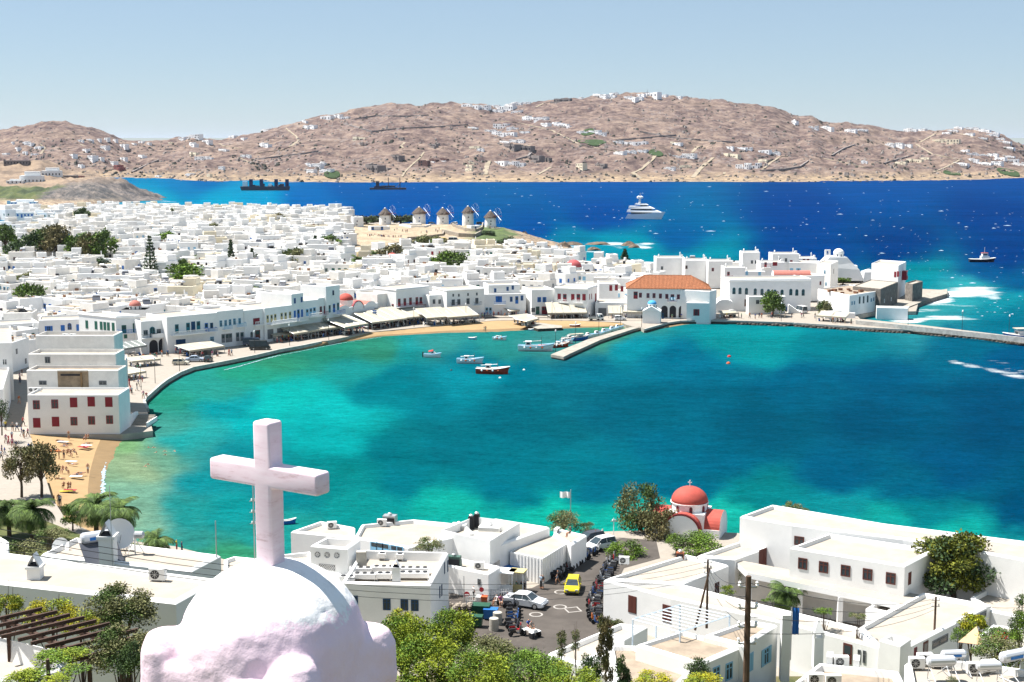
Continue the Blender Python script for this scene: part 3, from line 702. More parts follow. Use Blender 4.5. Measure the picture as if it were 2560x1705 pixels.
class Bld:
 """flat-roofed building on a footprint polygon; origin at base of footprint centre"""
 def __init__(s, poly, z0, z1, label, name='house', cat='house', wall=PLASTER, roof=ROOF, par=.45, pw=.3, group=None, rnd_=0, cornice=None, parent=None):
  poly = ccw([tuple(p[:2]) for p in poly]); n = len(poly)
  cx = sum(p[0] for p in poly) / n; cy = sum(p[1] for p in poly) / n
  s.c = Vector((cx, cy, z0)); s.poly = [(x - cx, y - cy) for x, y in poly]; s.h = z1 - z0; s.z1 = z1; s.z0 = z0
  b = MB(); P = s.poly; h = s.h; I = inset(P, pw); r_ = min(.12, pw * .4) if rnd_ == 0 else rnd_
  O2 = inset(P, r_); I2 = inset(P, pw - r_ * .6)
  vs = [(x, y, -1.2) for x, y in P] + [(x, y, h - r_) for x, y in P] + [(x, y, h) for x, y in O2] + [(x, y, h) for x, y in I2] + [(x, y, h - par) for x, y in I]
  fs = []
  for j in range(4): fs += [(j * n + i, j * n + (i + 1) % n, (j + 1) * n + (i + 1) % n, (j + 1) * n + i) for i in range(n)]
  b.add(vs, fs, wall)
  s.o = obj(name, b.mesh(), loc=s.c, label=label, cat=cat, group=group, parent=parent)
  rb = MB(); rb.add([(x, y, h - par) for x, y in inset(P, pw * .5)], tess(P), roof)
  obj('roof', rb.mesh(), parent=s.o)
  if cornice:
   cb = MB(); A = inset(P, -.12); 
   vs = [(x, y, h - cornice - .25) for x, y in inset(P, -.01)] + [(x, y, h - cornice) for x, y in A] + [(x, y, h - cornice + .12) for x, y in A] + [(x, y, h - cornice + .2) for x, y in inset(P, -.01)]
   cb.add(vs, [(j * n + i, j * n + (i + 1) % n, (j + 1) * n + (i + 1) % n, (j + 1) * n + i) for j in range(3) for i in range(n)], wall)
   obj('cornice', cb.mesh(), parent=s.o)
  BLD.append(s)
 def face(s, px, py):
  d = ray(px, py); best = None; n = len(s.poly)
  for i in range(n):
   p = Vector(s.poly[i]) + s.c.xy; q = Vector(s.poly[(i + 1) % n]) + s.c.xy; e = q - p; nr = Vector((e.y, -e.x)).normalized()
   den = nr.x * d.x + nr.y * d.y
   if den >= 0: continue
   t = ((p.x - C0.x) * nr.x + (p.y - C0.y) * nr.y) / den; hp = C0 + d * t; u = (hp.xy - p).dot(e) / e.length_squared
   out = max(0, -u, u - 1)
   if best is None or (out, t) < best[0]: best = ((out, t), hp, atan2(e.y, e.x), nr)
  return best
 def win(s, style, pts, w=1.0, h=1.3, name=None, label=None):
  nm = name or ('door' if style.endswith('d') else 'arch' if style.endswith('A') else 'window')
  for px, py in pts:
   bb = s.face(px, py)
   if not bb: continue
   _, hp, a, nr = bb
   q = hp - s.c; q.z = min(max(q.z, h / 2 + .02), s.h - h / 2 - .05)
   obj(nm, winmesh(w, h, style), parent=s.o, loc=(q.x + nr.x * .004, q.y + nr.y * .004, q.z), rz=a, label=label)
  return s
 def local(s, px, py, dz=0):
  """roof point under px,py"""
  p = PZ(px, py, s.z1 - .45 + dz); return p
 def balc(s, px, py, w, style='rail', col='k', d=1.0, h=.95):
  _, hp, a, nr = s.face(px, py); q = hp - s.c; b = MB(); c = WCOL[col]
  if style == 'rail':
   b.box((-w / 2, -d, -.12), (w / 2, 0, 0), PLASTER)
   b.box((-w / 2, -d, h - .07), (w / 2, -d + .06, h), c); b.box((-w / 2, -d + .06, h - .07), (-w / 2 + .06, 0, h), c); b.box((w / 2 - .06, -d + .06, h - .07), (w / 2, 0, h), c)
   k = max(3, int(w / .35))
   for i in range(k + 1):
    x = -w / 2 + .03 + (w - .06) * i / k; b.box((x - .03, -d + .01, 0), (x + .03, -d + .05, h - .07), c)
  elif style == 'solid':
   b.box((-w / 2, -d, -.15), (w / 2, 0, 0), PLASTER); b.box((-w / 2, -d, 0), (w / 2, -d + .12, h), PLASTER); b.box((-w / 2, -d + .12, 0), (-w / 2 + .12, 0, h), PLASTER); b.box((w / 2 - .12, -d + .12, 0), (w / 2, 0, h), PLASTER)
  else:
   b.box((-w / 2, -d, -.15), (w / 2, 0, 0), PLASTER); b.box((-w / 2, -d, h - .12), (w / 2, -d + .18, h), PLASTER); b.box((-w / 2, -d, 0), (w / 2, -d + .18, .08), PLASTER)
   k = max(3, int(w / .45))
   for i in range(k + 1):
    x = -w / 2 + .09 + (w - .18) * i / k; b.lathe([(.05, .08), (.1, .3), (.05, .55), (.08, h - .12)], PLASTER, 6, T(x, -d + .09, 0), cap=False)
  obj('balcony', b.mesh(), parent=s.o, loc=q, rz=a); return s
def corners(px0, y0, px1, y1, depth, z0=None):
 z0 = QZ if z0 is None else z0
 A = PZ(px0, y0, z0); B = PZ(px1, y1, z0); e = (B - A).normalized(); nn = Vector((-e.y, e.x, 0))
 return [A, B, B + nn * depth, A + nn * depth]
def house(px0, y0, px1, y1, ytop, depth, label, z0=None, **k):
 z0 = QZ if z0 is None else z0
 c = corners(px0, y0, px1, y1, depth, z0); z1 = zfrom(c[0].x, c[0].y, ytop)
 return Bld(c, z0, z1, label, **k)
def corner_house(A, Bq, Cq, ytop, label, z0=None, **k):
 """A left base, B near corner base, C right base"""
 z0 = QZ if z0 is None else z0
 a_, b_, c_ = PZ(*A, z0), PZ(*Bq, z0), PZ(*Cq, z0); d_ = a_ + c_ - b_
 z1 = zfrom(b_.x, b_.y, ytop); return Bld([a_, b_, c_, d_], z0, z1, label, **k)
def roofpoly(pts, zr, z0, label, **k):
 return Bld([PZ(x, y, zr) for x, y in pts], z0, zr, label, **k)

def awning(px0, y0, px1, y1, depth, zf, zb, label, m=None, segs=3, posts=True, group='cream awnings over the waterfront tables'):
 """front edge pixels at height zf; slopes up to zb at back"""
 m = m or CANV
 A = PZ(px0, y0, zf); B = PZ(px1, y1, zf); e = (B - A); L = e.length; e.normalize(); a = atan2(e.y, e.x)
 root = obj('awning', None, loc=(A.x, A.y, 0), rz=a, label=label, cat='awning', group=group)
 for i in range(segs):
  b = MB(); x0 = L * i / segs + .06; x1 = L * (i + 1) / segs - .06; rows_ = []
  for j in range(5):
   t = j / 4; rows_.append([(x, depth * t, zf + (zb - zf) * t - .22 * sin(pi * t)) for x in (x0, x1)])
  top = [p for r in rows_ for p in r]; bot = [(x, y, z - .04) for x, y, z in top]
  b.add(top, [(2 * j, 2 * j + 1, 2 * j + 3, 2 * j + 2) for j in range(4)], m); b.add(bot, [(2 * j + 2, 2 * j + 3, 2 * j + 1, 2 * j) for j in range(4)], m)
  b.box((x0, -.05, zf - .45), (x1, 0, zf), m)
  obj('canvas', b.mesh(), parent=root)
 b = MB(); b.box((0, .01, zf - .12), (L, .1, zf - .045), METAL)
 for i in range(segs + 1):
  x = min(max(L * i / segs, .05), L - .05)
  if posts: b.box((x - .05, .02, QZ), (x + .05, .1, zf - .12), METAL)
  b.tube([(x, .06, zf - .09), (x, depth, zb - .07)], .04, METAL, 4)
 obj('frame', b.mesh(), parent=root); return root

# ------------------------------------------------------------ small roof things
def chimney_mesh(h=1.2, w=.5, kind=0):
 b = MB(); 
 if kind == 0:
  b.box((-w / 2, -w / 2, -.3), (w / 2, w / 2, h), PLASTER); b.box((-w / 2 - .06, -w / 2 - .06, h), (w / 2 + .06, w / 2 + .06, h + .1), PLASTER)
  for sx_ in (-1, 1): b.add([(sx_ * w / 2, -w / 2, h + .1), (sx_ * w / 2, w / 2, h + .1), (0, w / 2, h + .55), (0, -w / 2, h + .55), (sx_ * (w / 2 - .06), -w / 2, h + .1), (sx_ * (w / 2 - .06), w / 2, h + .1)], [(0, 1, 2, 3), (3, 2, 5, 4)], PLASTER)
  b.box((-w / 2 + .07, -w / 2 + .03, h + .1), (w / 2 - .07, w / 2 - .03, h + .16), DARK)
 elif kind == 1:
  b.lathe([(w * .42, -.3), (w * .38, h), (w * .5, h + .05), (w * .3, h + .4), (.04, h + .6)], PLASTER, 8)
 else:
  b.box((-w / 2, -w / 2, -.3), (w / 2, w / 2, h), PLASTER, taper=.04)
 return b.mesh('chimney')
CHIM = [chimney_mesh(.9, .55, 0), chimney_mesh(1., .6, 1), chimney_mesh(1.3, .8, 2), chimney_mesh(1.4, .45, 1)]
def ac_meshes():
 b = MB(); b.box((-.43, -.17, .08), (.43, .17, .68), WHITEM)
 for x in (-.3, .3): b.box((x - .03, -.15, 0), (x + .03, .15, .079), METAL)
 body = b.mesh('case'); b = MB(); M_ = Matrix.Translation((-.1, -.172, .38)) @ R('X', pi / 2)
 b.lathe([(.24, 0), (.24, .012)], BLACKM, 16, M_)
 for i in range(4): b.box((-.22, .013, -.012) , (.22, .02, .012), METAL, Matrix.Translation((-.1, -.17, .38)) @ R('Y', pi * i / 4) @ Matrix.Translation((0, -.03, 0)))
 return body, b.mesh('grille')
ACB, ACG = ac_meshes()
def ac(p, rz, label, s=1., group='air conditioning units on flat roofs'):
 o = obj('air_conditioner', ACB, loc=p, rz=rz, label=label, cat='air conditioner', group=group); o.scale = (s,) * 3
 obj('fan_grille', ACG, parent=o); return o
def heater_parts():
 tk = MB(); M_ = Matrix.Translation((0, 0, 1.15)) @ R('Y', pi / 2)
 tk.lathe([(.04, -.86), (.2, -.84), (.3, -.72), (.3, .72), (.2, .84), (.04, .86)], mat('brushed_tank', (.62, .63, .66), .3, metal=.35), 16, M_)
 t1 = tk.mesh('tank', smooth=False)
 c = MB(); c.add([(-.95, -1.5, .12), (.95, -1.5, .12), (.95, -.1, .95), (-.95, -.1, .95), (-.95, -1.5, .04), (.95, -1.5, .04), (.95, -.1, .87), (-.95, -.1, .87)], [(0, 1, 2, 3), (7, 6, 5, 4), (0, 4, 5, 1), (1, 5, 6, 2), (2, 6, 7, 3), (3, 7, 4, 0)], mat('solar_panel', (.06, .065, .08), .3))
 f = MB()
 for x in (-.7, .7):
  f.tube([(x, .2, 0), (x, .05, .95)], .03, METAL, 4); f.tube([(x, -1.45, .02), (x, .2, .02)], .03, METAL, 4); f.tube([(x, -1.4, .05), (x, -.05, .87)], .03, METAL, 4)
 f.tube([(-.7, .2, .02), (.7, .08, .8)], .02, METAL, 4)
 return t1, c.mesh('panel'), f.mesh('frame')
HT, HP, HF = heater_parts()
def heater(p, rz, label, s=1., blue=False, group='solar water heaters on the roofs'):
 o = obj('solar_heater', HF, loc=p, rz=rz, label=label, cat='solar heater', group=group); o.scale = (s,) * 3
 tk = obj('tank', HT, parent=o); obj('panel', HP, parent=o)
 if blue:
  b = MB(); b.add([(-.45, -.304, 1.05), (.45, -.304, 1.05), (.45, -.304, 1.22), (-.45, -.304, 1.22)], [(0, 1, 2, 3)], mat('blue_sticker', (.01, .16, .5), .5)); obj('sticker', b.mesh(), parent=tk)
 return o
def dome_part(parent, p, r, m, drum_h=1.2, cross=True, h=.95, name='dome', drumm=None, wins=None, ringm=None):
 """dome on drum, p = base of drum in parent space"""
 b = MB(); b.lathe([(r * .97, 0), (r * .97, drum_h - .12), (r * 1.04, drum_h - .1), (r * 1.04, drum_h)], drumm or PLASTER, 24); d = obj('drum', b.mesh(), parent=parent, loc=p)
 b = MB(); prof = [(r * 1.0 * cos(a), drum_h + r * h * sin(a)) for a in [pi / 2 * i / 10 for i in range(10)]] + [(.02, drum_h + r * h)]
 b.lathe(prof, m, 28); obj(name, b.mesh(smooth=True), parent=parent, loc=p)
 if wins:
  for i in range(8):
   a = 2 * pi * i / 8 + .3
   obj('window', winmesh(.4, .8, wins), parent=d, loc=(cos(a) * r * .985, sin(a) * r * .985, drum_h * .45), rz=a + pi / 2)
 if cross:
  b = MB(); zt_ = drum_h + r * h; b.box((-.05, -.05, zt_ - .05), (.05, .05, zt_ + .8), PLASTER); b.box((-.25, -.04, zt_ + .45), (-.051, .04, zt_ + .55), PLASTER); b.box((.051, -.04, zt_ + .45), (.25, .04, zt_ + .55), PLASTER)
  obj('cross', b.mesh(), parent=parent, loc=p)
def vault(b, L, r, z, m, n=12, h=1, M=None, th=.0, end=None):
 """half-barrel along local y from 0..L, centred x=0, springing at z"""
 pts = [(r * cos(pi * i / n), z + r * h * sin(pi * i / n)) for i in range(n + 1)]
 k = n + 1
 vs = [(x, 0, zz) for x, zz in pts] + [(x, L, zz) for x, zz in pts]
 b.add(vs, [(i, k + i, k + i + 1, i + 1) for i in range(n)], m, M)
 b.add(vs[:k], [tuple(range(k))], end or m, M); b.add(vs[k:], [tuple(reversed(range(k)))], end or m, M)
# ============================================================ WATERFRONT (left to right)
W = 'wall'
# west block on the bathing beach
h = house(73,1085,300,1085,986,7.2,'large white two storey house above the bathing beach with ten dark red windows', wall=PLASTER, par=.35)
h.win('rs', [(184,1006),(228,1004),(272,1005)], 1.2, 1.65).win('r', [(91,1012),(137,1010)], 1.2, 1.6).win('rs', [(92,1057),(139,1054)], 1.2, 1.55).win('r', [(185,1053),(229,1051),(274,1049)], 1.2, 1.5)
b1 = h
def stack(x0, x1, yb, zb, yt, d, label, **k):
 c = corners(x0, yb, x1, yb, d, zb); return Bld(c, zb, zfrom(c[0].x, c[0].y, yt), label, **k)
h2 = stack(68,297,969,7.9,925,5.5,'weathered cream block with an open ruined bay behind the red shuttered beach house', wall=PLASTER2, roof=ROOF2, par=.5)
h2.win('k', [(107,957),(257,957)], 1.4, .8)
b = MB(); hp = h2.face(183, 950); q = hp[1] - h2.c; q.z = 1.6
b.box((-2.8, -.06, -1.5), (2.8, 0, 1.5), mat('ochre_render', (.36, .27, .18), .95, .35, .8)); b.box((-2.8, -.4, 1.5), (2.8, 0, 1.7), PLASTER2); b.box((1.4, -.3, -1.5), (1.7, -.061, 1.2), mat('old_timber', (.25, .16, .08), .9))
b.box((-2.2, -.2, .6), (1.3, -.061, .9), DARK)
obj('ruined_bay', b.mesh(), parent=h2.o, loc=q, rz=hp[2])
h3 = stack(72,290,916,h2.z1-.3,884,6,'cream walled flat roofed block stepped up behind the weathered beachfront block', wall=PLASTER2, par=.6); h3.win('k', [(119,900)], 1.0, 1.2)
h4 = stack(90,286,874,h3.z1-.3,838,6,'tallest white block with rooftop fan units above the bathing beach', wall=PLASTER2, par=.8)
h3b = stack(92,150,874,h3.z1-.35,856,4,'small cream roof room beside the tallest beachfront block', wall=PLASTER2, par=.3)
h5 = Bld([PZ(x, y, 11.8) for x, y in [(305,885),(318,884),(316,872),(303,873)]], 1.1, 10.5, 'narrow white turret block between the beach houses and the cafe canopies')
# left edge
h = Bld([PZ(x, y, 11) for x, y in [(-150,880),(30,878),(28,835),(-150,838)]], 1.1, 12.8, 'tall white house at the left edge of the street above the beach', par=.5)
h.win('w', [(12,905),(14,935)], .9, 1.2)
h = Bld([PZ(x, y, 7) for x, y in [(-150,985),(8,985),(24,930),(-150,932)]], 1.1, 8., 'low white house at the left edge beside the lane with a green wall emblem', par=.5)
# row with blue shutters behind
h = house(-20,868,100,860,812,9,'long white house with a blue painted terrace rail at the far left', par=.4); h.win('k', [(36,822),(78,822)], 1.1, 1.3); h.balc(60,842,14,'rail','b')
h = house(100,862,208,858,800,9,'white house with bright blue shutters left of the green shuttered mansion', par=.4)
h.win('bo', [(122,823)], 1.0, 1.6).win('bs', [(157,821),(196,819)], .9, 1.6).win('ba', [(174,816)], 1.0, 1.7)
h = corner_house((200,872),(293,884),(354,880),790,'large white corner mansion with tall green shutters', par=.4, cornice=.5)
h.win('gs', [(217,811),(240,813),(253,814),(262,815),(271,816),(283,817)], .9, 1.9).win('gd', [(310,824),(338,819)], 1.1, 2.2).win('gs', [(314,841)], .7, .9); h.balc(325,832,6,'rail','b')
awning(305,872,368,862,3.5,3.6,4.6,'grey canvas awning at the foot of the green shuttered mansion', CANVG, 4)
h = house(355,886,418,880,803,9,'white arcaded house with an arched teal window over two arches', par=.35)
h.win('ta', [(381,830)], 1.4, 2.6).win('k', [(364,832),(397,829)], 1.1, 1.3).win('kA', [(384,866),(407,862)], 2.2, 3.2); h.balc(372,844,3.6,'rail','k'); h.balc(395,842,3.6,'solid')
h = house(420,884,508,874,792,10,'white house with a long balustraded balcony and teal doors', par=.35)
h.win('td', [(442,822),(470,818),(496,814)], 1.0, 2.2).win('ad', [(483,816)], 1.1, 2.4).win('ad', [(446,862),(458,861)], 1.3, 2.6); h.balc(470,834,9.5,'bal', d=1.4)
h = house(508,874,545,870,784,10,'narrow white house with two blue balcony doors beside the stepped gable', par=.3); h.win('bd', [(516,818)], .9, 2.1).win('a', [(529,814)], .8, 1.4).win('l', [(530,848)], 1.1, 1.3); h.balc(524,828,3.2,'rail','b')
h = house(545,870,611,862,778,10,'white house with a stepped parapet and rows of teal grey windows', par=.6)
h.win('l', [(552,809),(564,808),(575,806),(586,804),(599,803)], .75, 1.6).win('kd', [(558,846),(568,845),(576,844),(594,842),(605,841)], 1.0, 2.2); h.balc(566,822,2.4,'rail','l'); h.balc(600,816,2.6,'rail','l')
h = house(612,862,663,855,776,11,'white house with one wide dark red balcony window', par=.35); h.win('rs', [(641,803)], 2.0, 1.5).win('ka', [(629,838)], .8, 1.8).win('nd', [(644,836)], 1.6, 2.2); h.balc(645,812,3,'bal', d=.9)
h = house(663,856,731,846,770,11,'long white house with six ochre framed doors and a white balustrade', par=.35)
h.win('yd', [(669,797),(679,796),(688,794),(704,791),(714,790),(725,788)], .75, 1.9).win('kd', [(676,835),(700,832)], 2.0, 2.5); h.balc(698,806,8.6,'bal', d=2.2)
h = house(731,846,760,841,735,11,'white three storey house with bright blue doors under two small windows', par=.35); h.win('b', [(737,752),(754,749)], .7, 1.4).win('bs', [(737,786),(755,783)], .65, 1.9).win('bd', [(746,784)], .9, 2.2); h.balc(745,800,3.6,'bal', d=2.2)
h = house(760,841,797,836,752,11,'white house with pale glazed balcony doors between blue and dark red doors', par=.3); h.win('ld', [(768,781),(777,779),(786,777)], .9, 1.9); h.balc(778,790,4.4,'bal', d=2.)
h = house(797,836,817,833,745,11,'narrow white house with two dark red balcony doors', par=.3); h.win('rd', [(802,776),(812,774)], .8, 2.1); h.balc(807,787,2.6,'rail','r')
h = corner_house((757,828),(817,834),(851,828),716,'tall white waterfront house topped by a dark roof terrace and a loggia', par=.6, roof=mat('dark_felt', (.1, .08, .07), .9)); h.win('a', [(833,732)], .7, 1.3).win('td', [(824,772),(845,766)], .8, 2.).win('bd', [(835,770)], .9, 2.3); h.balc(842,783,3.6,'rail','b', d=1.6)
h.win('kd', [(825,808),(842,806)], 2., 2.4)
h = house(690,820,760,812,735,9,'deep cream roofed house rising behind the ochre framed doors', z0=1.5, par=.4)
# big awnings
awning(682,838,744,831,5.5,2.9,4.4,'cream awning in front of the ochre framed doors, leftmost cream one', segs=3)
awning(735,834,789,825,6.5,3.2,5.0,'cream awning stepped beside the leftmost cream one', segs=3)
awning(778,826,868,814,8,3.3,5.4,'broad cream awning left of the red domed waterfront church', segs=5)
awning(862,818,921,808,8,3.5,5.4,'cream awning ending beside the red domed waterfront church', segs=3)
awning(474,876,562,864,6,2.9,3.6,'cream canvas awning beside the long balustraded balcony', segs=3)
awning(330,903,402,896,5,2.7,3.0,'flat cream canopy near the arcaded house', segs=2)
awning(318,935,366,927,4.5,2.6,3.1,'cream canopy at the narrow end of the promenade', segs=2)
# red domed church
A = PZ(853,824,QZ); B = PZ(946,808,QZ); e = (B - A); L = e.length; ang = atan2(e.y, e.x)
ch = Bld([A, B, B + Vector((-sin(ang), cos(ang), 0)) * 9, A + Vector((-sin(ang), cos(ang), 0)) * 9], QZ, zfrom(A.x, A.y, 771), 'white waterfront church with a red dome and red barrel roofs', name='church', cat='church', par=.2)
def at(o, px, py, d, zl):   # local point from a world point above the church plan
 return None
loc = ch.c; Mz = Matrix.Rotation(ang, 4, 'Z'); Lw = L
b = MB(); vault(b, 9.2, 2.5, ch.h - .6, PINK_D, M=Mz @ Matrix.Translation((Lw / 2 - 3.2, -4.4, 0)), h=.55, end=PLASTER); obj('barrel_roof', b.mesh(fix=True), parent=ch.o)
b = MB(); vault(b, 9.2, 2.4, ch.h - .6, PINK_D, M=Mz @ Matrix.Translation((-Lw / 2 + 1.5, -4.4, 0)), h=.55, end=PLASTER); obj('barrel_roof', b.mesh(fix=True), parent=ch.o)
b = MB()
pts = [(2.3 * cos(pi * i / 12), 2.2 * sin(pi * i / 12)) for i in range(13)]; o2 = [(x * 1.12, z * 1.12) for x, z in pts]
b.add([(x, -.1, z) for x, z in pts] + [(x, -.1, z) for x, z in o2] + [(x, .5, z) for x, z in o2], [(i, i + 1, 13 + i + 1, 13 + i) for i in range(12)] + [(13 + i, 13 + i + 1, 26 + i + 1, 26 + i) for i in range(12)], WCOL['r'])
b.add([(x, -.05, z) for x, z in pts], [tuple(range(13))], PLASTER)
obj('gable_arch', b.mesh(fix=True), parent=ch.o, loc=Mz @ Vector((-.6, -4.4, ch.h - 1.0)), rz=ang)
dc = PZ(874, 754, 9.6) - ch.c
dome_part(ch.o, (Mz @ Vector((-1.4, -.6, ch.h - .4))), 2.15, RED_D, 1.9, True, .85)
# flag
def flag(p, hgt, w, h_, m1, label, m2=None, stripes=0, rz=0, fz=None):
 pole = MB(); pole.tube([(0, 0, 0), (0, 0, hgt)], .05, METAL, 6); o = obj('flagpole', pole.mesh(), loc=p, label=label, cat='flag', rz=rz)
 b = MB(); k = 10; n_ = max(1, stripes)
 for s_ in range(n_):
  z0 = (fz or hgt) - h_ + h_ * s_ / n_; z1 = z0 + h_ / n_
  vs = [(w * i / k + .06, .12 * w * sin(i * 1.1), z) for z in (z0, z1) for i in range(k + 1)]
  b.add(vs, [(i, i + 1, k + 2 + i, k + 1 + i) for i in range(k)], (m2 or m1) if s_ % 2 else m1)
 obj('flag_cloth', b.mesh(), parent=o); return o
flag(PZ(932,816,QZ), 4.6, 1.1, 2.6, WCOL['b'], 'blue and white striped flag hanging beside the red domed waterfront church', WCOL['w'], 9)
awning(930,806,1018,795,8,3.3,5.4,'cream awning just right of the red domed waterfront church', segs=4)
h = house(944,806,991,800,735,9,'plain cream sided house behind the awning right of the red domed church', par=.4, wall=PLASTER2)
h.win('k', [(981,749)], .8, 1.1)
h = house(991,806,1074,796,722,10,'white mansion with six dark red balcony doors in a row', par=.35, cornice=.5)
h.win('rd', [(998,756),(1012,755),(1026,753),(1042,752),(1052,752),(1064,750)], .95, 2.1).win('rd', [(982,768)], .9, 1.8); h.balc(1020,765,9,'rail','r', d=1.2); h.balc(1040,764,3,'rail','r', d=1.3)
awning(982,797,1086,787,9,3.4,5.6,'widest cream awning in front of the six dark red balcony doors', segs=4)
h = house(1046,800,1097,795,760,3,'white loggia with three small arches and dark red railings', par=.3); h.win('wA', [(1063,777),(1076,776),(1090,775)], 1.5, 1.4); h.balc(1072,767,7,'rail','r', d=.4)
h = house(1074,800,1117,796,738,9,'small white house with grey windows squeezed left of the long grey mansion', par=.35, wall=PLASTER); h.win('k', [(1099,754),(1085,754)], .9, 1.3)
h = house(1117,800,1211,794,724,10,'long greyish white mansion with four balcony windows under small upper ones', par=.35, cornice=.4)
h.win('kq', [(1133,756),(1147,755),(1170,753),(1192,752)], 1., 1.7).win('k', [(1133,738),(1147,738),(1170,736),(1192,735)], .5, .8); h.balc(1133,764,2,'rail','k'); h.balc(1192,762,2.4,'rail','k')
awning(1067,795,1133,790,7,3.4,5.4,'cream awning under the three small arches', segs=3)
awning(1120,793,1199,787,7,3.3,5.2,'cream awning before the long greyish white mansion', segs=3)
# blue balcony house etc
h = house(1211,790,1315,788,735,10,'white house with a bright blue balcony and blue doors', par=.4)
h.win('bs', [(1244,748),(1250,748)], 1.1, 1.7).win('b', [(1278,748),(1305,745)], .8, 1.5).win('bd', [(1292,750)], .9, 2.2).win('ld', [(1217,776),(1226,776)], .8, 1.8); h.balc(1249,760,3.4,'rail','b')
h = house(1221,772,1300,770,712,8,'white upper house with small blue windows stacked behind the blue balcony', z0=3, par=.4); h.win('b', [(1238,726),(1269,722),(1282,719)], .7, 1.2)
awning(1276,777,1316,772,4,2.8,3.8,'small cream awning next to the kiosk on the square', segs=2)
h = house(1329,790,1386,788,724,10,'white house with light blue open shutters', par=.35); h.win('bo', [(1348,749),(1361,749)], .6, 1.5).win('gd', [(1344,776)], 1.1, 2.3).win('rd', [(1358,776),(1365,776)], .9, 2.3).win('k', [(1333,775)], 1.2, 1.3)
h = corner_house((1386,789),(1469,793),(1493,784),719,'white square mansion with dark red doors and two white balconies', par=.35, cornice=.55)
h.win('rs', [(1398,742),(1432,743),(1460,743)], .95, 1.8).win('rd', [(1412,744),(1446,744)], 1.1, 2.1).win('rs', [(1474,742),(1479,741)], .5, 1.6); h.balc(1409,756,2.8,'bal', d=.9); h.balc(1445,757,2.8,'bal', d=.9)
h.win('rs', [(1489,744)], 1.2, 2.4); h.win('kd', [(1400,780),(1440,780)], 3, 2.4)
awning(1369,782,1468,781,7,2.9,5.2,'cream awning before the square mansion with white balconies', segs=5)
awning(1369,784,1430,784,1,2.2,2.8,'low cream valance in front of the square mansion awning', segs=2, posts=False)
awning(1295,796,1340,791,4,2.6,3.1,'cream canopy over the landing stage, left half', segs=1)
awning(1318,803,1348,795,4,2.6,3.1,'cream canopy over the landing stage, right half', segs=1)
h = house(1488,790,1617,792,755,9,'low white shop block with a dark glazed opening', par=.3); h.win('kd', [(1506,781)], 2.4, 2.4)
awning(1521,783,1557,783,4,2.7,4.5,'cream awning left of the blue domed chapel, lower one', segs=3)
awning(1557,779,1613,780,4,3.1,4.7,'cream awning left of the blue domed chapel, higher one', segs=5)
h = house(1497,778,1545,778,708,9,'white two storey house with dark red windows behind the low shop block', z0=1.2, par=.3); h.win('rs', [(1527,720),(1541,719)], .8, 1.7).win('rs', [(1555,722)], .8, 1.6)
h = house(1560,782,1616,783,741,4,'white terrace block under the tiled town hall', par=.9)
# town hall
A = PZ(1567,795,QZ); B = PZ(1773,797,QZ); e = (B - A).normalized(); nn = Vector((-e.y, e.x, 0)) * 13
th = Bld([A, B, B + nn, A + nn], QZ, zfrom(A.x, A.y, 721), 'long white town hall with an orange tiled hip roof and arcade', name='town_hall', cat='town hall', par=.1, cornice=.2)
th.win('rd', [(1589,738)], 1.2, 2.1).win('r', [(1601,738),(1620,739),(1635,739),(1651,740),(1667,741),(1696,742),(1711,742),(1727,743)], .85, 1.4).win('rd', [(1681,744),(1753,744)], 1.0, 1.9)
th.win('kA', [(1661,779),(1682,779),(1705,779)], 1.9, 3.5).win('rs', [(1778,744),(1784,743)], .6, 1.3).win('rs', [(1781,778)], .8, 1.6); th.balc(1680,754,2.8,'rail','r', d=1.1)
P = [Vector((*p, th.h)) for p in th.poly]; u = (P[1] - P[0]).normalized(); v_ = (P[3] - P[0]).normalized(); Lx = (P[1] - P[0]).length
b = MB(); ov = .35; z0 = th.h + .02; zr = th.h + 3.3
E = [P[0] - u * ov - v_ * ov, P[1] + u * ov - v_ * ov, P[2] + u * ov + v_ * ov, P[3] - u * ov + v_ * ov]
for q in E: q.z = z0
mid0 = (E[0] + E[3]) / 2 + u * 5.6; mid1 = (E[1] + E[2]) / 2 - u * 5.6; mid0.z = mid1.z = zr
b.add(E + [mid0, mid1], [(0, 1, 5, 4), (1, 2, 5), (2, 3, 4, 5), (3, 0, 4)], TILE)
b.add([q - Vector((0, 0, .12)) for q in E] + E, [(0, 1, 5, 4), (1, 2, 6, 5), (2, 3, 7, 6), (3, 0, 4, 7), (3, 2, 1, 0)], TILE)
rf = obj('tiled_roof', b.mesh(fix=True), parent=th.o)
# tile courses as real ridges running down the front and end slopes
b = MB(); k = 62
for i in range(k):
 t = (i + .5) / k; base = E[0].lerp(E[1], t); x = t * (Lx + 2 * ov)
 f = min(1, x / 5.95, (Lx + 2 * ov - x) / 5.95); top = base + (( (E[0] + E[3]) / 2 - E[0]) ) * f; top.z = z0 + (zr - z0) * f
 b.tube([base + Vector((0, 0, .03)), top + Vector((0, 0, .03))], .13, TILE, 4)
for i in range(24):
 t = (i + .5) / 24; base = E[1].lerp(E[2], t); f = 1 - abs(2 * t - 1); top = base.lerp((E[1] + E[2]) / 2, 0) - u * 5.6 * f; top.z = z0 + (zr - z0) * f
 b.tube([base + Vector((0, 0, .03)), top + Vector((0, 0, .03))], .13, TILE, 4)
obj('roof_tiles', b.mesh(), parent=th.o, kind='stuff')
b = MB()
for a_, c_ in ((E[0], mid0), (E[1], mid1), (mid0, mid1), (E[2], mid1), (E[3], mid0)): b.tube([a_, c_], .18, TILE, 5)
obj('ridge_tiles', b.mesh(), parent=th.o)
h = house(1716,800,1773,801,756,1.6,'white ground floor bay of the town hall with a dark red shuttered window', par=.1); h.win('ro', [(1741,781)], .9, 1.9)
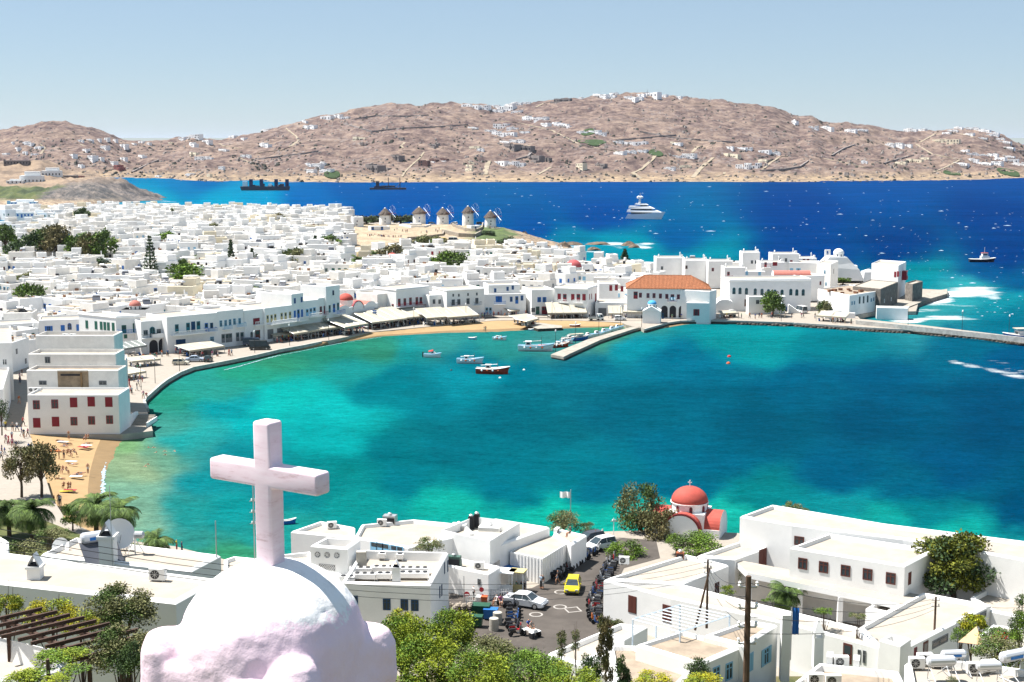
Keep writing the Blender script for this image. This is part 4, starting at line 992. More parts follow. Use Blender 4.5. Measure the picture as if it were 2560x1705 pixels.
h = house(1773,801,1790,796,728,9,'narrow white end wing beside the town hall', par=.2)
flag(PZ(1674,757,6.5), 1.6, 1.6, .9, WCOL['l'], 'small blue and white flag over the town hall balcony', WCOL['w'], 5)
# blue domed chapel
A = PZ(1606,808,QZ); B = PZ(1650,809,QZ); e = (B - A).normalized(); nn = Vector((-e.y, e.x, 0)) * 4.4
cp = Bld([A, B, B + nn, A + nn], QZ, zfrom(A.x, A.y, 778), 'tiny white chapel with a sky blue dome at the foot of the pier', name='chapel', cat='chapel', par=.02)
Wd = (B - A).length; rz = atan2(e.y, e.x)
b = MB(); M_ = Matrix.Rotation(rz, 4, 'Z') @ Matrix.Translation((0, -2.2, 0))
hh = cp.h
b.add([(-Wd / 2 - .1, -.1, hh - .02), (Wd / 2 + .1, -.1, hh - .02), (0, -.1, hh + 1.5), (-Wd / 2 - .1, 4.5, hh - .02), (Wd / 2 + .1, 4.5, hh - .02), (0, 4.5, hh + 1.5)], [(0, 1, 2), (5, 4, 3), (1, 4, 5, 2), (3, 0, 2, 5), (0, 3, 4, 1)], PLASTER, M_)
obj('gable_roof', b.mesh(), parent=cp.o)
dome_part(cp.o, (Matrix.Rotation(rz, 4, 'Z') @ Vector((0, .2, hh + .6))), 1.3, BLUE_D, 1.3, True, .8, wins='ad')
cp.win('ad', [(1657,790)], .5, 1.7)
# school
A = PZ(1822,787,QZ + .3); B = PZ(2029,776,QZ + .3)
sc_ = corners(1822,778,2026,776,11,QZ)
sch = Bld(sc_, QZ, zfrom(sc_[0].x, sc_[0].y, 698), 'long white school with a row of eleven arched green windows', name='school', cat='school', par=.35, cornice=.6)
sch.win('ta', [(1835,727),(1850,727),(1866,728),(1888,729),(1905,730),(1921,731),(1937,732),(1955,732),(1977,730),(1992,731),(2008,731)], .95, 2.0).win('nd', [(1866,757)], 1.2, 2.2)
h = house(1871,786,1963,785,741,3,'low white annexe with a small grey window before the school', par=.25); h.win('k', [(1894,755)], 1., 1.2)
b = MB(); st = PZ(1975, 783, QZ)
for i in range(8): b.box((-.45 + i * .45, 0, 0), (i * .45, 1.4, 2.6 - i * .32), PLASTER)
obj('outside_stair', b.mesh(), loc=st, label='white outside stair running down the right end of the school annexe', cat='stair')
# barrel store beside town hall
b = MB(); vault(b, 8, 2.6, 2.6, PLASTER, h=.6); b.box((-2.6, 0, -.2), (2.6, 8, 2.6), PLASTER)
obj('vaulted_store', b.mesh(fix=True), loc=PZ(1812, 783, QZ), rz=-.1, label='small white barrel vaulted building between town hall and school', cat='building')
awning(1806,783,1848,781,3,2.6,3.0,'small cream market canopy in front of the barrel vaulted building', segs=1)
# pink vault chapel
c4 = corners(2000,745,2060,742,9,2.5)
h = Bld(c4, 2.5, zfrom(c4[0].x, c4[0].y, 690), 'white chapel with a pink barrel roof behind the school', name='chapel', cat='chapel', par=.2)
b = MB(); vault(b, 12, 2.2, h.h - .5, PINK_D, M=Matrix.Rotation(pi / 2, 4, 'Z') @ Matrix.Translation((0, -1.6, 0)), h=.8, end=PLASTER); obj('barrel_roof', b.mesh(fix=True), parent=h.o)
h.win('r', [(2051,708)], .6, 1.2)
h = corner_house((2040,724),(2075,728),(2094,718),660,'tall plain white house between the pink vault and the whitewashed church', z0=2.5, par=.3, wall=PLASTER2); h.win('l', [(2062,680),(2065,710)], .7, 1.2).win('n', [(2084,678)], .5, 1.6)
h = house(1970,716,2042,718,655,9,'white house with light blue shutters behind the school', z0=2.5, par=.3); h.win('lo', [(1996,674)], .8, 1).win('ls', [(1979,675)], 1., 1.2)
# lumpy white church
g0 = PZ(2095, 700, 2.0)
root = obj('church', None, loc=g0, label='lumpy whitewashed church with a white dome and bell arch above the sea', cat='church')
b = MB()
b.loft([[(-10, -3, 0), (9, -3, 0), (9, 8, 0), (-10, 8, 0)], [(-6.8, -2.4, 5), (7.2, -2.4, 4), (7.2, 7, 4), (-6.8, 7, 5)], [(-4.4, -1.8, 8), (4.6, -1.8, 6.5), (4.6, 5, 6.5), (-4.4, 5, 8)], [(-3.6, -1.5, 8.9), (2.8, -1.5, 8.5), (2.8, 4, 8.5), (-3.6, 4, 8.9)]], PLASTER)
b.box((3.5, -2, 0), (7, 4, 5.4), PLASTER, taper=.4); b.box((9, -1, -1), (14, 5, 3.), PLASTER, taper=.5)
b.lathe([(2.4, 0), (2.4, 2.4), (1.8, 3.3), (.1, 3.9)], PLASTER, 14, T(11.5, 2, 0))
obj('walls', b.mesh(fix=True), parent=root)
dome_part(root, (.2, 1.2, 8.4), 1.9, PLASTER, 1.5, False, .85, wins='k')
b = MB(); b.box((-5.0, .3, 7.4), (-4.4, 1.1, 10.6), PLASTER); b.box((-3.6, .3, 7.4), (-3.0, 1.1, 10.6), PLASTER); b.box((-5.0, .3, 10.6), (-3., 1.1, 11.1), PLASTER); b.lathe([(.18, 9.9), (.26, 9.4), (.3, 9.3)], METAL, 8, T(-4, .7, 0))
obj('bell_arch', b.mesh(), parent=root)
# kastro houses with red balconies
for (x0, y0, x1, y1, yt, d, z0, lab, ws) in [
 (1930,712,1996,712,634,8,3.,'tallest white cluster house crowned by chimneys in the old quarter', [('k',[(1950,650),(1965,650)]),('rs',[(1978,655)])]),
 (1900,728,1960,728,655,8,2.5,'white house with a dark red door and small balcony below the tallest cluster', [('rd',[(1914,661)]),('rs',[(1935,658),(1940,658)])]),
 (1862,735,1912,735,678,7,2.,'white house with pale blue doors and washing below the red stair', [('ls',[(1858,682),(1867,682),(1899,684)])]),
 (1810,740,1862,740,668,8,2.,'white house with a dark red balcony door above the vaulted store', [('rd',[(1821,686)])]),
 (1855,705,1898,705,630,7,3.,'round cornered white house topped by a drum shaped terrace', [('k',[(1880,655),(1890,655)])]),
 (1770,712,1830,712,652,8,2.5,'white house with one dark red window behind the town hall roof', [('r',[(1782,674)])]),
 (1640,705,1712,705,644,9,2.,'broad white house with grey shutters behind the tiled roof', [('k',[(1655,670)])]),
 (1712,712,1770,712,650,9,2.,'stepped white house with arched brown door above the tiled roof', [('n',[(1716,668)])]),
 (1996,706,2040,706,645,8,3.,'white house with two slim red shutters left of the white domed church', [('rs',[(2010,652),(2020,652)])])]:
 h = house(x0, y0, x1, y1, yt, d, lab, z0=z0, par=.35)
 for st_, pt in ws: h.win(st_, pt, .8, 1.7 if 'd' in st_ else 1.2)
 if 'balcony' in lab: h.balc(*(1821, 695) if 'vaulted' in lab else (1916, 668), 2.6, 'rail', 'r')
 BLD[-1].tag = 1
 for j in range(3):
  q = h.poly[j]; obj('chimney', CHIM[(j + 1) % 4], parent=h.o, loc=(q[0] * .8, q[1] * .6, h.h - .4))
b = MB()
for i in range(9): b.box((i * .35, 0, 2.6 - i * .3), (i * .35 + .36, 1, 2.75 - i * .3), WCOL['r'])
b.tube([(0, 0, 3.6), (3.2, 0, .9)], .05, WCOL['r'], 4)
obj('red_stair', b.mesh(), loc=PZ(1945, 684, 4.2), label='dark red outside stair among white houses of the old quarter', cat='stair')
# little venice end: house with red balcony on stone, stone buildings, low cream roofed hall
h = corner_house((2176,742),(2243,748),(2262,736),663,'white house with a dark red overhanging balcony at the end of the town', z0=1.1, par=.35)
h.win('rs', [(2238,686),(2245,685),(2250,684)], .7, 1.7); 
_, hp_, a_, nr_ = h.face(2256, 690); b = MB(); b.box((-1.5, -1.6, -1.2), (1.5, 0, 0), WCOL['r']); b.box((-1.3, -1.4, 0), (1.3, 0, 1.6), WCOL['r']); b.box((-1.5, -1.6, 1.6), (1.5, 0, 1.75), WCOL['r'])
obj('red_balcony', b.mesh(), parent=h.o, loc=hp_ - h.c, rz=a_)
b = MB(); h = corner_house((2130,772),(2200,780),(2243,760),722,'dark rubble stone tavern with cream roof beside the breakwater', z0=1.1, wall=DSTONE, par=.2); h.win('w', [(2211,752),(2228,748)], 1., 1.1).win('k', [(2220,772),(2232,768)], 1.2, 1.6)
h = corner_house((2262,752),(2280,756),(2305,748),710,'dark stone storehouse at the foot of the breakwater platform', z0=1.1, wall=DSTONE, par=.4)
h = corner_house((2043,772),(2122,790),(2202,776),738,'low white tavern hall with arched green windows and cluttered terrace roof', z0=1.1, par=.3, roof=ROOF2)
h.win('ka', [(2149,750),(2159,749),(2169,747)], .9, 2.2).win('l', [(2130,758),(2136,757),(2178,750),(2184,748)], .7, 1.1).win('td', [(2194,752)], .7, 1.9)
awning(2040,788,2114,793,4,2.8,3.8,'cream lean-to canopy on the left face of the tavern hall', segs=2)
rn = random.Random(9)
for i in range(9):
 p = PZ(rn.uniform(2075, 2185), rn.uniform(724, 736), h.z1 - .25); b = MB(); sz = rn.uniform(.4, .8); b.box((-sz, -sz * .6, 0), (sz, sz * .6, sz), mat('terracotta_pot', (.25, .12, .07), .9), taper=-.06); b.box((-sz * .8, -sz * .4, sz), (sz * .8, sz * .4, sz * 1.05), DARK)
 obj('planter', b.mesh(), loc=p, rz=rn.uniform(0, 3), label='brown planter box standing on the tavern hall roof', cat='planter', group='planters on the tavern roof')
h = house(2150,746,2238,744,716,6,'white terrace restaurant with a row of small arches under the red balcony house', z0=1.1, par=.3); h.win('kA', [(2165,722),(2178,722),(2190,722)], .8, 1.)
h = house(2191,796,2269,798,768,4.5,'white concrete box at the water edge by the breaking waves', name='pump_house', cat='building', z0=.3, par=.3)
h = house(2062,796,2108,796,777,2.6,'small white ticket kiosk with blue window panels', name='kiosk', cat='kiosk', par=.1); h.win('bs', [(2080,785),(2096,784)], 1.7, 1.4).win('bs', [(2068,786)], .5, 1.4)
h = house(2108,795,2138,796,781,.5,'low white pierced parapet wall right of the blue ticket kiosk', name='parapet_wall', cat='wall', par=.05)
# breakwater platform right
b = MB(); pl = ccw([tuple(PZ(x, y, 1.4)[:2]) for x, y in [(2230,760),(2300,738),(2330,728),(2368,722),(2368,734),(2320,748),(2270,768),(2240,778)]]); b.prism(pl, -2, 1.4, DSTONE, PIERM)
obj('breakwater', b.mesh(), label='paved stone breakwater platform struck by white breaking waves', cat='breakwater')
b = MB(); strip_wall([PZ(x, y, 2.3) for x, y in [(2142,800),(2300,816),(2445,831),(2700,858)]], QZ - .1, 2.3, .5, COPE, b)
obj('sea_wall', b.mesh(fix=True), label='long pale sea wall along the back of the low quay', cat='wall')
# ============================================================ FAR HILLSIDE: tracks, walls, villas
def cast(bvh, px, py):
 d = ray(px, py).normalized(); r = bvh.ray_cast(C0, d)
 return r[0]
HV = mat('far_white_plaster', (.86, .86, .86), .9, .05, .1)
HG = mat('far_grey_stone', (.24, .21, .20), .95, .2, .1)
TRACK = mat('dirt_track', (.30, .25, .185), 1, .2, .1)
def track(pts, w, m, label, cat, bvh=hillb, name='dirt_track', lift=.45, th=0):
 P = []
 for a_, c_ in zip(pts, pts[1:]):
  for i in range(8):
   t = i / 8; q = cast(bvh, a_[0] + (c_[0] - a_[0]) * t, a_[1] + (c_[1] - a_[1]) * t)
   if q: P.append(q)
 if len(P) < 3: return
 b = MB(); vs = []
 for i, p in enumerate(P):
  d = (P[min(i + 1, len(P) - 1)] - P[max(i - 1, 0)]); d.z = 0; d.normalize(); nn = Vector((d.y, -d.x, 0)) * w * (.62 if not cat else 1)
  vs += [p - nn + Vector((0, 0, lift + th)), p + nn + Vector((0, 0, lift + th)), p - nn - Vector((0, 0, 3)), p + nn - Vector((0, 0, 3))]
 n_ = len(P)
 b.add(vs, [(4 * i, 4 * i + 4, 4 * i + 5, 4 * i + 1) for i in range(n_ - 1)] + [(4 * i + 1, 4 * i + 5, 4 * i + 7, 4 * i + 3) for i in range(n_ - 1)] + [(4 * i + 4, 4 * i, 4 * i + 2, 4 * i + 6) for i in range(n_ - 1)], m)
 o = obj(name, b.mesh(fix=True), label=label, cat=cat, kind=None if cat else 'structure')
for pts, w in [([(716,320),(722,326),(742,341),(746,352),(730,364),(712,372),(700,376)],4),([(700,376),(660,380),(620,388),(600,395)],2.2),([(548,359),(560,365),(590,370),(600,372)],3),([(600,395),(620,404),(640,408)],2.5),
               ([(1005,442),(1012,430),(1030,412),(1050,395),(1062,378)],2.4),([(1212,437),(1216,420),(1222,400)],6),([(1012,356),(1004,364),(1010,371)],3.5),
               ([(1250,302),(1290,306),(1340,316),(1380,326),(1420,346),(1450,362),(1500,372),(1560,380)],3),([(1300,294),(1320,288),(1336,285)],4),([(1645,378),(1630,400),(1600,425),(1582,432),(1605,448)],4.5),([(1340,268),(1360,258),(1380,254)],3),
               ([(1732,444),(1748,425),(1765,408),(1785,392)],5),([(1730,382),(1740,370),(1748,366)],4),([(1900,430),(1925,408),(1950,392),(1970,390)],3),([(1300,362),(1320,364),(1335,370)],3),([(1342,438),(1360,428),(1380,416)],3.5),
               ([(2300,356),(2325,342),(2340,333),(2400,334),(2440,345)],3.2),([(2290,360),(2330,385),(2380,395),(2400,400),(2360,420),(2330,432)],3),([(2040,392),(2120,408),(2160,418),(2210,422)],2.5),([(1330,385),(1360,398),(1372,402)],3),([(100,360),(112,370),(100,388)],3),([(200,360),(212,366)],3),([(1790,442),(1810,436),(1812,430)],3)]:
 track(pts, w, TRACK, None, None)
for k_, (pts, w) in enumerate([([(880,300),(940,290),(1010,292),(1080,288)],1.2),([(860,310),(930,330),(1000,322),(1100,318),(1180,312)],1),([(640,400),(700,392),(760,385),(800,378)],1.2),([(1600,330),(1680,345),(1760,352),(1850,358)],1),([(2080,390),(2110,372),(2140,362)],1.2),([(1900,428),(1960,425),(2000,418),(2024,402)],1.1),([(2210,410),(2250,398),(2290,388)],1.2),([(330,432),(370,412),(400,400)],1.2),([(1290,400),(1320,392),(1330,382)],1.3),([(1540,352),(1620,345),(1700,338)],1)]):
 track(pts, w, HG, 'dry stone field wall crossing the bare hillside, ' + ['leftmost on the ridge shoulder','below the ridge left of the masts','above the barge rising right','across the middle right slope','rising steeply under the right ridge','low above the rocky shore at right','under the right hand village','on the slope behind the cliff headland','left of the grey hillside tower','longest above the green lawns'][k_], 'stone wall', name='field_wall', th=1.2, lift=.8)
# lawns
for j, (x, y, rx) in enumerate([(1480,355,36),(1470,331,18),(1640,385,18),(2380,432,20),(2520,430,26),(830,437,20)]):
 b = MB(); c0 = cast(hillb, x, y)
 if c0 is None: continue
 k = 16; r = rx / scale_at(c0); vs = []; 
 for q in range(2):
  for i in range(k):
   a = 2 * pi * i / k; xx = c0.x + cos(a) * r; yy = c0.y + sin(a) * r * 1.6; hh_ = hillb.ray_cast(Vector((xx, yy, 400)), Vector((0, 0, -1)))[0]; z_ = (hh_.z if hh_ else c0.z)
   vs.append((xx, yy, z_ + 1.2 if q == 0 else z_ - 4))
 b.add(vs, [tuple(range(k))] + [(i, k + i, k + (i + 1) % k, (i + 1) % k) for i in range(k)], mat('lawn', (.035, .065, .02), 1, .3, .1)); obj('lawn', b.mesh(fix=True), kind='structure')
VIL = [ # px, py, width px, kind w white / g unfinished grey / c cream
 (40,374,26,'w'),(68,362,30,'w'),(95,372,22,'w'),(12,388,20,'w'),(60,385,18,'w'),(30,360,14,'w'),(85,388,16,'w'),(200,355,18,'w'),(222,352,20,'w'),(245,352,14,'w'),(264,350,24,'w'),(285,353,18,'w'),(210,378,26,'w'),(258,373,24,'w'),(305,368,34,'w'),(332,362,20,'w'),(350,358,24,'w'),(370,362,14,'w'),(180,392,24,'w'),(200,418,26,'w'),(225,400,30,'w'),(250,398,18,'w'),(280,412,24,'w'),(305,400,28,'w'),(350,394,34,'w'),(290,425,26,'r'),
 (425,360,14,'c'),(452,352,22,'w'),(482,345,38,'w'),(515,357,26,'w'),(480,366,36,'w'),(482,388,32,'c'),(520,398,22,'w'),(555,378,30,'w'),(497,400,24,'w'),(552,424,14,'w'),(472,440,26,'w'),(394,443,18,'w'),(519,443,14,'c'),(420,375,20,'g'),(580,345,22,'w'),(605,350,26,'w'),(662,329,30,'w'),(660,367,36,'w'),(612,393,28,'w'),(770,323,44,'w'),(760,306,20,'w'),(815,298,30,'w'),(840,294,34,'w'),(862,297,20,'w'),(770,415,20,'w'),(790,418,26,'w'),(805,412,22,'w'),(812,430,36,'w'),(775,432,24,'w'),
 (898,350,34,'c'),(1000,348,22,'g'),(905,364,24,'g'),(985,396,34,'g'),(925,425,50,'g'),(960,427,40,'g'),(1057,414,24,'u'),(1080,403,24,'u'),(1108,401,20,'u'),(1080,365,30,'g'),(1185,372,30,'c'),(1200,378,18,'w'),(1172,418,20,'c'),(1178,410,14,'c'),(1170,428,26,'c'),
 (1165,266,22,'w'),(1185,270,26,'w'),(1205,274,30,'w'),(1235,262,26,'w'),(1270,266,30,'w'),(1290,262,26,'w'),(1240,280,34,'w'),(1265,279,36,'w'),(1290,282,26,'w'),(1315,260,20,'w'),(1180,322,24,'w'),(1225,330,28,'w'),(1250,322,34,'w'),(1280,324,26,'w'),(1245,338,34,'w'),(1275,338,26,'w'),(1310,334,26,'w'),(1320,300,36,'w'),(1350,300,34,'w'),(1260,358,30,'w'),(1290,357,38,'w'),(1270,370,40,'g'),(1305,374,40,'g'),
 (1360,317,26,'w'),(1385,311,26,'w'),(1400,315,36,'w'),(1415,320,22,'w'),(1250,412,34,'w'),(1290,414,38,'w'),(1362,402,24,'g'),(1330,400,60,'g'),(1455,334,26,'w'),(1480,334,36,'w'),(1500,337,24,'w'),(1540,358,28,'w'),(1570,361,30,'w'),(1600,362,30,'w'),(1545,386,34,'w'),(1575,383,26,'w'),(1602,381,28,'w'),(1445,421,26,'c'),(1500,415,34,'g'),(1405,253,40,'g'),
 (1490,240,28,'w'),(1505,246,26,'w'),(1525,244,24,'d'),(1535,236,18,'w'),(1565,246,24,'w'),(1590,248,30,'w'),(1600,240,26,'w'),(1630,241,34,'w'),(1655,242,24,'w'),(1695,245,16,'w'),(1450,242,12,'w'),(1580,252,26,'w'),
 (1690,363,26,'w'),(1672,424,26,'w'),(1700,396,36,'w'),(1720,395,30,'w'),(1685,360,18,'c'),(1712,420,26,'c'),(1823,373,20,'w'),(1852,374,24,'w'),(1870,376,16,'w'),(1827,393,40,'c'),(1910,382,26,'w'),(1935,386,26,'w'),(1900,395,26,'g'),(1855,422,30,'w'),(1880,420,34,'w'),(1905,405,26,'c'),(1983,307,18,'d'),(2032,322,20,'w'),(2065,324,32,'w'),(2125,330,28,'w'),(2150,328,30,'w'),
 (2275,329,30,'w'),(2300,328,26,'w'),(2220,365,26,'w'),(2235,366,40,'w'),(2265,366,26,'w'),(2160,408,14,'w'),(2250,411,28,'c'),(2285,405,34,'c'),(2310,400,26,'c'),(2350,355,36,'c'),(2380,361,26,'c'),(2380,329,24,'w'),(2395,322,20,'w'),(2430,324,28,'w'),(2460,330,26,'w'),(2480,340,26,'w'),(2420,338,24,'w'),(2455,348,20,'w'),(2510,358,28,'w'),(2500,350,18,'w'),(2410,380,20,'w'),(2430,388,24,'w'),(2455,390,26,'w'),(2480,390,26,'w'),(2500,400,24,'w'),(2430,403,26,'w'),(2400,413,34,'w'),(2460,412,34,'w'),(2520,394,26,'w'),(2530,405,26,'w'),(2545,414,36,'w'),(2490,412,24,'w'),(2520,372,26,'w'),(2545,380,24,'g'),(2485,335,20,'w'),(2365,335,18,'w')]
def villa_mesh(r, kind):
 b = MB(); wm = {'w': HV, 'c': CREAMW, 'g': HG, 'u': mat('unfinished_brick', (.16, .09, .08), .9), 'r': mat('dull_red_render', (.25, .09, .08), .9), 'd': HV}[kind]
 n_ = r.choice((2, 3, 3, 4)); x = -8; wb = MB()
 tot = 0; W_ = [r.uniform(4, 8) for _ in range(n_)]; x = -sum(W_) / 2
 for i, w in enumerate(W_):
  h = r.uniform(3.2, 6.5); d = r.uniform(5, 8); y = r.uniform(-1.5, 1.5)
  b.box((x, y, -4), (x + w - .02, y + d, h), wm); b.box((x + .3, y + .3, h - .001), (x + w - .3, y + d - .3, h + .02), ROOF if kind in 'wcd' else wm)
  k = max(1, int(w / 2.2))
  for s_ in range(2 if h > 5.4 else 1):
   for j in range(k):
    if r.random() < .8: wx_ = x + w * (j + .5) / k; z_ = .9 + s_ * 2.9; wd = .55 if kind not in 'gu' else .8; wb.box((wx_ - wd, y - .08, z_ - .3), (wx_ + wd, y - .005, z_ + 1.3), DARK)
  x += w
 if kind == 'd': b.lathe([(3.2, 3), (3.1, 5), (2.4, 6.8), (1.2, 7.8), (.1, 8.1)], HV, 12, T(0, 3, 0))
 if r.random() < .5: b.box((-sum(W_) / 2 - 3, -4.5, -5), (sum(W_) / 2 + 2, -1.6, .1), HV if r.random() < .4 else HG)
 return b.mesh(), wb.mesh(), sum(W_)
VPROT = {}
rv = random.Random(21)
for k in 'wcgurd': VPROT[k] = [villa_mesh(rv, k) for _ in range(6 if k == 'w' else 3)]
VDES = {'w': 'white villa', 'c': 'cream villa', 'g': 'grey unfinished villa', 'u': 'dark brick shell of a house', 'r': 'dull red house', 'd': 'white house with a domed roof'}
LMV = [('the bare summit at far left', 135, 303), ('the sea cliff headland', 300, 440), ('the four towered barge', 662, 440), ('the zigzag track', 735, 345), ('the crane barge', 970, 440), ('the steep straight shore track', 1216, 420), ('the radio masts', 1620, 238), ('the hillside lawn', 1480, 352), ('the anchored yacht', 1617, 440), ('the notch in the right ridge', 2029, 300), ('the village at the right edge', 2450, 370), ('the dark shore cliffs', 2080, 440)]
def relabel(items, lms, descf, maxw=16, far=1.0):
 """items: (obj, px, py). gives each a phrase: desc, ordinal, direction, landmark — unique by counting"""
 ORD = ['', 'second ', 'third ', 'fourth ', 'fifth ', 'sixth ', 'seventh ', 'eighth ', 'ninth ', 'tenth ', 'eleventh ', 'twelfth ', 'thirteenth ', 'fourteenth ', 'fifteenth ', 'sixteenth ', 'seventeenth ', 'eighteenth ', 'nineteenth ', 'twentieth ']
 cells = {}
 for o, px, py in items:
  bst = min(lms, key=lambda L_: hypot((L_[1] - px), (L_[2] - py) * 2.2))
  dx, dy_ = px - bst[1], (py - bst[2]) * 2.2
  if abs(dx) > abs(dy_): w_ = 'right of' if dx > 0 else 'left of'
  else: w_ = 'in front of' if dy_ > 0 else 'behind'
  cells.setdefault((bst[0], w_, descf(o)), []).append((hypot(dx, dy_), o))
 for (lm, w_, ds), lst in cells.items():
  lst.sort(key=lambda t: t[0])
  for i, (_, o) in enumerate(lst):
   if len(lst) == 1: o['label'] = trunc('%s %s %s' % (ds, w_, lm), 16)
   else: o['label'] = trunc('%s, %s %s %s' % (ds, (ORD[i] if i < 20 else 'number %d ' % (i + 1)) + ('nearest' if i else 'nearest'), w_, lm), 16)
its = []
for px, py, w, k in VIL:
 p = cast(hillb, px, py)
 if p is None or px < 270 and py > 395: 
  p2 = cast(headb, px, py); p = p2 or p
 if p is None: p = cast(hillb, px, py + 6) or cast(hillb, px, py + 14)
 if p is None: continue
 bm_, wm_, tw = rv.choice(VPROT[k]); s_ = 1.2 * w / scale_at(p) / tw
 o = obj('hillside_villa', bm_, loc=(p.x, p.y, p.z - .6), rz=rv.uniform(-1.05, -.45), cat='villa', group='villas scattered over the far hills'); o.scale = (s_, s_, max(.85, s_ * .9))
 obj('windows', wm_, parent=o, kind='stuff'); o['vk'] = VDES[k]; its.append((o, px, py))
 its[-1][0]['sz'] = 'large ' if w > 33 else ('small ' if w < 20 else '')
relabel(its, LMV, lambda o: o['sz'] + o['vk'])
for o, *_ in its: del o['vk']; del o['sz']
# headland houses
hh_ = []
for (px, py, wpx, hpx, lab, kd) in [(58,508,64,12,'low white house with blue doors at the foot of the green headland','w'),(22,508,8,22,'white gable end beside the low headland house','w'),(78,446,56,24,'broad white villa on the shoulder above the green headland','w'),(128,432,48,18,'stepped white villa above the headland retaining wall','w'),(40,405,60,14,'grey unfinished block on the rise at the far left','g'),(36,455,40,10,'low white house left of the broad headland villa','w'),(188,442,40,6,'low dark red walled house on the headland','r'),(160,440,60,5,'grey retaining wall block below the stepped headland villa','g')]:
 p = cast(headb, px, py + hpx * .4) or PD(px, py, 1300)
 s = 1 / scale_at(p); wd = wpx * s; ht = hpx * s * 1.1; b = MB(); wm = {'w': PLASTER, 'g': HG, 'r': mat('dull_red_render', (.25, .09, .08), .9)}[kd]
 b.box((-wd / 2, 0, -3), (wd / 2, wd * .4, ht * .62), wm)
 if kd == 'w' and wpx > 30: b.box((-wd * .3, wd * .1, ht * .62), (wd * .35, wd * .38, ht), wm)
 o = obj('headland_house', b.mesh(), loc=p, label=lab, cat='house', rz=.1); wb = MB(); k = max(1, int(wd / 3))
 for i in range(k):
  x = -wd / 2 + wd * (i + .5) / k; wb.box((x - .5, -.08, .5), (x + .5, -.005, min(2.3, ht * .5)), WCOL['b'] if 'blue' in lab else DARK)
 obj('windows', wb.mesh(), parent=o)
# boulders and scrub strewn over the hills
rb_ = random.Random(77); b = MB(); BR = mat('hill_boulder', (.23, .20, .185), .95, .3, .05); SB = mat('hill_shrub', (.05, .05, .04), 1)
for i in range(4200):
 px = rb_.uniform(-200, 2700); ys_ = interp_row([(a, c) for a, c in SIL], px)[0]; yc = interp_row([(a, c) for a, c in COAST], px)[0]
 py = ys_ + (yc - ys_) * rb_.random() ** .9
 if noise.noise(Vector((px * .012, py * .03, 5))) < -.05 and i % 3: continue
 p = cast(hillb, px, py)
 if p is None: continue
 s_ = rb_.uniform(1.2, 3.6) * (1.5 if rb_.random() < .06 else 1); m_ = BR if rb_.random() < .62 else SB; k = 5
 top = [(cos(2 * pi * j / k + i) * s_ * rb_.uniform(.3, .7), sin(2 * pi * j / k + i) * s_ * rb_.uniform(.3, .7), s_ * rb_.uniform(.3, .7)) for j in range(k)]
 bot = [(cos(2 * pi * j / k + i) * s_ * rb_.uniform(.9, 1.3), sin(2 * pi * j / k + i) * s_ * rb_.uniform(.9, 1.3), -s_ * .5) for j in range(k)]
 b.add(bot + top, [(j, (j + 1) % k, k + (j + 1) % k, k + j) for j in range(k)] + [tuple(range(k, 2 * k))], m_, Matrix.Translation(p))
obj('hill_boulders', b.mesh(), kind='stuff', label='countless grey boulders and dark shrubs strewn over the bare hills', cat='boulders')
# radio masts
for j, (px, py, h) in enumerate([(1618,240,16),(1578,241,8),(1542,238,9),(1710,240,5),(1776,250,8),(2128,311,9)]):
 p = cast(hillb, px, py + 3) or PD(px, py, 2940)
 b = MB(); H_ = h * p.y / F * 1.25; b.tube([(0, 0, -3), (0, 0, H_)], 1.1 if j == 0 else .5, METAL, 4, r2=.25); b.box((-1.6, -.2, H_ * .6), (1.6, .2, H_ * .66), METAL) if j == 0 else None
 obj('radio_mast', b.mesh(), loc=p, label=['tallest radio mast on the hill summit', 'short mast just left of the tallest one', 'thin mast at the left of the summit houses', 'thin mast right of the summit houses', 'thin mast on the right flank of the summit', 'thin mast on the right hand ridge past the notch'][j], cat='mast', group='masts on the skyline')

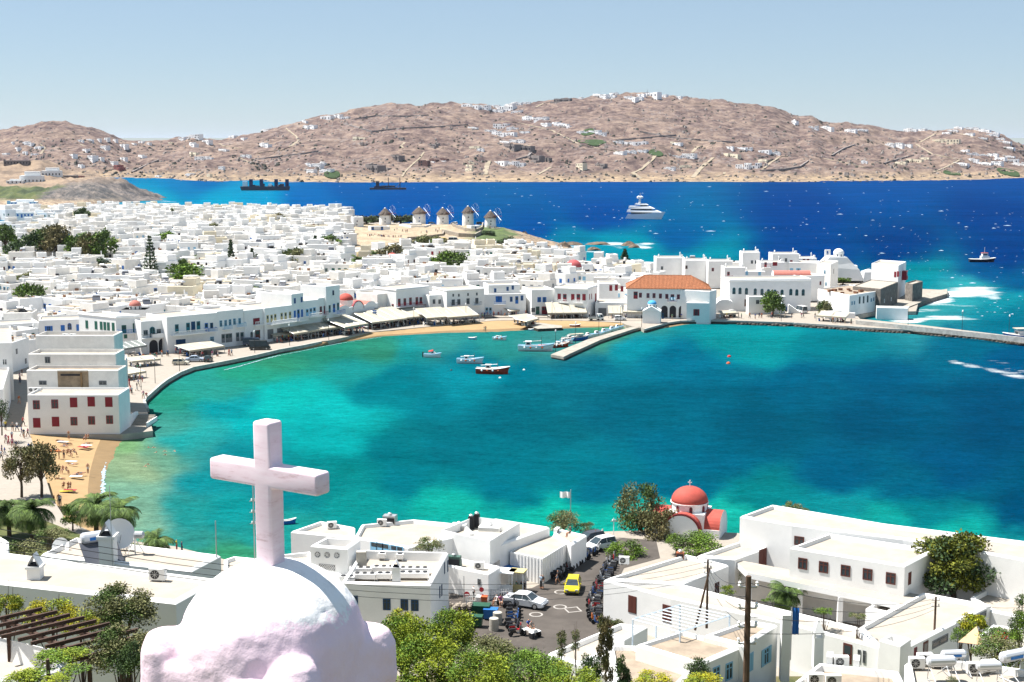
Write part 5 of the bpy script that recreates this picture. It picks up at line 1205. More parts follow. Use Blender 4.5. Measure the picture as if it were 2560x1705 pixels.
# ============================================================ WINDMILLS
THATCH = mat('thatch', (.13, .105, .09), 1, .45, 2.5, .8, 4)
def windmill(px, py, w, htp, label, z, wheel=True, roof=True, blue=False):
 p = PZ(px, py, z); s = 1 / scale_at(p); r = w / 2 * s; h = htp * s
 o = obj('windmill', None, loc=p, label=label, cat='windmill', group='round white windmills on the knoll' if wheel else None)
 b = MB(); b.lathe([(r * 1.03, -2), (r * 1.03, h * .3), (r * .95, h), (r * .9, h), (r * .9, h - .2)] if roof else [(r * 1.05, -2), (r, h), (r * .85, h), (r * .85, h - 1)], PLASTER, 26)
 bd = obj('tower', b.mesh(), parent=o)
 if roof:
  b = MB(); rr = random.Random(px); prof = [(r * 1.12, h - .15), (r * 1.16, h + .1), (r * .95, h + 1.0), (r * .62, h + 2.1), (r * .28, h + 3.1), (r * .1, h + 3.5)]; n_ = 24
  rings = [[(cos(2 * pi * i / n_) * q * rr.uniform(.93, 1.07), sin(2 * pi * i / n_) * q * rr.uniform(.93, 1.07), zz + rr.uniform(-.12, .12)) for i in range(n_)] for q, zz in prof]
  b.loft(rings, THATCH); obj('thatched_cap', b.mesh(fix=True), parent=o)
  b = MB(); b.lathe([(.45, h + 3.1), (.5, h + 3.5), (.2, h + 3.9)], PLASTER, 8); obj('finial', b.mesh(), parent=o)
 if wheel:
  b = MB(); M_ = T(r * .95, -r * .55, h + .9, .55); RW = mat('red_timber', (.16, .03, .025), .8)
  b.tube([(-r * .5, 0, 0), (1.5, 0, 0)], .16, RW, 6, M_)
  for i in range(12):
   a = 2 * pi * i / 12; b.tube([(1.2, 0, 0), (1.2, 4.3 * cos(a), 4.3 * sin(a))], .055, RW if i % 3 == 0 else METAL, 4, M_)
  b.tube([(3.4, 0, 0), (1.5, 0, 0)], .07, RW, 4, M_)
  for i in range(12): a = 2 * pi * i / 12; a2 = a + pi / 6; b.tube([(1.2, 4.2 * cos(a), 4.2 * sin(a)), (1.2, 4.2 * cos(a2), 4.2 * sin(a2))], .025, METAL, 3, M_)
  for i in range(4): a = .6 + i * .5; b.tube([(r * .1, 0, 0), (-r * .05, -r * .5 * 0 - (i - 1.5) * .9, -h * .6)], .03, RW, 3, T(r * .78, -r * .72, h + .6, .55))
  obj('sail_wheel', b.mesh(), parent=o)
 for i, (a, zz) in enumerate([(-1.5, h * .35), (-1.45, h * .65)]):
  obj('window', winmesh(.55, .8, 'b' if blue else 'k'), parent=o, loc=(cos(a) * r * 1.02, sin(a) * r * 1.02, zz), rz=a + pi / 2)
 return o
windmill(963,563,29,26,'leftmost thatched windmill, standing among olive bushes on the knoll',8)
windmill(1048,562,32,28,'second windmill from the left, with small blue windows and curved terrace',8,blue=True)
windmill(1107,563,29,27,'middle windmill above the open sandy ground',8)
windmill(1170,562,28,30,'fourth windmill, behind the walled white courtyard',8.2)
windmill(1226,568,28,24,'rightmost windmill, on a stone base above the green slope',8.4)
windmill(893,571,31,29,'roofless white mill tower left of the thatched windmills',7.4,False,False)
o = windmill(624,560,29,20,'white mill with a pointed white cone roof by the sea',6,False,False)
b = MB(); r_ = 14.5 / scale_at(PZ(624,560,6)); b.lathe([(r_ * 1.08, 4.2), (r_ * .1, 7.4)], PLASTER, 20); obj('cone_roof', b.mesh(), parent=o)
# terraces and walls on the knoll
def wall_px(pts, z0, z1, th, m, label, name='wall', cat='wall'):
 b = MB(); P = [PZ(x, y, z) for x, y, z in pts]
 for p, q in zip(P, P[1:]):
  d = (q - p); d.z = 0; d.normalize(); nn = Vector((d.y, -d.x, 0)) * th; a_ = p - d * .1; c_ = q + d * .1
  vs = [(v.x, v.y, v.z + z0) for v in (a_, c_, c_ + nn, a_ + nn)] + [(v.x, v.y, v.z + z1) for v in (a_, c_, c_ + nn, a_ + nn)]
  b.add(vs, [(0, 1, 5, 4), (1, 2, 6, 5), (2, 3, 7, 6), (3, 0, 4, 7), (4, 5, 6, 7)], m)
 return obj(name, b.mesh(fix=True), label=label, cat=cat)
wall_px([(1000,566,8),(1030,570,8),(1060,570,8),(1075,566,8)], -1, 1.3, .6, PLASTER2, 'curved white terrace wall around the second windmill')
wall_px([(1132,566,8),(1165,578,8),(1190,580,8),(1203,575,8),(1206,563,8.3)], -1, 1.6, .6, STONE, 'curved stone courtyard wall around the fourth windmill')
wall_px([(1018,601,7),(1060,598,7),(1105,592,7.2),(1108,584,7.6)], -1, 1.6, .6, STONE, 'rough stone wall behind the parked cars below the windmills')
wall_px([(1108,584,7.6),(1150,594,7.2),(1185,596,7),(1200,588,7.6)], -2, 2.2, .8, STONE, 'sandy stone retaining wall right of the parked cars')
h = house(927,578,975,577,566,5,'low white building with blue doors at the foot of the leftmost windmill', z0=7.6, par=.3); h.win('bd', [(932,572),(955,571)], 1.2, 1.9)
h = house(1178,577,1200,576,564,4,'tiny white hut with a blue door in the courtyard of the fourth windmill', z0=7.9, par=.3); h.win('bd', [(1189,571)], 1.0, 1.8)
h = house(1025,565,1052,565,558,4,'low white annexe against the second windmill', z0=8, par=.2)
b = MB(); b.lathe([(3.6, -3), (3.4, .1)], STONE, 20); obj('bastion', b.mesh(), loc=PZ(1236,570,8.3), label='round stone bastion projecting below the rightmost windmill', cat='bastion')
# ============================================================ LANDMARK CHURCHES IN TOWN
def town_church(px, py, rpx, m, lab, z=None):
 z = z if z is not None else 4.5; p = PZ(px, py, z); s = 1 / scale_at(p); r = rpx * s
 o = obj('domed_church', None, loc=p, label=lab, cat='church')
 b = MB(); b.box((-r * 2, -r * 1.3, -6), (r * 2, r * 2, 0), PLASTER); b.add([(-r * 2, -r * 1.3, 0), (r * 2, -r * 1.3, 0), (r * 2, r * 2, 0), (-r * 2, r * 2, 0)], [(0, 1, 2, 3)], ROOF); obj('nave', b.mesh(), parent=o)
 dome_part(o, (0, 0, 0), r, m, r * .55, True, .9, wins='k'); return o
town_church(981,652,14,RED_D,'church with a red dome among olive trees left of centre', 7)
town_church(1434,678,20,mat('rose_dome_paint', (.40, .085, .09), .8, .15, 1),'church with the largest rose red dome, in the middle of the town', 7)
town_church(338,772,15,PINK_D,'church with a pink dome above the green shuttered mansion', 7.5)
town_church(1735,680,9,PINK_D,'church with a small pink dome behind the tiled town hall', 6)

# ============================================================ TOWN HOUSES
OCC = []
for bb in BLD:
 OCC.append([(p[0] + bb.c.x, p[1] + bb.c.y) for p in bb.poly])
def occ_pts(poly):
 n = len(poly); pts = list(poly)
 for i in range(n):
  a_, c_ = poly[i], poly[(i + 1) % n]; pts.append(((a_[0] + c_[0]) / 2, (a_[1] + c_[1]) / 2))
 pts.append((sum(p[0] for p in poly) / n, sum(p[1] for p in poly) / n)); return pts
TREEPX = [(35,640,26),(100,625,50),(165,612,45),(245,640,40),(14,600,20),(207,600,14),(200,540,14),(255,675,24),(118,676,12),(145,664,12),(360,700,34),(470,705,46),(375,650,26),(577,640,18),(505,660,24),(600,650,20),(455,662,18),(590,712,26),(73,770,32),(728,668,38),(660,604,26),(626,660,24),(895,664,26),(935,650,16),(980,655,24),(1133,680,40),(1075,672,22),(1062,632,30),(1092,622,18),(632,600,16),(788,612,16),(1306,668,14),(1325,645,8)]
NOH = [PZ(981,652,7), PZ(1434,678,7), PZ(338,772,7.5), PZ(1735,680,6)]
rt = random.Random(42); HOUSES = []
town_poly = outl
front_line = [(x, y - 3) for x, y in [(73,860),(200,850),(300,842),(360,842),(420,838),(508,836),(611,832),(663,828),(731,815),(797,800),(851,792),(944,788),(1074,775),(1211,770),(1315,765),(1386,765),(1490,764),(1560,762),(1617,760),(1787,758),(1821,755),(2036,748)]]
fl_w = [PZ(x, y, QZ) for x, y in front_line]
def infront(x, y):
 u = x / max(y, 1)
 for a_, c_ in zip(fl_w, fl_w[1:]):
  ua, uc = a_.x / a_.y, c_.x / c_.y
  if ua <= u <= uc:
   t = (u - ua) / (uc - ua); return y < a_.y + (c_.y - a_.y) * t
 return u < fl_w[0].x / fl_w[0].y and y < 300 or u > fl_w[-1].x / fl_w[-1].y
cand = []
STEP = 9.6; ang0 = .18; ca, sa = cos(ang0), sin(ang0)
for gi in range(-60, 60):
 for gj in range(-10, 110):
  gx_ = gi * STEP + rt.uniform(-1.2, 1.2) + (STEP / 2 if gj % 2 else 0); gy_ = gj * STEP * .93 + rt.uniform(-1.1, 1.1)
  x = ca * gx_ - sa * gy_ * .4; y = 290 + gy_ + sa * gx_ * .6
  if not inpoly(x, y, town_poly) or infront(x, y): continue
  cand.append((x, y))
for x, y in cand:
 z0 = zt(x, y); px, py = proj((x, y, z0))
 if px < -60 or px > 2200: continue
 if px > 1640 and py > 700 or px > 1850: continue
 if 865 < px < 1290 and py < 640: continue         # knoll
 if px > 1290 and py < 648: continue
 if any(hypot(px - t_[0], (py - t_[1]) * 1.3) < t_[2] * .72 for t_ in TREEPX): continue
 if any(hypot(x - q.x, y - q.y) < 9 for q in NOH): continue
 w = rt.uniform(6.5, 11.5); d = rt.uniform(6, 9.5); a = rt.choice((-.5, -.5, 0, .25)) + rt.gauss(-.05, .1)
 h = rt.choice((3.4, 3.6, 4.2, 5.2, 6.2, 6.6, 7.0)) + rt.uniform(-.3, .4)
 if py < 590: h = min(h, 4.6)
 P = [(x + cos(a) * u - sin(a) * v, y + sin(a) * u + cos(a) * v) for u, v in ((-w / 2, -d / 2), (w / 2, -d / 2), (w / 2, d / 2), (-w / 2, d / 2))]
 if any(inpoly(*q, o_) for o_ in OCC for q in occ_pts(P)) or any(inpoly(*q, P) for o_ in OCC if abs(o_[0][0] - x) < 25 for q in o_): continue
 if any(infront(*q) for q in P[:2]) or not all(inpoly(*q, town_poly) for q in P): continue
 HOUSES.append([x, y, z0, w, d, a, h, px, py])
print('houses', len(HOUSES))
# how large each shows: nearer and taller is larger
HOUSES.sort(key=lambda q: -(q[3] * q[6]) / q[1] ** 2)
SHC = ['b', 'l', 'r', 'k', 'g', 't', 'w', 'n', 'b', 'k', 'b']
def house_mesh(w, d, h, rr, wall):
 b = MB(); pw = .28; par = .4; P = [(-w / 2, -d / 2), (w / 2, -d / 2), (w / 2, d / 2), (-w / 2, d / 2)]; n = 4
 def blk(P, z0, h, m, rm):
  O2 = inset(P, .12); I2 = inset(P, .2); I = inset(P, .28)
  vs = [(x, y, z0) for x, y in P] + [(x, y, h - .12) for x, y in P] + [(x, y, h) for x, y in O2] + [(x, y, h) for x, y in I2] + [(x, y, h - par) for x, y in I]
  b.add(vs, [(j * 4 + i, j * 4 + (i + 1) % 4, (j + 1) * 4 + (i + 1) % 4, (j + 1) * 4 + i) for j in range(4) for i in range(4)], m)
  b.add([(x, y, h - par) for x, y in I], [(0, 1, 2, 3)], rm)
 rm = ROOF2 if rr.random() < .15 else ROOF
 blk(P, -2, h, wall, rm)
 if rr.random() < .5:   # roof room
  ww = w * rr.uniform(.3, .55); x0 = rr.choice((-w / 2 + .31, w / 2 - ww - .31)); dd = d * rr.uniform(.4, .7)
  blk([(x0, d / 2 - dd - .3), (x0 + ww, d / 2 - dd - .3), (x0 + ww, d / 2 - .31), (x0, d / 2 - .31)], h - par - .05, h + rr.uniform(1.6, 2.6), wall, rm)
 if rr.random() < .45:   # low wing in front
  ww = w * rr.uniform(.4, .8); x0 = rr.choice((-w / 2 + .2, w / 2 - ww - .2)); dd = rr.uniform(1.5, 2.6)
  if h > 5: blk([(x0, -d / 2 - dd), (x0 + ww, -d / 2 - dd), (x0 + ww, -d / 2 + .02), (x0, -d / 2 + .02)], -2, h - rr.uniform(2.2, 2.9), wall, rm)
 return b
WALLS = [PLASTER] * 7 + [PLASTER2] * 3 + [CREAMW] 
ANT = MB(); ANT.tube([(0, 0, -.3), (0, 0, 2.6)], .035, METAL, 3); ANT.box((-.5, -.02, 2.3), (.5, .02, 2.34), METAL); ANT.box((-.35, -.02, 2.05), (.35, .02, 2.09), METAL); ANT = ANT.mesh()
def wins_for(w, d, h, rr):
 out = []; fl = 2 if h > 5.3 else 1; st = rr.choice(SHC); k = max(1, int(w / rr.choice((2.0, 2.6, 3.2))))
 for f_ in range(fl):
  for j in range(k):
   if rr.random() < .1: continue
   z = (1.5 if fl == 1 else 1.45 + 2.9 * f_); dd_ = (f_ == 0 or rr.random() < .25) and rr.random() < .28
   out.append((-w / 2 + w * (j + .5) / k + rr.uniform(-.25, .25), -d / 2 - .004, 1.08 + 2.9 * f_ if dd_ else z, 0, st + ('d' if dd_ else rr.choice(('s', '', 's'))), .95 if not dd_ else 1.0, 1.25 if not dd_ else 2.1))
  for j in range(2):
   if rr.random() < .5: out.append((w / 2 + .004, -d / 2 + d * (j + .5) / 2, 1.5 + 2.9 * f_, pi / 2, st + 's', .8, 1.1))
   if rr.random() < .4: out.append((-w / 2 - .004, -d / 2 + d * (j + .5) / 2, 1.5 + 2.9 * f_, -pi / 2, st + 's', .8, 1.1))
 return [o_ for o_ in out if o_[2] + o_[6] / 2 < h - .45], st
LMT = [('the red domed church among olives',981,652),('the largest rose dome',1434,678),('the pink domed church',338,772),('the roofless mill tower',893,571),('the cone roofed mill',624,560),('the tall round date palm',207,600),('the dark tree grove',100,625),('the bright green tree',470,700),('the left edge olive tree',73,765),('the big olive tree',728,668),('the spreading palm',895,664),('the wide tree pair',1133,675),('the tiled town hall',1680,730),('the parked cars below the windmills',1060,610),('the red domed waterfront church',890,760),('the six red balcony doors',1030,740),('the rooftop of the tall waterfront house',800,735),('the green shuttered mansion',260,790),('the square mansion with white balconies',1430,730),('the tall monkey puzzle tree',375,650),('the dark cedar',360,700),('the cypress spire',577,645),('the seaside white houses',1350,640),('the far left town edge',0,700),('the blue balcony house',1260,735)]
CLUT = mat('clay_clutter', (.28, .15, .09), .9)
items = []; NTH = 285; stuff = MB(); hk = []
for i, (x, y, z0, w, d, a, h, px, py) in enumerate(HOUSES):
 rr = random.Random(i * 7 + 1); wall = rr.choice(WALLS); b = house_mesh(w, d, h, rr, wall); ws, st = wins_for(w, d, h, rr)
 if i < NTH:
  o = obj('town_house', b.mesh(), loc=(x, y, z0), rz=a, cat='house', group='white houses of the town')
  for (wx_, wy_, wz, wr, ww_st, ww, wh) in ws: obj('door' if ww_st.endswith('d') else 'window', winmesh(ww, wh, ww_st), parent=o, loc=(wx_, wy_, wz), rz=wr)
  cb_ = MB()
  for _ in range(rr.randint(2, 5)):
   cx_, cy_, cs_ = rr.uniform(-w / 2 + .8, w / 2 - .8), rr.uniform(-d / 2 + .8, d / 2 - .8), rr.uniform(.25, .55); cb_.box((cx_ - cs_, cy_ - cs_ * .6, h - .42), (cx_ + cs_, cy_ + cs_ * .6, h - .4 + rr.uniform(.3, 1.1)), rr.choice((CLUT, CONC, WHITEM, METAL, DARK, PLASTER2)))
  obj('roof_clutter', cb_.mesh(), parent=o, kind='stuff')
  chs = 0
  if rr.random() < .7: 
   obj('chimney', CHIM[rr.randrange(4)], parent=o, loc=(w / 2 - .7, d / 2 - .8, h - .4)); chs = 1
  if rr.random() < .4: obj('antenna', ANT, parent=o, loc=(-w / 2 + .9, -d / 2 + 1, h - .4), rz=rr.uniform(0, 3))
  nw = len(ws); o['ds'] = ('tall ' if h > 6 else 'low ' if h < 4 else '') + ('cream ' if wall is CREAMW else 'greyish ' if wall is PLASTER2 else 'white ') + 'flat roofed house' + (' with %s %s' % ({1: 'one', 2: 'two', 3: 'three', 4: 'four'}.get(nw, 'many'), {'k': 'grey', 'w': 'white'}.get(st, WNAME[st]) + (' window' if nw == 1 else ' windows')) if nw else ' with a blank wall')
  items.append((o, px, py))
  if rr.random() < .16 and y < 620:
   hk.append((x, y, z0 + h - .4, rr.uniform(-.5, .5) + pi * (rr.random() < .3)))
 else:
  M_ = T(x, y, z0, a); b0 = b
  o_ = len(stuff.v); stuff.v += [tuple(M_ @ Vector(v)) for v in b0.v]
  for f_, m_ in zip(b0.f, b0.m): stuff.f.append([q + o_ for q in f_]); stuff.m.append(stuff.mi(b0.mats[m_]))
  for (wx_, wy_, wz, wr, ww_st, ww, wh) in ws: stuff.box((-ww / 2, -.04, -wh / 2), (ww / 2, 0, wh / 2), WCOL[ww_st[0]], M_ @ T(wx_, wy_, wz, wr))
  if rr.random() < .6: stuff.box((w / 2 - 1, d / 2 - 1, h - .5), (w / 2 - .4, d / 2 - .4, h + rr.uniform(.5, 1)), PLASTER, M_)
relabel(items, LMT, lambda o: o['ds'])
for o, *_ in items: del o['ds']
if stuff.v: obj('distant_houses', stuff.mesh(), kind='stuff', label='mass of smaller white flat roofed houses in the back of the town', cat='houses')
its = []
for (x, y, z, rz) in hk:
 px, py = proj((x, y, z)); its.append((heater((x, y, z), rz, 'x', 1.15), px, py))
relabel(its, LMT, lambda o: 'rooftop solar water heater')
# ============================================================ VEGETATION
def lmat(name, c, c2=None):
 c = tuple(v * 1.2 for v in c); c2 = c2 and tuple(v * 1.35 for v in c2)
 return mat(name, c, .75, .35, 1.2, col2=c2, island=.45, spec=.2)
LG = {'pine': lmat('pine_needles', (.20, .23, .015), (.08, .12, .012)), 'bright': lmat('bright_leaves', (.12, .19, .02), (.05, .095, .014)), 'olive': lmat('olive_leaves', (.15, .15, .065), (.075, .08, .032)),
      'dark': lmat('dark_leaves', (.05, .085, .03), (.022, .04, .016)), 'mid': lmat('green_leaves', (.085, .13, .028), (.035, .06, .016)), 'yellow': lmat('yellow_green_leaves', (.30, .27, .012), (.11, .12, .012)), 'brown': lmat('brownish_leaves', (.14, .115, .05), (.07, .065, .028)),
      'palm': lmat('palm_leaves', (.085, .13, .03), (.035, .062, .018)), 'gold': lmat('golden_conifer', (.15, .155, .018), (.05, .065, .012)), 'red': lmat('red_blossom', (.45, .03, .02)), 'far': lmat('far_green_leaves', (.06, .075, .035), (.03, .04, .022))}
BARK = mat('bark', (.10, .07, .05), .95, .3, 3)
def leafcloud(b, centers, radii, n, size, m, rng, squash=1., asp=2.2, up=0.):
 """small leaf faces spread through clumps"""
 centers = np.array(centers); radii = np.array(radii); w = radii ** 2; idx = rng.choice(len(centers), n, p=w / w.sum())
 d = rng.normal(size=(n, 3)); d /= np.linalg.norm(d, axis=1)[:, None]; rad = radii[idx] * (rng.random(n) ** .38) * (1 + .12 * rng.normal(size=n))
 c = centers[idx] + d * rad[:, None] * np.array([1, 1, squash])
 u = rng.normal(size=(n, 3)) * .8 + d; u[:, 2] += up; u /= np.linalg.norm(u, axis=1)[:, None]
 v = np.cross(u, rng.normal(size=(n, 3))); v /= np.linalg.norm(v, axis=1)[:, None]
 s = size * rng.uniform(.6, 1.4, n)[:, None]
 A = c - v * s / asp; B = c + v * s / asp; D = c + u * s
 V_ = np.stack([A, B, D], 1).reshape(-1, 3); o = len(b.v); b.v += V_.tolist(); k = b.mi(m)
 b.f += [[o + 3 * i, o + 3 * i + 1, o + 3 * i + 2] for i in range(n)]; b.m += [k] * n
TP = {}
def tree_proto(kind, seed, n, leaf, nclump=30, shape='round'):
 n = int(n * 1.35)
 """unit tree: crown radius 1 centred at origin; trunk reaches down to z=-2.2"""
 key = (kind, seed, n, leaf, shape)
 if key in TP: return TP[key]
 rng = np.random.default_rng(seed); r = random.Random(seed); C = []; Rr = []
 for i in range(nclump):
  a = r.uniform(0, 2 * pi); e = r.uniform(-.6, 1) ; rr = r.uniform(.45, .85)
  if shape == 'round': C.append((cos(a) * rr * sqrt(max(0, 1 - e * e * .8)), sin(a) * rr * sqrt(max(0, 1 - e * e * .8)), e * .75)); Rr.append(r.uniform(.24, .42))
  elif shape == 'cone': e = r.uniform(-1.2, 1.5); w = (1.5 - e) / 2.7 * .8; C.append((cos(a) * w * r.uniform(.4, 1), sin(a) * w * r.uniform(.4, 1), e)); Rr.append(.16 + .22 * w)
  elif shape == 'flat': C.append((cos(a) * r.uniform(.2, .95), sin(a) * r.uniform(.2, .95), r.uniform(-.25, .35))); Rr.append(r.uniform(.18, .32))
  else: C.append((cos(a) * r.uniform(.1, .6), sin(a) * r.uniform(.1, .6), r.uniform(-1.2, 1.2))); Rr.append(r.uniform(.22, .36))
 b = MB(); m2 = {'pine': 'bright', 'olive': 'mid', 'mid': 'bright', 'dark': 'mid', 'bright': 'mid', 'yellow': 'pine', 'brown': 'olive', 'gold': 'dark', 'far': 'dark'}.get(kind, kind)
 h_ = len(C) * 2 // 3
 leafcloud(b, C[:h_], Rr[:h_], int(n * .68), leaf, LG[kind], rng, .8, up=.4 if kind in ('pine', 'yellow') else .1)
 leafcloud(b, C[h_:], Rr[h_:], int(n * .32), leaf, LG[m2], rng, .8)
 crown = b.mesh(); t = MB(); t.tube([(0, 0, -2.4), (.05, 0, -1.4), (0, .04, -.5), (0, 0, .3)], .11, BARK, 7, r2=.05)
 for c in C[:9]: t.tube([(0, 0, -1.1 if shape != 'cone' else c[2] - .1), (c[0] * .5, c[1] * .5, (c[2] - .8) * .5), c], .05, BARK, 4, r2=.012)
 TP[key] = (crown, t.mesh()); return TP[key]
def tree(px, py, D, rpx, kind, label, n=900, leaf=.12, aspect=1., shape='round', seed=None, z=None, name='tree', ground=None, group=None, tilt=0):
 p = PD(px, py, D); r = rpx * 1.2 / scale_at(p); cr, tk = tree_proto(kind, seed if seed is not None else int(px) % 3, n, leaf, shape=shape)
 g = ground if ground is not None else (zt(p.x, p.y) if D > 250 else (zg(p.x, p.y)))
 o = obj(name, None, loc=(p.x, p.y, g), label=label, cat='tree' if name != 'shrub' else 'shrub', group=group)
 c = obj('crown', cr, parent=o, loc=(0, 0, p.z - g), rz=seed or 0); c.scale = (r, r, r * aspect)
 H_ = max(.3, p.z - g + r * .2); t = obj('trunk', tk, parent=o, loc=(0, 0, H_ * .88)); t.scale = (r * .8, r * .8, H_ * .88 / 2.4 * 1.08)
 return o
PALM = {}
def palm_proto(seed, nf=48, drop=1.):
 if seed in PALM: return PALM[seed]
 r = random.Random(seed); b = MB()
 for i in range(nf):
  a = 2 * pi * i / nf * 2.4 + r.uniform(-.2, .2); e = 1.25 - 1.75 * (i / nf) ** .8 + r.uniform(-.1, .1); L = r.uniform(.85, 1.1); P = []; x = z = 0
  for j in range(8):
   P.append(Vector((x, 0, z))); s_ = L / 7; x += cos(e) * s_; z += sin(e) * s_; e -= .2 * drop + .05 * j / 3
  M_ = Matrix.Rotation(a, 4, 'Z'); b.tube(P, .012, LG['palm'], 3, M_, r2=.004)
  for j in range(1, 8):
   for q in range(3):
    t = (j - 1 + q / 3) / 7; base = P[j - 1].lerp(P[j], q / 3); w_ = .34 * sin(pi * min(1, t * .9 + .15)) + .05; d = (P[j] - P[j - 1]).normalized()
    for sd in (-1, 1):
     tip = base + d * w_ * .7 + Vector((0, sd * w_ * .75, -w_ * .35)); b.add([base - d * .016, base + d * .03, tip], [(0, 1, 2)], LG['palm'], M_)
 t = MB(); rg = [(.07, -2.6), (.06, -.5), (.075, -.25), (.1, -.06), (.05, .05)]; t.lathe(rg, BARK, 10)
 PALM[seed] = (b.mesh(), t.mesh()); return PALM[seed]
def palm(px, py, D, rpx, label, seed=1, ground=None, group=None, drop=1.):
 p = PD(px, py, D); r = rpx / scale_at(p); fr, tk = palm_proto(seed, drop=drop); g = ground if ground is not None else (zt(p.x, p.y) if D > 250 else zg(p.x, p.y))
 o = obj('palm_tree', None, loc=(p.x, p.y, g), label=label, cat='palm tree', group=group)
 c = obj('fronds', fr, parent=o, loc=(0, 0, p.z - g), rz=seed); c.scale = (r,) * 3
 t = obj('trunk', tk, parent=o, loc=(0, 0, p.z - g)); t.scale = (r * 1.3, r * 1.3, max(.1, (p.z - g) / 2.6)); return o
def arauc(px, py, D, rpx, hpx, label):
 p = PD(px, py, D); s = 1 / scale_at(p); g = zt(p.x, p.y); H_ = max(6, p.z + hpx * .5 * s - g); r = rpx * s; b = MB(); rr = random.Random(px); rng = np.random.default_rng(px)
 for i in range(13):
  t = i / 12; z = H_ * (.25 + .73 * t); w = r * (1.05 - t * .92)
  for k in range(6):
   a = 2 * pi * k / 6 + i; tip = (cos(a) * w, sin(a) * w, z + w * .12); b.tube([(0, 0, z), tip], .14, LG['dark'], 3, r2=.1); leafcloud(b, [tip, (tip[0] * .6, tip[1] * .6, z)], [w * .16 + .1] * 2, 14, .5, LG['dark'], rng)
 o = obj('araucaria', None, loc=(p.x, p.y, g), label=label, cat='tree'); obj('branches', b.mesh(), parent=o)
 t = MB(); t.tube([(0, 0, -1), (0, 0, H_)], .28, BARK, 6, r2=.06); obj('trunk', t.mesh(), parent=o)
def footD(px, yb):
 D = 500.
 for _ in range(30): p = PZ(px, yb, zt(D * (px - 1280) / F, D)); D = p.y
 return D
DT = lambda y, z=5: (CAMH - z) * F / (y - 357)
# town trees: (px, py of crown centre, row of its foot, radius px, kind, aspect, shape, label)
for (px, py, yb, r, k, asp, sh, lab) in [
 (12,590,640,20,'mid',1,'round','green tree at the left frame edge above the grove'),(35,628,665,18,'dark',.9,'round','dark rounded tree at the left end of the grove'),(75,622,668,24,'dark',1.1,'round','dark tree second from the left in the grove'),(112,600,665,22,'mid',.9,'round','olive green tree in the middle of the grove'),(142,602,668,28,'brown',1.,'round','largest brownish tree of the grove'),(183,618,670,20,'mid',.9,'round','green tree just left of the round date palm'),(228,628,672,26,'brown',1.1,'round','brownish tree right of the round date palm'),(255,615,672,24,'mid',1.1,'round','bright rounded tree at the right end of the grove'),
 (205,537,560,13,'dark',.9,'round','dark pine clump among the farthest roofs at left'),(252,668,692,20,'dark',.8,'round','dark shrubby tree below the right end of the grove'),(118,667,682,12,'bright',.8,'round','small bright green bush on a terrace left of centre grove'),(355,688,715,26,'dark',.8,'flat','dark layered cedar left of the blue grey house'),(385,702,715,18,'dark',.6,'flat','low dark cedar skirt beside the layered cedar'),(462,690,722,36,'bright',.62,'round','bright light green spreading tree in the middle of the left town'),
 (500,650,672,14,'mid',.8,'round','small green tree left of the cypress like araucaria'),(525,655,672,14,'dark',.8,'round','dark bush by the araucaria foot'),(612,655,674,14,'mid',.7,'round','green bush right of the araucaria'),(632,655,676,16,'dark',.9,'round','dark bush under the small araucaria'),(590,707,722,24,'dark',.45,'flat','low dark clump beside rooftop solar panels'),(73,755,795,30,'mid',.95,'round','lone olive green tree near the left edge'),(344,752,772,9,'mid',1,'round','small tree behind the pink dome'),
 (708,655,682,20,'olive',.9,'round','left half of the olive tree pair in the centre town'),(742,652,682,24,'olive',.9,'round','right half of the olive tree pair in the centre town'),(652,601,610,22,'bright',.35,'flat','strip of green garden hedge among the back roofs'),(980,640,668,24,'brown',.8,'round','brown tinted tree hugging the red domed church'),(1078,668,690,20,'bright',.8,'round','bright green tree left of the wide dark crowned tree'),(1128,664,690,32,'mid',.7,'round','wide dark crowned tree in the right centre town'),
 (1055,615,640,20,'olive',.85,'round','olive tree below the parked cars, left'),(1085,610,636,16,'olive',.8,'round','olive tree below the parked cars, middle'),(1112,612,632,14,'brown',.7,'round','small brown tree below the parked cars, right'),(915,547,563,24,'far',.5,'flat','grey green bush left of the leftmost thatched windmill'),(1000,546,563,26,'far',.5,'flat','grey green bush right of the leftmost thatched windmill'),(843,556,565,14,'far',.5,'flat','small grey bush at the back shore'),(690,550,565,18,'brown',.6,'round','brown bush near the two pink umbrellas at the shore'),
 (1306,662,676,9,'mid',.9,'round','small round garden tree near the rose dome'),(1932,760,790,20,'mid',1.1,'round','dense dark tree before the school annexe'),(2062,772,792,14,'olive',1,'round','olive tree at the corner of the tavern hall'),(2107,700,712,16,'mid',.45,'flat','green hedge at the foot of the tall plain house'),(1270,612,632,18,'far',.7,'round','bush on the green slope under the rightmost windmill'),(1216,588,600,14,'far',.6,'round','dark scrub patch left of the green slope'),(455,665,680,13,'mid',.9,'round','feathery green clump beside the layered cedar')] + [(px, py, py + 20, 14 + (px * 7 % 9), ('mid', 'dark', 'olive', 'bright')[px % 4], .7, 'round', 'small garden tree among the white houses, ' + w_) for px, py, w_ in [(165,700,'left of the layered cedar'),(300,655,'just right of the grove'),(415,602,'near the back of the left town'),(530,575,'below the front of the sea wall'),(820,610,'between the mill tower and centre town'),(1180,650,'right of the wide dark crowned tree'),(1240,690,'behind the long greyish mansion'),(1395,700,'below the rose dome'),(960,700,'behind the red domed waterfront church'),(640,735,'behind the ochre framed doors'),(180,745,'behind the blue shuttered house'),(1520,670,'behind the monkey puzzle at right'),(1340,690,'left of the rose dome foot'),(70,700,'near the left frame edge')]]:
 tree(px, py, footD(px, yb), r * 1.3, k, lab, 1700, .13, asp, sh, seed=px % 5, name='tree')
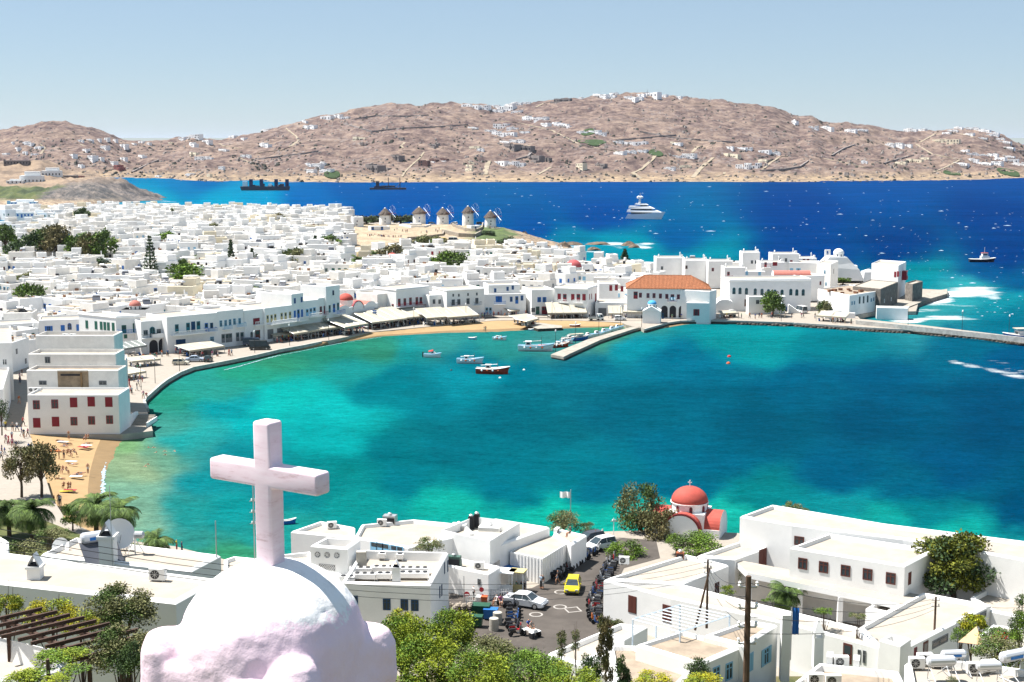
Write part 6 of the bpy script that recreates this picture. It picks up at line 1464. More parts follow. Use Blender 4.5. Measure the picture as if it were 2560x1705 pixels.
for (px, py, yb, r, lab, sd) in [(207,590,648,16,'tall round headed date palm rising from the dark grove',1),(315,550,572,9,'small palm beside the yellow house at the back',2),(431,523,560,6,'thin palm against the sea at the back shore',2),(506,545,560,8,'short palm on the sea front behind the town',3),(895,650,682,22,'spreading palm left of the red domed church among olives',3),(935,632,668,9,'slender pale palm with a ragged trunk',2),(145,655,682,12,'small palm on a terrace left of the grove',1),(590,545,560,7,'low palm left of the cone roofed mill',1)]:
 palm(px, py, footD(px, yb), r * 1.2, lab, sd, drop=.9)
for a_ in [(375,640,DT(700,5),20,100,'tall open branched monkey puzzle tree in the left town'),(577,628,DT(672,5),11,56,'narrow dark cypress like araucaria'),(633,590,DT(612,6),13,44,'bare branched araucaria right of the back roofs'),(788,607,DT(625,6),11,34,'white gapped araucaria above the centre town'),(1562,640,DT(660,3),13,34,'conical araucaria standing before the open sea'),(630,640,DT(668,5),10,36,'small blue grey araucaria beside the green doored mansion')]: arauc(*a_)
# foreground trees
GR = 2.6
for (px, py, D, r, k, asp, sh, n, lf, lab) in [
 (50,1165,192,36,'brown',1.3,'round',2600,.09,'grey brown tamarisk by the beach promenade, left crown'),(100,1160,192,40,'brown',1.2,'round',2800,.09,'grey brown tamarisk by the beach promenade, right crown'),(2,1030,236,18,'dark',1.6,'round',900,.1,'dark tree cut by the left edge beside the lane'),(180,1290,175,24,'bright',1.2,'round',2200,.09,'bright green tree left of the twin date palms'),(130,1335,150,40,'olive',.45,'flat',2200,.08,'dry bushy scrub below the left palms'),(60,1370,140,50,'olive',.5,'flat',2200,.08,'dry reedy scrub at the far left above the roofs'),(230,1345,140,28,'mid',.6,'flat',1400,.08,'low green bushes behind the white dish roof'),
 (1600,1280,176,50,'olive',1.25,'round',4200,.07,'tall eucalyptus left of the red domed seaside church'),(1650,1340,172,48,'brown',1.2,'round',4200,.07,'brown drooping eucalyptus touching the red domed seaside church'),(1565,1385,164,42,'bright',.7,'round',3200,.08,'low bright green tree beside the white parked car'),(1745,1362,163,54,'bright',.5,'round',3600,.07,'spreading light green tree before the red domed seaside church'),(1690,1358,164,26,'mid',.7,'round',2000,.08,'dark green tree between brown eucalyptus and spreading tree'),
 (1409,1306,172,40,'olive',.62,'round',3200,.07,'olive tree behind the lean-to roof by the flag'),(1468,1322,172,18,'olive',.8,'round',1400,.09,'small olive bush right of the big olive by the flag'),(1070,1363,150,32,'olive',.5,'round',1600,.09,'leafy shrub behind the fan roof building'),
 (1843,1435,148,22,'pine',1.1,'round',1700,.1,'bright cypress bush at the inner corner of the courtyard'),(1818,1478,140,16,'pine',.8,'round',900,.12,'small yellow green bush left of the courtyard palm'),(1950,1382,158,22,'olive',1.1,'round',1500,.1,'pale grey shrub against the tall museum wing'),(2385,1418,140,82,'gold',.86,'round',9000,.07,'huge golden green juniper in the museum corner'),
 (2060,1528,126,22,'bright',.45,'flat',900,.12,'leafy seedlings in the museum courtyard'),(2145,1540,124,18,'olive',.5,'flat',700,.12,'rose bushes in the museum courtyard corner'),(1980,1270,168,22,'olive',.6,'round',900,.12,'olive tree tops showing behind the museum roof, left one'),(2010,1278,168,12,'olive',.6,'round',600,.12,'olive tree top behind the museum roof, right one'),
 (1538,1572,134,22,'olive',.9,'round',1400,.1,'pink flowering oleander against the white wall by the blue map board'),
 (300,1525,66,74,'olive',.72,'round',9000,.055,'large grey green olive tree behind the brown pergola'),(15,1520,60,40,'yellow',.7,'round',4200,.07,'yellow green pine at the left edge behind the pergola'),(130,1535,58,56,'yellow',.6,'round',5200,.06,'yellow green pine showing between the pergola beams'),(200,1560,56,40,'yellow',.7,'round',3200,.07,'yellow green pine right end under the pergola'),
 (300,1630,50,70,'olive',.8,'round',6000,.06,'scrubby bush between the pergola and the chapel'),(335,1655,44,40,'dark',1.1,'round',3000,.07,'dark bush hard against the left side of the chapel'),(120,1670,36,100,'pine',.32,'flat',6000,.05,'feathery tamarisk in the bottom left corner'),
 (1010,1615,84,74,'pine',.85,'round',9000,.055,'big bushy pine right of the chapel shoulder'),(1130,1590,88,62,'pine',.8,'round',7500,.055,'big bushy pine below the fan roof building'),(1060,1675,76,90,'pine',.7,'round',9000,.05,'lower pine crown at the bottom right of the chapel'),(1225,1655,84,72,'olive',.7,'round',8000,.05,'pale blossoming bush below the quad bike'),(1200,1705,72,80,'pine',.7,'round',7500,.05,'pine crown in the bottom centre foreground'),(1330,1690,76,80,'bright',.62,'round',8500,.05,'bright yellow green pine right of the bottom centre'),(1420,1705,74,70,'pine',.5,'round',6500,.05,'yellow green pine crown at the bottom beside dark conifers'),(1000,1545,96,30,'yellow',.6,'round',1600,.1,'light green shrub top behind the big bushy pine'),
 (1515,1625,86,22,'brown',2.4,'col',3800,.1,'slim dark conifer rising from the bottom edge'),(1560,1690,80,26,'dark',1.5,'col',3000,.1,'dark conifer beside the slim one at the bottom'),(1480,1695,80,30,'dark',1.2,'col',2600,.1,'dark low conifer left of the slim one at the bottom'),(1405,1612,92,16,'olive',1.3,'col',1200,.12,'small dry conifer against the white roof edge, left'),(1440,1600,94,14,'olive',1.1,'col',900,.13,'small dry conifer against the white roof edge, right'),
 (1745,1678,84,30,'dark',1.0,'round',3400,.07,'round dark conifer in front of the pergola house'),(1630,1703,72,44,'yellow',.4,'round',2600,.08,'yellow green bush at the bottom by the round conifer'),(1760,1712,70,50,'yellow',.35,'round',2600,.08,'yellow green bush at the bottom below the round conifer'),
 (2430,1568,112,30,'yellow',1.0,'round',2600,.1,'bamboo clump beside the museum side wall'),(2400,1590,110,22,'mid',.8,'round',1500,.1,'leafy banana like clump beside the bamboo'),(2500,1600,104,46,'mid',.5,'round',4200,.07,'red flowering bougainvillea bush over the terrace'),(2495,1640,98,60,'olive',.55,'round',5200,.06,'large grey green bush behind the water tanks'),(2550,1570,100,26,'bright',1.6,'round',3200,.07,'bright green creeper tree at the right edge'),(2556,1505,128,16,'dark',1.2,'round',900,.12,'dark palm like bush at the right edge above the creeper'),(2380,1703,80,12,'olive',.9,'round',600,.12,'small dry shrub between the water tanks')]:
 o = tree(px, py, D, r, k, lab, n, lf, asp, sh, seed=px % 7, ground=max(zg(0, D) , 2.6) - .2, name='shrub' if ('bush' in lab and 'bushy' not in lab) or 'shrub' in lab or 'scrub' in lab else 'tree')
 if 'flowering' in lab:
  b = MB(); rng = np.random.default_rng(3); leafcloud(b, [(0, 0, 0), (-.5, -.3, .3), (.4, -.2, .2)], [.8, .3, .35], 260, .1, LG['red'] if 'red' in lab else mat('pink_blossom', (.5, .12, .2), .8), rng, .8, 1.2); f_ = obj('blossom', b.mesh(), parent=o, loc=o.children[0].location); f_.scale = o.children[0].scale
for (px, py, D, r, lab, sd) in [(20,1268,172,48,'big date palm cut by the left edge',4),(78,1275,170,56,'bushy date palm second from the left',5),(238,1262,166,56,'tall date palm, left of the twin pair above the dish',6),(298,1275,162,52,'date palm, right of the twin pair above the dish',7),(392,1352,150,42,'squat palm on the shore right of the dish roof',8),(1965,1478,140,46,'palm in the museum courtyard',9)]:
 palm(px, py, D, r * 1.32, lab, sd, ground=2.6, drop=1.15)
tree(1915, 1500, 136, 10, 'mid', 'low leafy plant beside the courtyard palm', 300, .2, .6, 'flat', ground=2.6, name='shrub')
# ============================================================ BOATS
def hull(L, Wd, H_, m, deckm, n=9, bow=.25, stern=.7, sheer=.5, z0=-.3):
 b = MB(); rings = []
 for i in range(n):
  t = i / (n - 1); x = -L / 2 + L * t; w = Wd / 2 * (stern + (1 - stern) * sin(min(1, t * 1.6) * pi / 2)) * (1 if t < .6 else max(.02, cos((t - .6) / .4 * pi / 2) ** .75)); h = H_ + sheer * H_ * ((t - .35) ** 2) * (2.2 if t > .35 else 1.2)
  rings.append([(x + (bow * L * .25 * t * t if t > .6 else 0), w, h), (x, w * .86, h * .35), (x, w * .4, z0), (x, -w * .4, z0), (x, -w * .86, h * .35), (x + (bow * L * .25 * t * t if t > .6 else 0), -w, h)])
 b.loft(rings, m, closed=False)
 b.add(rings[0], [tuple(range(6))], m)
 dk = [Vector(r[0]) + Vector((0, -.001, -.14 * H_)) for r in rings] + [Vector(r[5]) + Vector((0, .001, -.14 * H_)) for r in rings]
 b.add(dk, [(i, i + 1, n + i + 1, n + i) for i in range(n - 1)], deckm)
 for sd in (0, 5): b.tube([r[sd] for r in rings], .06 * H_ + .02, WHITEM if m is not WHITEM else WCOL['l'], 4)
 return b
WOODL = mat('pale_deck', (.30, .22, .14), .8); REDB = mat('red_boat_paint', (.40, .045, .02), .5); BLUEB = mat('blue_boat_paint', (.02, .12, .42), .5); SKYB = mat('light_boat_paint', (.28, .5, .62), .5); ORNG = mat('orange_tarp', (.5, .1, .03), .7)
def boat(px, py, wpx, col, label, kind='caique', rz=0, name='boat', z=0, cat='boat', L0=None):
 p = PZ(px, py, z); L = (L0 or wpx / scale_at(p) / max(.45, abs(cos(rz)))); m = {'w': WHITEM, 'r': REDB, 'b': BLUEB, 'l': SKYB}[col]
 o = obj(name, None, loc=p, rz=rz, label=label, cat=cat)
 W_ = L * .3; H_ = L * .12 + .3
 obj('hull', hull(L, W_, H_, m, WOODL).mesh(fix=True), parent=o)
 if kind in ('caique', 'long'):
  b = MB(); cx = -L * .12 if kind == 'caique' else -L * .2; b.box((cx - L * .08, -W_ * .22, H_ * .7), (cx + L * .08, W_ * .22, H_ * .7 + L * .16), WHITEM); b.box((cx - L * .095, -W_ * .27, H_ * .7 + L * .16), (cx + L * .095, W_ * .27, H_ * .7 + L * .175), WHITEM)
  b.box((cx - L * .05, -W_ * .225, H_ * .7 + L * .08), (cx + L * .05, -W_ * .221, H_ * .7 + L * .14), GLASS); b.box((cx + L * .081, -W_ * .15, H_ * .7 + L * .08), (cx + L * .085, W_ * .15, H_ * .7 + L * .14), GLASS)
  obj('cabin', b.mesh(), parent=o)
  b = MB(); b.box((L * .08, -W_ * .25, H_ * .7), (L * .3, W_ * .25, H_ * .7 + L * .06), WHITEM if kind == 'caique' else ORNG); b.box((-L * .4, -W_ * .2, H_ * .7), (-L * .3, W_ * .2, H_ * .7 + L * .04), SKYB); obj('hatch', b.mesh(), parent=o)
  b = MB(); b.tube([(L * .18, 0, H_ * .5), (L * .18, 0, L * .42)], .07, BARK, 5, r2=.04); b.tube([(L * .18, 0, L * .3), (-L * .35, 0, L * .26)], .05, METAL, 4); obj('mast', b.mesh(), parent=o)
  b = MB(); rr = random.Random(px)
  for i in range(4): s_ = .18 + L * .01; b.lathe([(s_ * .4, -s_), (s_, 0), (s_ * .4, s_)], (WHITEM, ORNG)[i % 2], 6, T(-L * .3 + i * L * .17, -W_ * .5, H_ * .75))
  obj('fenders', b.mesh(), parent=o)
 elif kind == 'speed':
  b = MB(); b.loft([[(-L * .1, -W_ * .3, H_ * .8), (-L * .1, W_ * .3, H_ * .8), (-L * .05, W_ * .25, H_ * 1.9), (-L * .05, -W_ * .25, H_ * 1.9)], [(L * .32, -W_ * .15, H_ * .9), (L * .32, W_ * .15, H_ * .9), (L * .1, W_ * .2, H_ * 1.9), (L * .1, -W_ * .2, H_ * 1.9)]], WHITEM); b.box((-L * .02, -W_ * .26, H_ * 1.4), (L * .09, W_ * .26, H_ * 1.75), GLASS)
  obj('cuddy', b.mesh(fix=True), parent=o); b = MB(); b.box((-L * .58, -.2, 0), (-L * .5, .2, H_ * 1.6), BLACKM, taper=.03); obj('outboard_motor', b.mesh(), parent=o)
  if 'red' in label:
   b = MB(); b.loft([[(-L * .2, y, H_ * (1.2 + .9 * cos(y / W_ * 2.6))) for y in np.linspace(-W_ * .4, W_ * .4, 7)], [(L * .08, y, H_ * (1.3 + 1.1 * cos(y / W_ * 2.6))) for y in np.linspace(-W_ * .35, W_ * .35, 7)]], mat('red_cover', (.4, .03, .03), .7), closed=False); obj('cover', b.mesh(), parent=o)
 elif kind == 'canopy':
  b = MB(); b.box((-L * .05, -W_ * .3, H_ * .7), (L * .2, W_ * .3, H_ * .7 + L * .15), WHITEM); b.box((L * .201, -W_ * .25, H_ * .7 + L * .07), (L * .205, W_ * .25, H_ * .7 + L * .13), GLASS); b.box((-L * .03, -W_ * .305, H_ * .7 + L * .07), (L * .17, -W_ * .301, H_ * .7 + L * .12), GLASS); obj('cabin', b.mesh(), parent=o)
  b = MB(); b.box((-L * .5, -W_ * .45, H_ * .7 + L * .2), (L * .25, W_ * .45, H_ * .7 + L * .215), CANV)
  for x in (-.48, -.1, .2):
   for y in (-.42, .42): b.tube([(L * x, W_ * y, H_ * .6), (L * x, W_ * y, H_ * .7 + L * .2)], .04, METAL, 4)
  obj('canopy', b.mesh(), parent=o)
 return o
for a_ in [(1230,934,80,'r','large red wooden fishing boat moored nearest the camera in the bay','caique',-.12),(1174,908,64,'w','white wooden fishing boat with a tall mast behind the red one','caique',-.1),(1080,893,42,'w','white motorboat with a red cover, leftmost in the bay','speed',-.1),(1181,816+33,20,'l','small light blue rowing boat with outboard, left of the white cabin boat','row',-.25),(1248,850,34,'w','white open fishing boat with a tiny cabin off the town beach','caique',-.15),(1327,826+1,13,'l','bright blue dinghy at the sand edge near the landing stage','row',-.3),
          (1338,877,86,'w','long white fishing boat at the left end of the pier','long',-.06),(1400,868,42,'r','dark red fishing boat moored at the pier beside the long white one','caique',.5),(1412,860,40,'w','fishing boat crowded with orange buoys at the pier','caique',.5),(1428,852,44,'r','red hulled fishing boat with blue tarpaulins at the pier','caique',.5),(1447,851,46,'b','blue hulled boat under a long cream canopy at the pier','canopy',.45),(1468,846,36,'w','white motorboat next to the blue hulled boat','speed',.5),(1490,842,40,'w','white sleek motorboat, middle of the pier row','speed',.4),(1508,836,38,'w','white motorboat fourth from the shore end of the pier','speed',.4),(1528,829,36,'w','white motorboat with dark seats near the shore end of the pier','speed',.35),(1542,824,32,'w','long thin white launch nearest the shore end of the pier','speed',.3),(1437,818,26,'r','small red rowing boat afloat off the landing stage','row',-.05),
          (1484,806,16,'w','white dinghy pulled up on the sand, left one','row',.6),(1502,808,16,'w','white dinghy pulled up on the sand, right one','row',.4),(1545,803,18,'w','white skiff lying on the sand beside the ramp','row',-.5),(720,1310,36,'b','dark hulled boat half hidden behind the marble cross','row',.3),(2560,852,100,'b','large white and blue ferry boat at the right frame edge','canopy',pi+.1)]:
 boat(*a_[:6], rz=a_[6], z=.35 if 'sand' in a_[4] and 'edge' not in a_[4] else 0)
# yacht
p = PZ(1612, 547, 0); s = 1 / scale_at(p); L = 96 * s; o = obj('motor_yacht', None, loc=p, rz=-.34, label='large white three decked motor yacht at anchor on the open sea', cat='yacht')
H_ = 17 * s
def ring(x, w, z0, z1): return [(x, w, z0), (x, w, z1), (x, -w, z1), (x, -w, z0)]
b = MB(); b.loft([[(-L * .5, L * .085, .3), (-L * .5, -L * .085, .3), (-L * .5, -L * .08, -1), (-L * .5, L * .08, -1)], [(-L * .44, L * .09, H_ * .6), (-L * .44, -L * .09, H_ * .6), (-L * .44, -L * .08, -1), (-L * .44, L * .08, -1)], [(0, L * .1, H_ * .75), (0, -L * .1, H_ * .75), (0, -L * .085, -1), (0, L * .085, -1)], [(L * .3, L * .075, H_ * .95), (L * .3, -L * .075, H_ * .95), (L * .27, -L * .05, -1), (L * .27, L * .05, -1)], [(L * .54, .2, H_ * 1.05), (L * .54, -.2, H_ * 1.05), (L * .42, -.2, -1), (L * .42, .2, -1)]], WHITEM); obj('hull', b.mesh(fix=True), parent=o)
def deck(x0, x1, w, z0, z1, m, nm, sl=.06):
 b = MB(); b.loft([ring(x0 * L, w * L, z0 * H_, z0 * H_ + .01), ], m) if 0 else None
 b.add([(x0 * L, -w * L, z0 * H_), (x1 * L, -w * L * .7, z0 * H_), (x1 * L, w * L * .7, z0 * H_), (x0 * L, w * L, z0 * H_), ((x0 + .01) * L, -w * L * .95, z1 * H_), ((x1 - sl) * L, -w * L * .6, z1 * H_), ((x1 - sl) * L, w * L * .6, z1 * H_), ((x0 + .01) * L, w * L * .95, z1 * H_)], [(3, 2, 1, 0), (4, 5, 6, 7), (0, 1, 5, 4), (1, 2, 6, 5), (2, 3, 7, 6), (3, 0, 4, 7)], m); obj(nm, b.mesh(), parent=o)
deck(-.36, .2, .084, .72, .98, GLASS, 'window_band', .01); deck(-.46, .44, .098, .98, 1.28, WHITEM, 'main_deck', .12); deck(-.36, .2, .08, 1.28, 1.5, GLASS, 'window_band', .02); deck(-.42, .26, .092, 1.5, 1.85, WHITEM, 'upper_deck', .14); deck(-.12, .08, .055, 1.85, 2.05, GLASS, 'window_band', .03); deck(-.26, .09, .065, 2.05, 2.25, WHITEM, 'sun_deck', .07)
b = MB(); b.box((-L * .17, -.7, H_ * 2.2), (-L * .11, .7, H_ * 3.0), WHITEM, taper=.3); b.lathe([(.1, 0), (1.3, .6), (1.3, 1.6), (.1, 2.2)], WHITEM, 10, T(-L * .17, 0, H_ * 2.9)); b.lathe([(.1, 0), (1.3, .6), (1.3, 1.6), (.1, 2.2)], WHITEM, 10, T(-L * .1, 0, H_ * 2.9)); b.tube([(-L * .13, 0, H_ * 3), (-L * .13, 0, H_ * 3.8)], .2, METAL, 4); obj('radar_mast', b.mesh(), parent=o)
# tug, dredgers
p = PZ(2454, 655, 0); s = 1 / scale_at(p); L = 62 * s; o = obj('tugboat', None, loc=p, rz=.0, label='small dark tug with a white wheelhouse and orange top heading right', cat='tugboat')
obj('hull', hull(L, L * .3, L * .12, mat('navy_hull', (.012, .018, .035), .5), CONC).mesh(fix=True), parent=o)
b = MB(); b.box((-L * .05, -L * .09, L * .1), (L * .28, L * .09, L * .24), WHITEM); b.box((0, -L * .08, L * .24), (L * .22, L * .08, L * .36), WHITEM); b.box((.3, -L * .083, L * .28), (L * .2, -L * .081, L * .33), GLASS); obj('wheelhouse', b.mesh(), parent=o)
b = MB(); b.box((-L * .02, -L * .09, L * .36), (L * .24, L * .09, L * .375), ORNG); b.tube([(L * .1, 0, L * .37), (L * .1, 0, L * .6)], .15, METAL, 4); obj('mast', b.mesh(), parent=o)
NAVY = mat('barge_navy', (.02, .035, .09), .7); DKM = mat('dark_steel', (.06, .06, .075), .7)
p = PZ(663, 476, 0); s = 1 / scale_at(p); L = 124 * s; u = s; o = obj('barge', None, loc=p, rz=0, label='long dark blue barge with four square towers off the far shore', cat='barge')
b = MB(); b.add([(-L / 2 + 4 * u, -5 * u, -1), (L / 2 - 3 * u, -5 * u, -1), (L / 2 - 3 * u, 5 * u, -1), (-L / 2 + 4 * u, 5 * u, -1), (-L / 2, -6 * u, 10 * u), (L / 2, -6 * u, 10 * u), (L / 2, 6 * u, 10 * u), (-L / 2, 6 * u, 10 * u)], [(3, 2, 1, 0), (4, 5, 6, 7), (0, 1, 5, 4), (1, 2, 6, 5), (2, 3, 7, 6), (3, 0, 4, 7)], DKM); obj('hull', b.mesh(), parent=o)
for x in (-35, -9, 28, 55): b = MB(); b.box(((x - 4) * u, -4 * u, 10 * u), ((x + 4) * u, 4 * u, 28 * u), NAVY); b.box(((x - 3) * u, -5.2 * u, 0), ((x + 3) * u, -5.01 * u, 10 * u), NAVY); obj('tower', b.mesh(), parent=o)
b = MB(); rr = random.Random(4)
for i in range(16): x = rr.uniform(-50, 50); w = rr.uniform(1, 5); b.box(((x - w) * u, -3 * u + i * .04, 10 * u), ((x + w) * u, 3 * u, (10 + rr.uniform(2, 7)) * u), [DKM, WHITEM, mat('rust', (.25, .08, .05), .9)][i % 3 if i % 2 else 0])
b.box((-56 * u, -3.2 * u, 10 * u), (-44 * u, 3.2 * u, 22 * u), WHITEM); obj('deck_gear', b.mesh(), parent=o, kind='stuff')
p = PZ(970, 474, 0); s = 1 / scale_at(p); u = s; o = obj('crane_barge', None, loc=p, label='low dark crane barge with two tall black spuds off the far shore', cat='barge')
b = MB(); b.box((-46 * u, -6 * u, -1), (46 * u, 6 * u, 5 * u), DKM, taper=.5); obj('hull', b.mesh(), parent=o)
for x in (1, 30): b = MB(); b.tube([(x * u, 0, 0), (x * u, 0, 30 * u)], 1.1 * u, DKM, 6); obj('spud', b.mesh(), parent=o)
b = MB(); b.box((-30 * u, -3 * u, 5 * u), (-22 * u, 3 * u, 20 * u), DKM); b.box((-34 * u, -4 * u, 5 * u), (-6 * u, 4 * u, 9 * u), NAVY); b.box((-16 * u, -4.1 * u, 6 * u), (18 * u, 3.9 * u, 10 * u), DKM); b.tube([(20 * u, 0, 5 * u), (34 * u, 0, 20 * u)], .7 * u, DKM, 4); b.box((-32 * u, -4 * u, 20 * u), (-20 * u, 4 * u, 21 * u), DKM); obj('deck_house', b.mesh(), parent=o)
for px, py, m_, lab in [(1821,909,ORNG,'orange mooring buoy floating in the middle of the bay'),(1823,892,mat('red_float', (.4, .03, .03), .6),'tiny red float behind the orange buoy'),(1128,926,BLACKM,'small dark float left of the red fishing boat'),(1310,925,WHITEM,'white float right of the red fishing boat'),(1250,945,WHITEM,'white float just below the red fishing boat bow')]:
 b = MB(); r_ = .5 if 'orange' in lab else .3; b.lathe([(r_ * .5, -r_ * .6), (r_, 0), (r_ * .8, r_ * .6), (r_ * .2, r_ * .9)], m_, 10); obj('buoy', b.mesh(), loc=PZ(px, py, 0), label=lab, cat='buoy')

# ============================================================ VEHICLES
def car_parts(L=4.2, W_=1.72, H_=1.45, prof='hatch', col=None):
 hl = L / 2; z0 = .28; bh = .82
 if prof == 'hatch': gp = [(-hl + .05, .85), (-hl + .25, H_ - .05), (-.12 * L, H_), (.06 * L, H_ - .04), (.28 * L, .9)]; hood = [(.28 * L, .9), (hl - .15, .7), (hl, .46)]
 elif prof == 'sedan': gp = [(-.33 * L, .93), (-.2 * L, H_ - .06), (0, H_), (.1 * L, H_ - .05), (.24 * L, .94)]; hood = [(.24 * L, .94), (hl - .2, .78), (hl, .5)]
 else: gp = [(-hl + .02, .9), (-hl + .08, H_), (0, H_), (.3 * L, H_ - .05), (.42 * L, .95)]; hood = [(.42 * L, .95), (hl - .08, .8), (hl, .5)]
 low = [(-hl, z0 + .1), (-hl, .75), (gp[0][0], gp[0][1])] if prof != 'sedan' else [(-hl, z0 + .1), (-hl, .82), (-hl + .15, .92), (gp[0][0], gp[0][1])]
 side = low + hood + [(hl, z0 + .05), (hl - .25, z0), (-hl + .2, z0)]
 b = MB(); rings = []
 for y, k in ((-W_ / 2, .96), (-W_ / 2 + .06, 1), (W_ / 2 - .06, 1), (W_ / 2, .96)):
  rings.append([(x * k, y, z0 + (z - z0) * (k if k == 1 else .97)) for x, z in side])
 b.loft(rings, col); roof = MB(); gl = MB()
 lo, hi = W_ / 2 - .08, W_ / 2 - .26
 g0 = gp; G = []
 for x, z in g0: w = lo if z < 1.0 else hi; G.append([(x, -w, z), (x, w, z)])
 q = [v for g_ in G for v in g_]; n_ = len(G)
 gl.add(q, [(2 * i, 2 * i + 1, 2 * i + 3, 2 * i + 2) for i in range(n_ - 1)] + [tuple(2 * i for i in range(n_))[::-1], tuple(2 * i + 1 for i in range(n_))], GLASS)
 up = [(x, y, z + .012) for g_ in G[1:-1] for x, y, z in g_]
 roof.add(up, [(2 * i, 2 * i + 2, 2 * i + 3, 2 * i + 1) for i in range(n_ - 3)], col)
 for sd in (-1, 1):
  for i in range(n_ - 1):
   a_, c_ = G[i][0 if sd < 0 else 1], G[i + 1][0 if sd < 0 else 1]; roof.tube([(a_[0], a_[1] * 1.01, a_[2]), (c_[0], c_[1] * 1.01, c_[2])], .045, col, 4)
  roof.tube([(gp[2][0], sd * lo, .95), (gp[2][0], sd * hi * 1.02, H_)], .04, col, 4)
 return b, roof, gl, gp
CARS = {}
WHL = MB(); WHL.lathe([(.18, -.11), (.32, -.11), (.34, -.06), (.34, .06), (.32, .11), (.18, .11)], BLACKM, 16, R('X', pi / 2)); WHL = WHL.mesh()
RIM = MB(); RIM.lathe([(.02, -.12), (.2, -.115), (.2, .115), (.02, .12)], METAL, 10, R('X', pi / 2)); RIM = RIM.mesh()
LAMP = MB(); LAMP.box((-.03, -.17, -.07), (.03, .17, .07), mat('lamp_glass', (.6, .62, .64), .2)); LAMP = LAMP.mesh()
TAIL = MB(); TAIL.box((-.03, -.12, -.1), (.03, .12, .1), mat('tail_lamp', (.3, .01, .01), .3)); TAIL = TAIL.mesh()
def car(p, rz, col, label, prof='hatch', L=4.0, W_=1.7, H_=1.45, group=None, name='car', cat='car', detail=True):
 cm = mat('paint_' + name + str(col), col, .3, spec=.5); key = (prof, L, col)
 if key not in CARS:
  b, rf, gl, gp = car_parts(L, W_, H_, prof, cm); CARS[key] = (b.mesh(fix=True), rf.mesh(fix=True), gl.mesh(fix=True))
 B_, R_, G_ = CARS[key]; o = obj(name, B_, loc=p, rz=rz, label=label, cat=cat, group=group); obj('roof', R_, parent=o); obj('windows', G_, parent=o)
 for x in (-.3, .31):
  for y in (-1, 1):
   w = obj('wheel', WHL, parent=o, loc=(x * L, y * (W_ / 2 - .1), .34))
   if detail: obj('rim', RIM, parent=w)
 if detail:
  for y in (-1, 1): obj('headlight', LAMP, parent=o, loc=(L / 2 - .05, y * (W_ / 2 - .28), .62)); obj('tail_light', TAIL, parent=o, loc=(-L / 2 - .0, y * (W_ / 2 - .2), .75))
  b = MB(); b.box((L / 2 - .02, -.5, .36), (L / 2 + .02, .5, .52), BLACKM); obj('grille', b.mesh(), parent=o)
  b = MB()
  for y in (-1, 1): b.box((.16 * L, y * W_ / 2 + (-.16 if y < 0 else 0), .92), (.16 * L + .1, y * W_ / 2 + (0 if y < 0 else .16), 1.04), cm)
  obj('mirror', b.mesh(), parent=o)
 return o
car(PZ(1432, 1476, ROADZ), -pi / 2 - .12, (.55, .46, .01), 'bright yellow hatchback driving down the road', 'hatch', 3.8, 1.66, 1.4)
car(PZ(1313, 1514, ROADZ), -.42, (.5, .52, .55), 'silver sedan turning in the middle of the road', 'sedan', 4.8, 1.85, 1.45)
car(PZ(1500, 1372, ROADZ), pi + .62, (.75, .75, .76), 'white hatchback parked at the top of the road by the sea', 'hatch', 4.1, 1.7, 1.5)
car(PZ(1473, 1358, ROADZ), pi + .6, (.05, .05, .06), 'dark grey car almost hidden behind the white hatchback', 'hatch', 4.0, 1.7, 1.45)
car(PZ(452, 912, QZ), .05, (.55, .5, .4), 'cream hatchback on the promenade by the curved harbour wall', 'hatch', 3.8, 1.65, 1.5)
car(PZ(488, 904, QZ), .12, (.3, .36, .45), 'silver blue car on the promenade behind the cream hatchback', 'sedan', 4.4)
car(PZ(650, 874, QZ), .15, (.015, .018, .02), 'black van parked at the harbour wall', 'van', 5.2, 1.95, 2.3, name='van', cat='van')
car(PZ(632, 864, QZ), .15, (.05, .08, .14), 'dark blue van with pale roof behind the black van', 'van', 4.9, 1.9, 2.0, name='van', cat='van')
car(PZ(521, 904, QZ), 1.4, (.03, .05, .05), 'small dark buggy standing near the harbour wall', 'hatch', 2.6, 1.4, 1.5)
car(PZ(2003, 782, QZ), pi / 2 + .3, (.72, .72, .72), 'white van on the square before the school', 'van', 4.8, 1.9, 2.2, name='van', cat='van')
car(PZ(1976, 778, QZ), .2, (.03, .06, .2), 'dark blue car near the foot of the school stair', 'hatch', 3.8, 1.65, 1.35)
for p_, lab in ((PZ(1500, 801, QZ), 'small white pickup truck at the town beach by the ramp'), (PZ(1830, 791, QZ), 'small white pickup truck near the market canopy')):
 o = car(p_, .1, (.72, .72, .71), lab, 'van', 2.0, 1.65, 1.9, name='pickup_truck', cat='pickup truck', detail=False); b = MB(); b.box((-3.4, -.8, .5), (-1.02, .8, .62), METAL); b.box((-3.4, -.8, .62), (-3.34, .8, 1.0), METAL); b.box((-3.34, -.8, .62), (-1.02, -.74, 1.), METAL); b.box((-3.34, .74, .62), (-1.02, .8, 1.), METAL); obj('cargo_bed', b.mesh(), parent=o)
 for y in (-.7, .7): obj('wheel', WHL, parent=o, loc=(-2.6, y, .34))
car(PZ(1550, 801, QZ), .1, (.65, .66, .68), 'small white car left of the blue domed chapel', 'hatch', 3.4)
rc = random.Random(8); CC = [((.02, .03, .06), 'dark blue'), ((.03, .12, .3), 'blue'), ((.02, .02, .022), 'black'), ((.5, .5, .52), 'white'), ((.3, .32, .34), 'silver')]
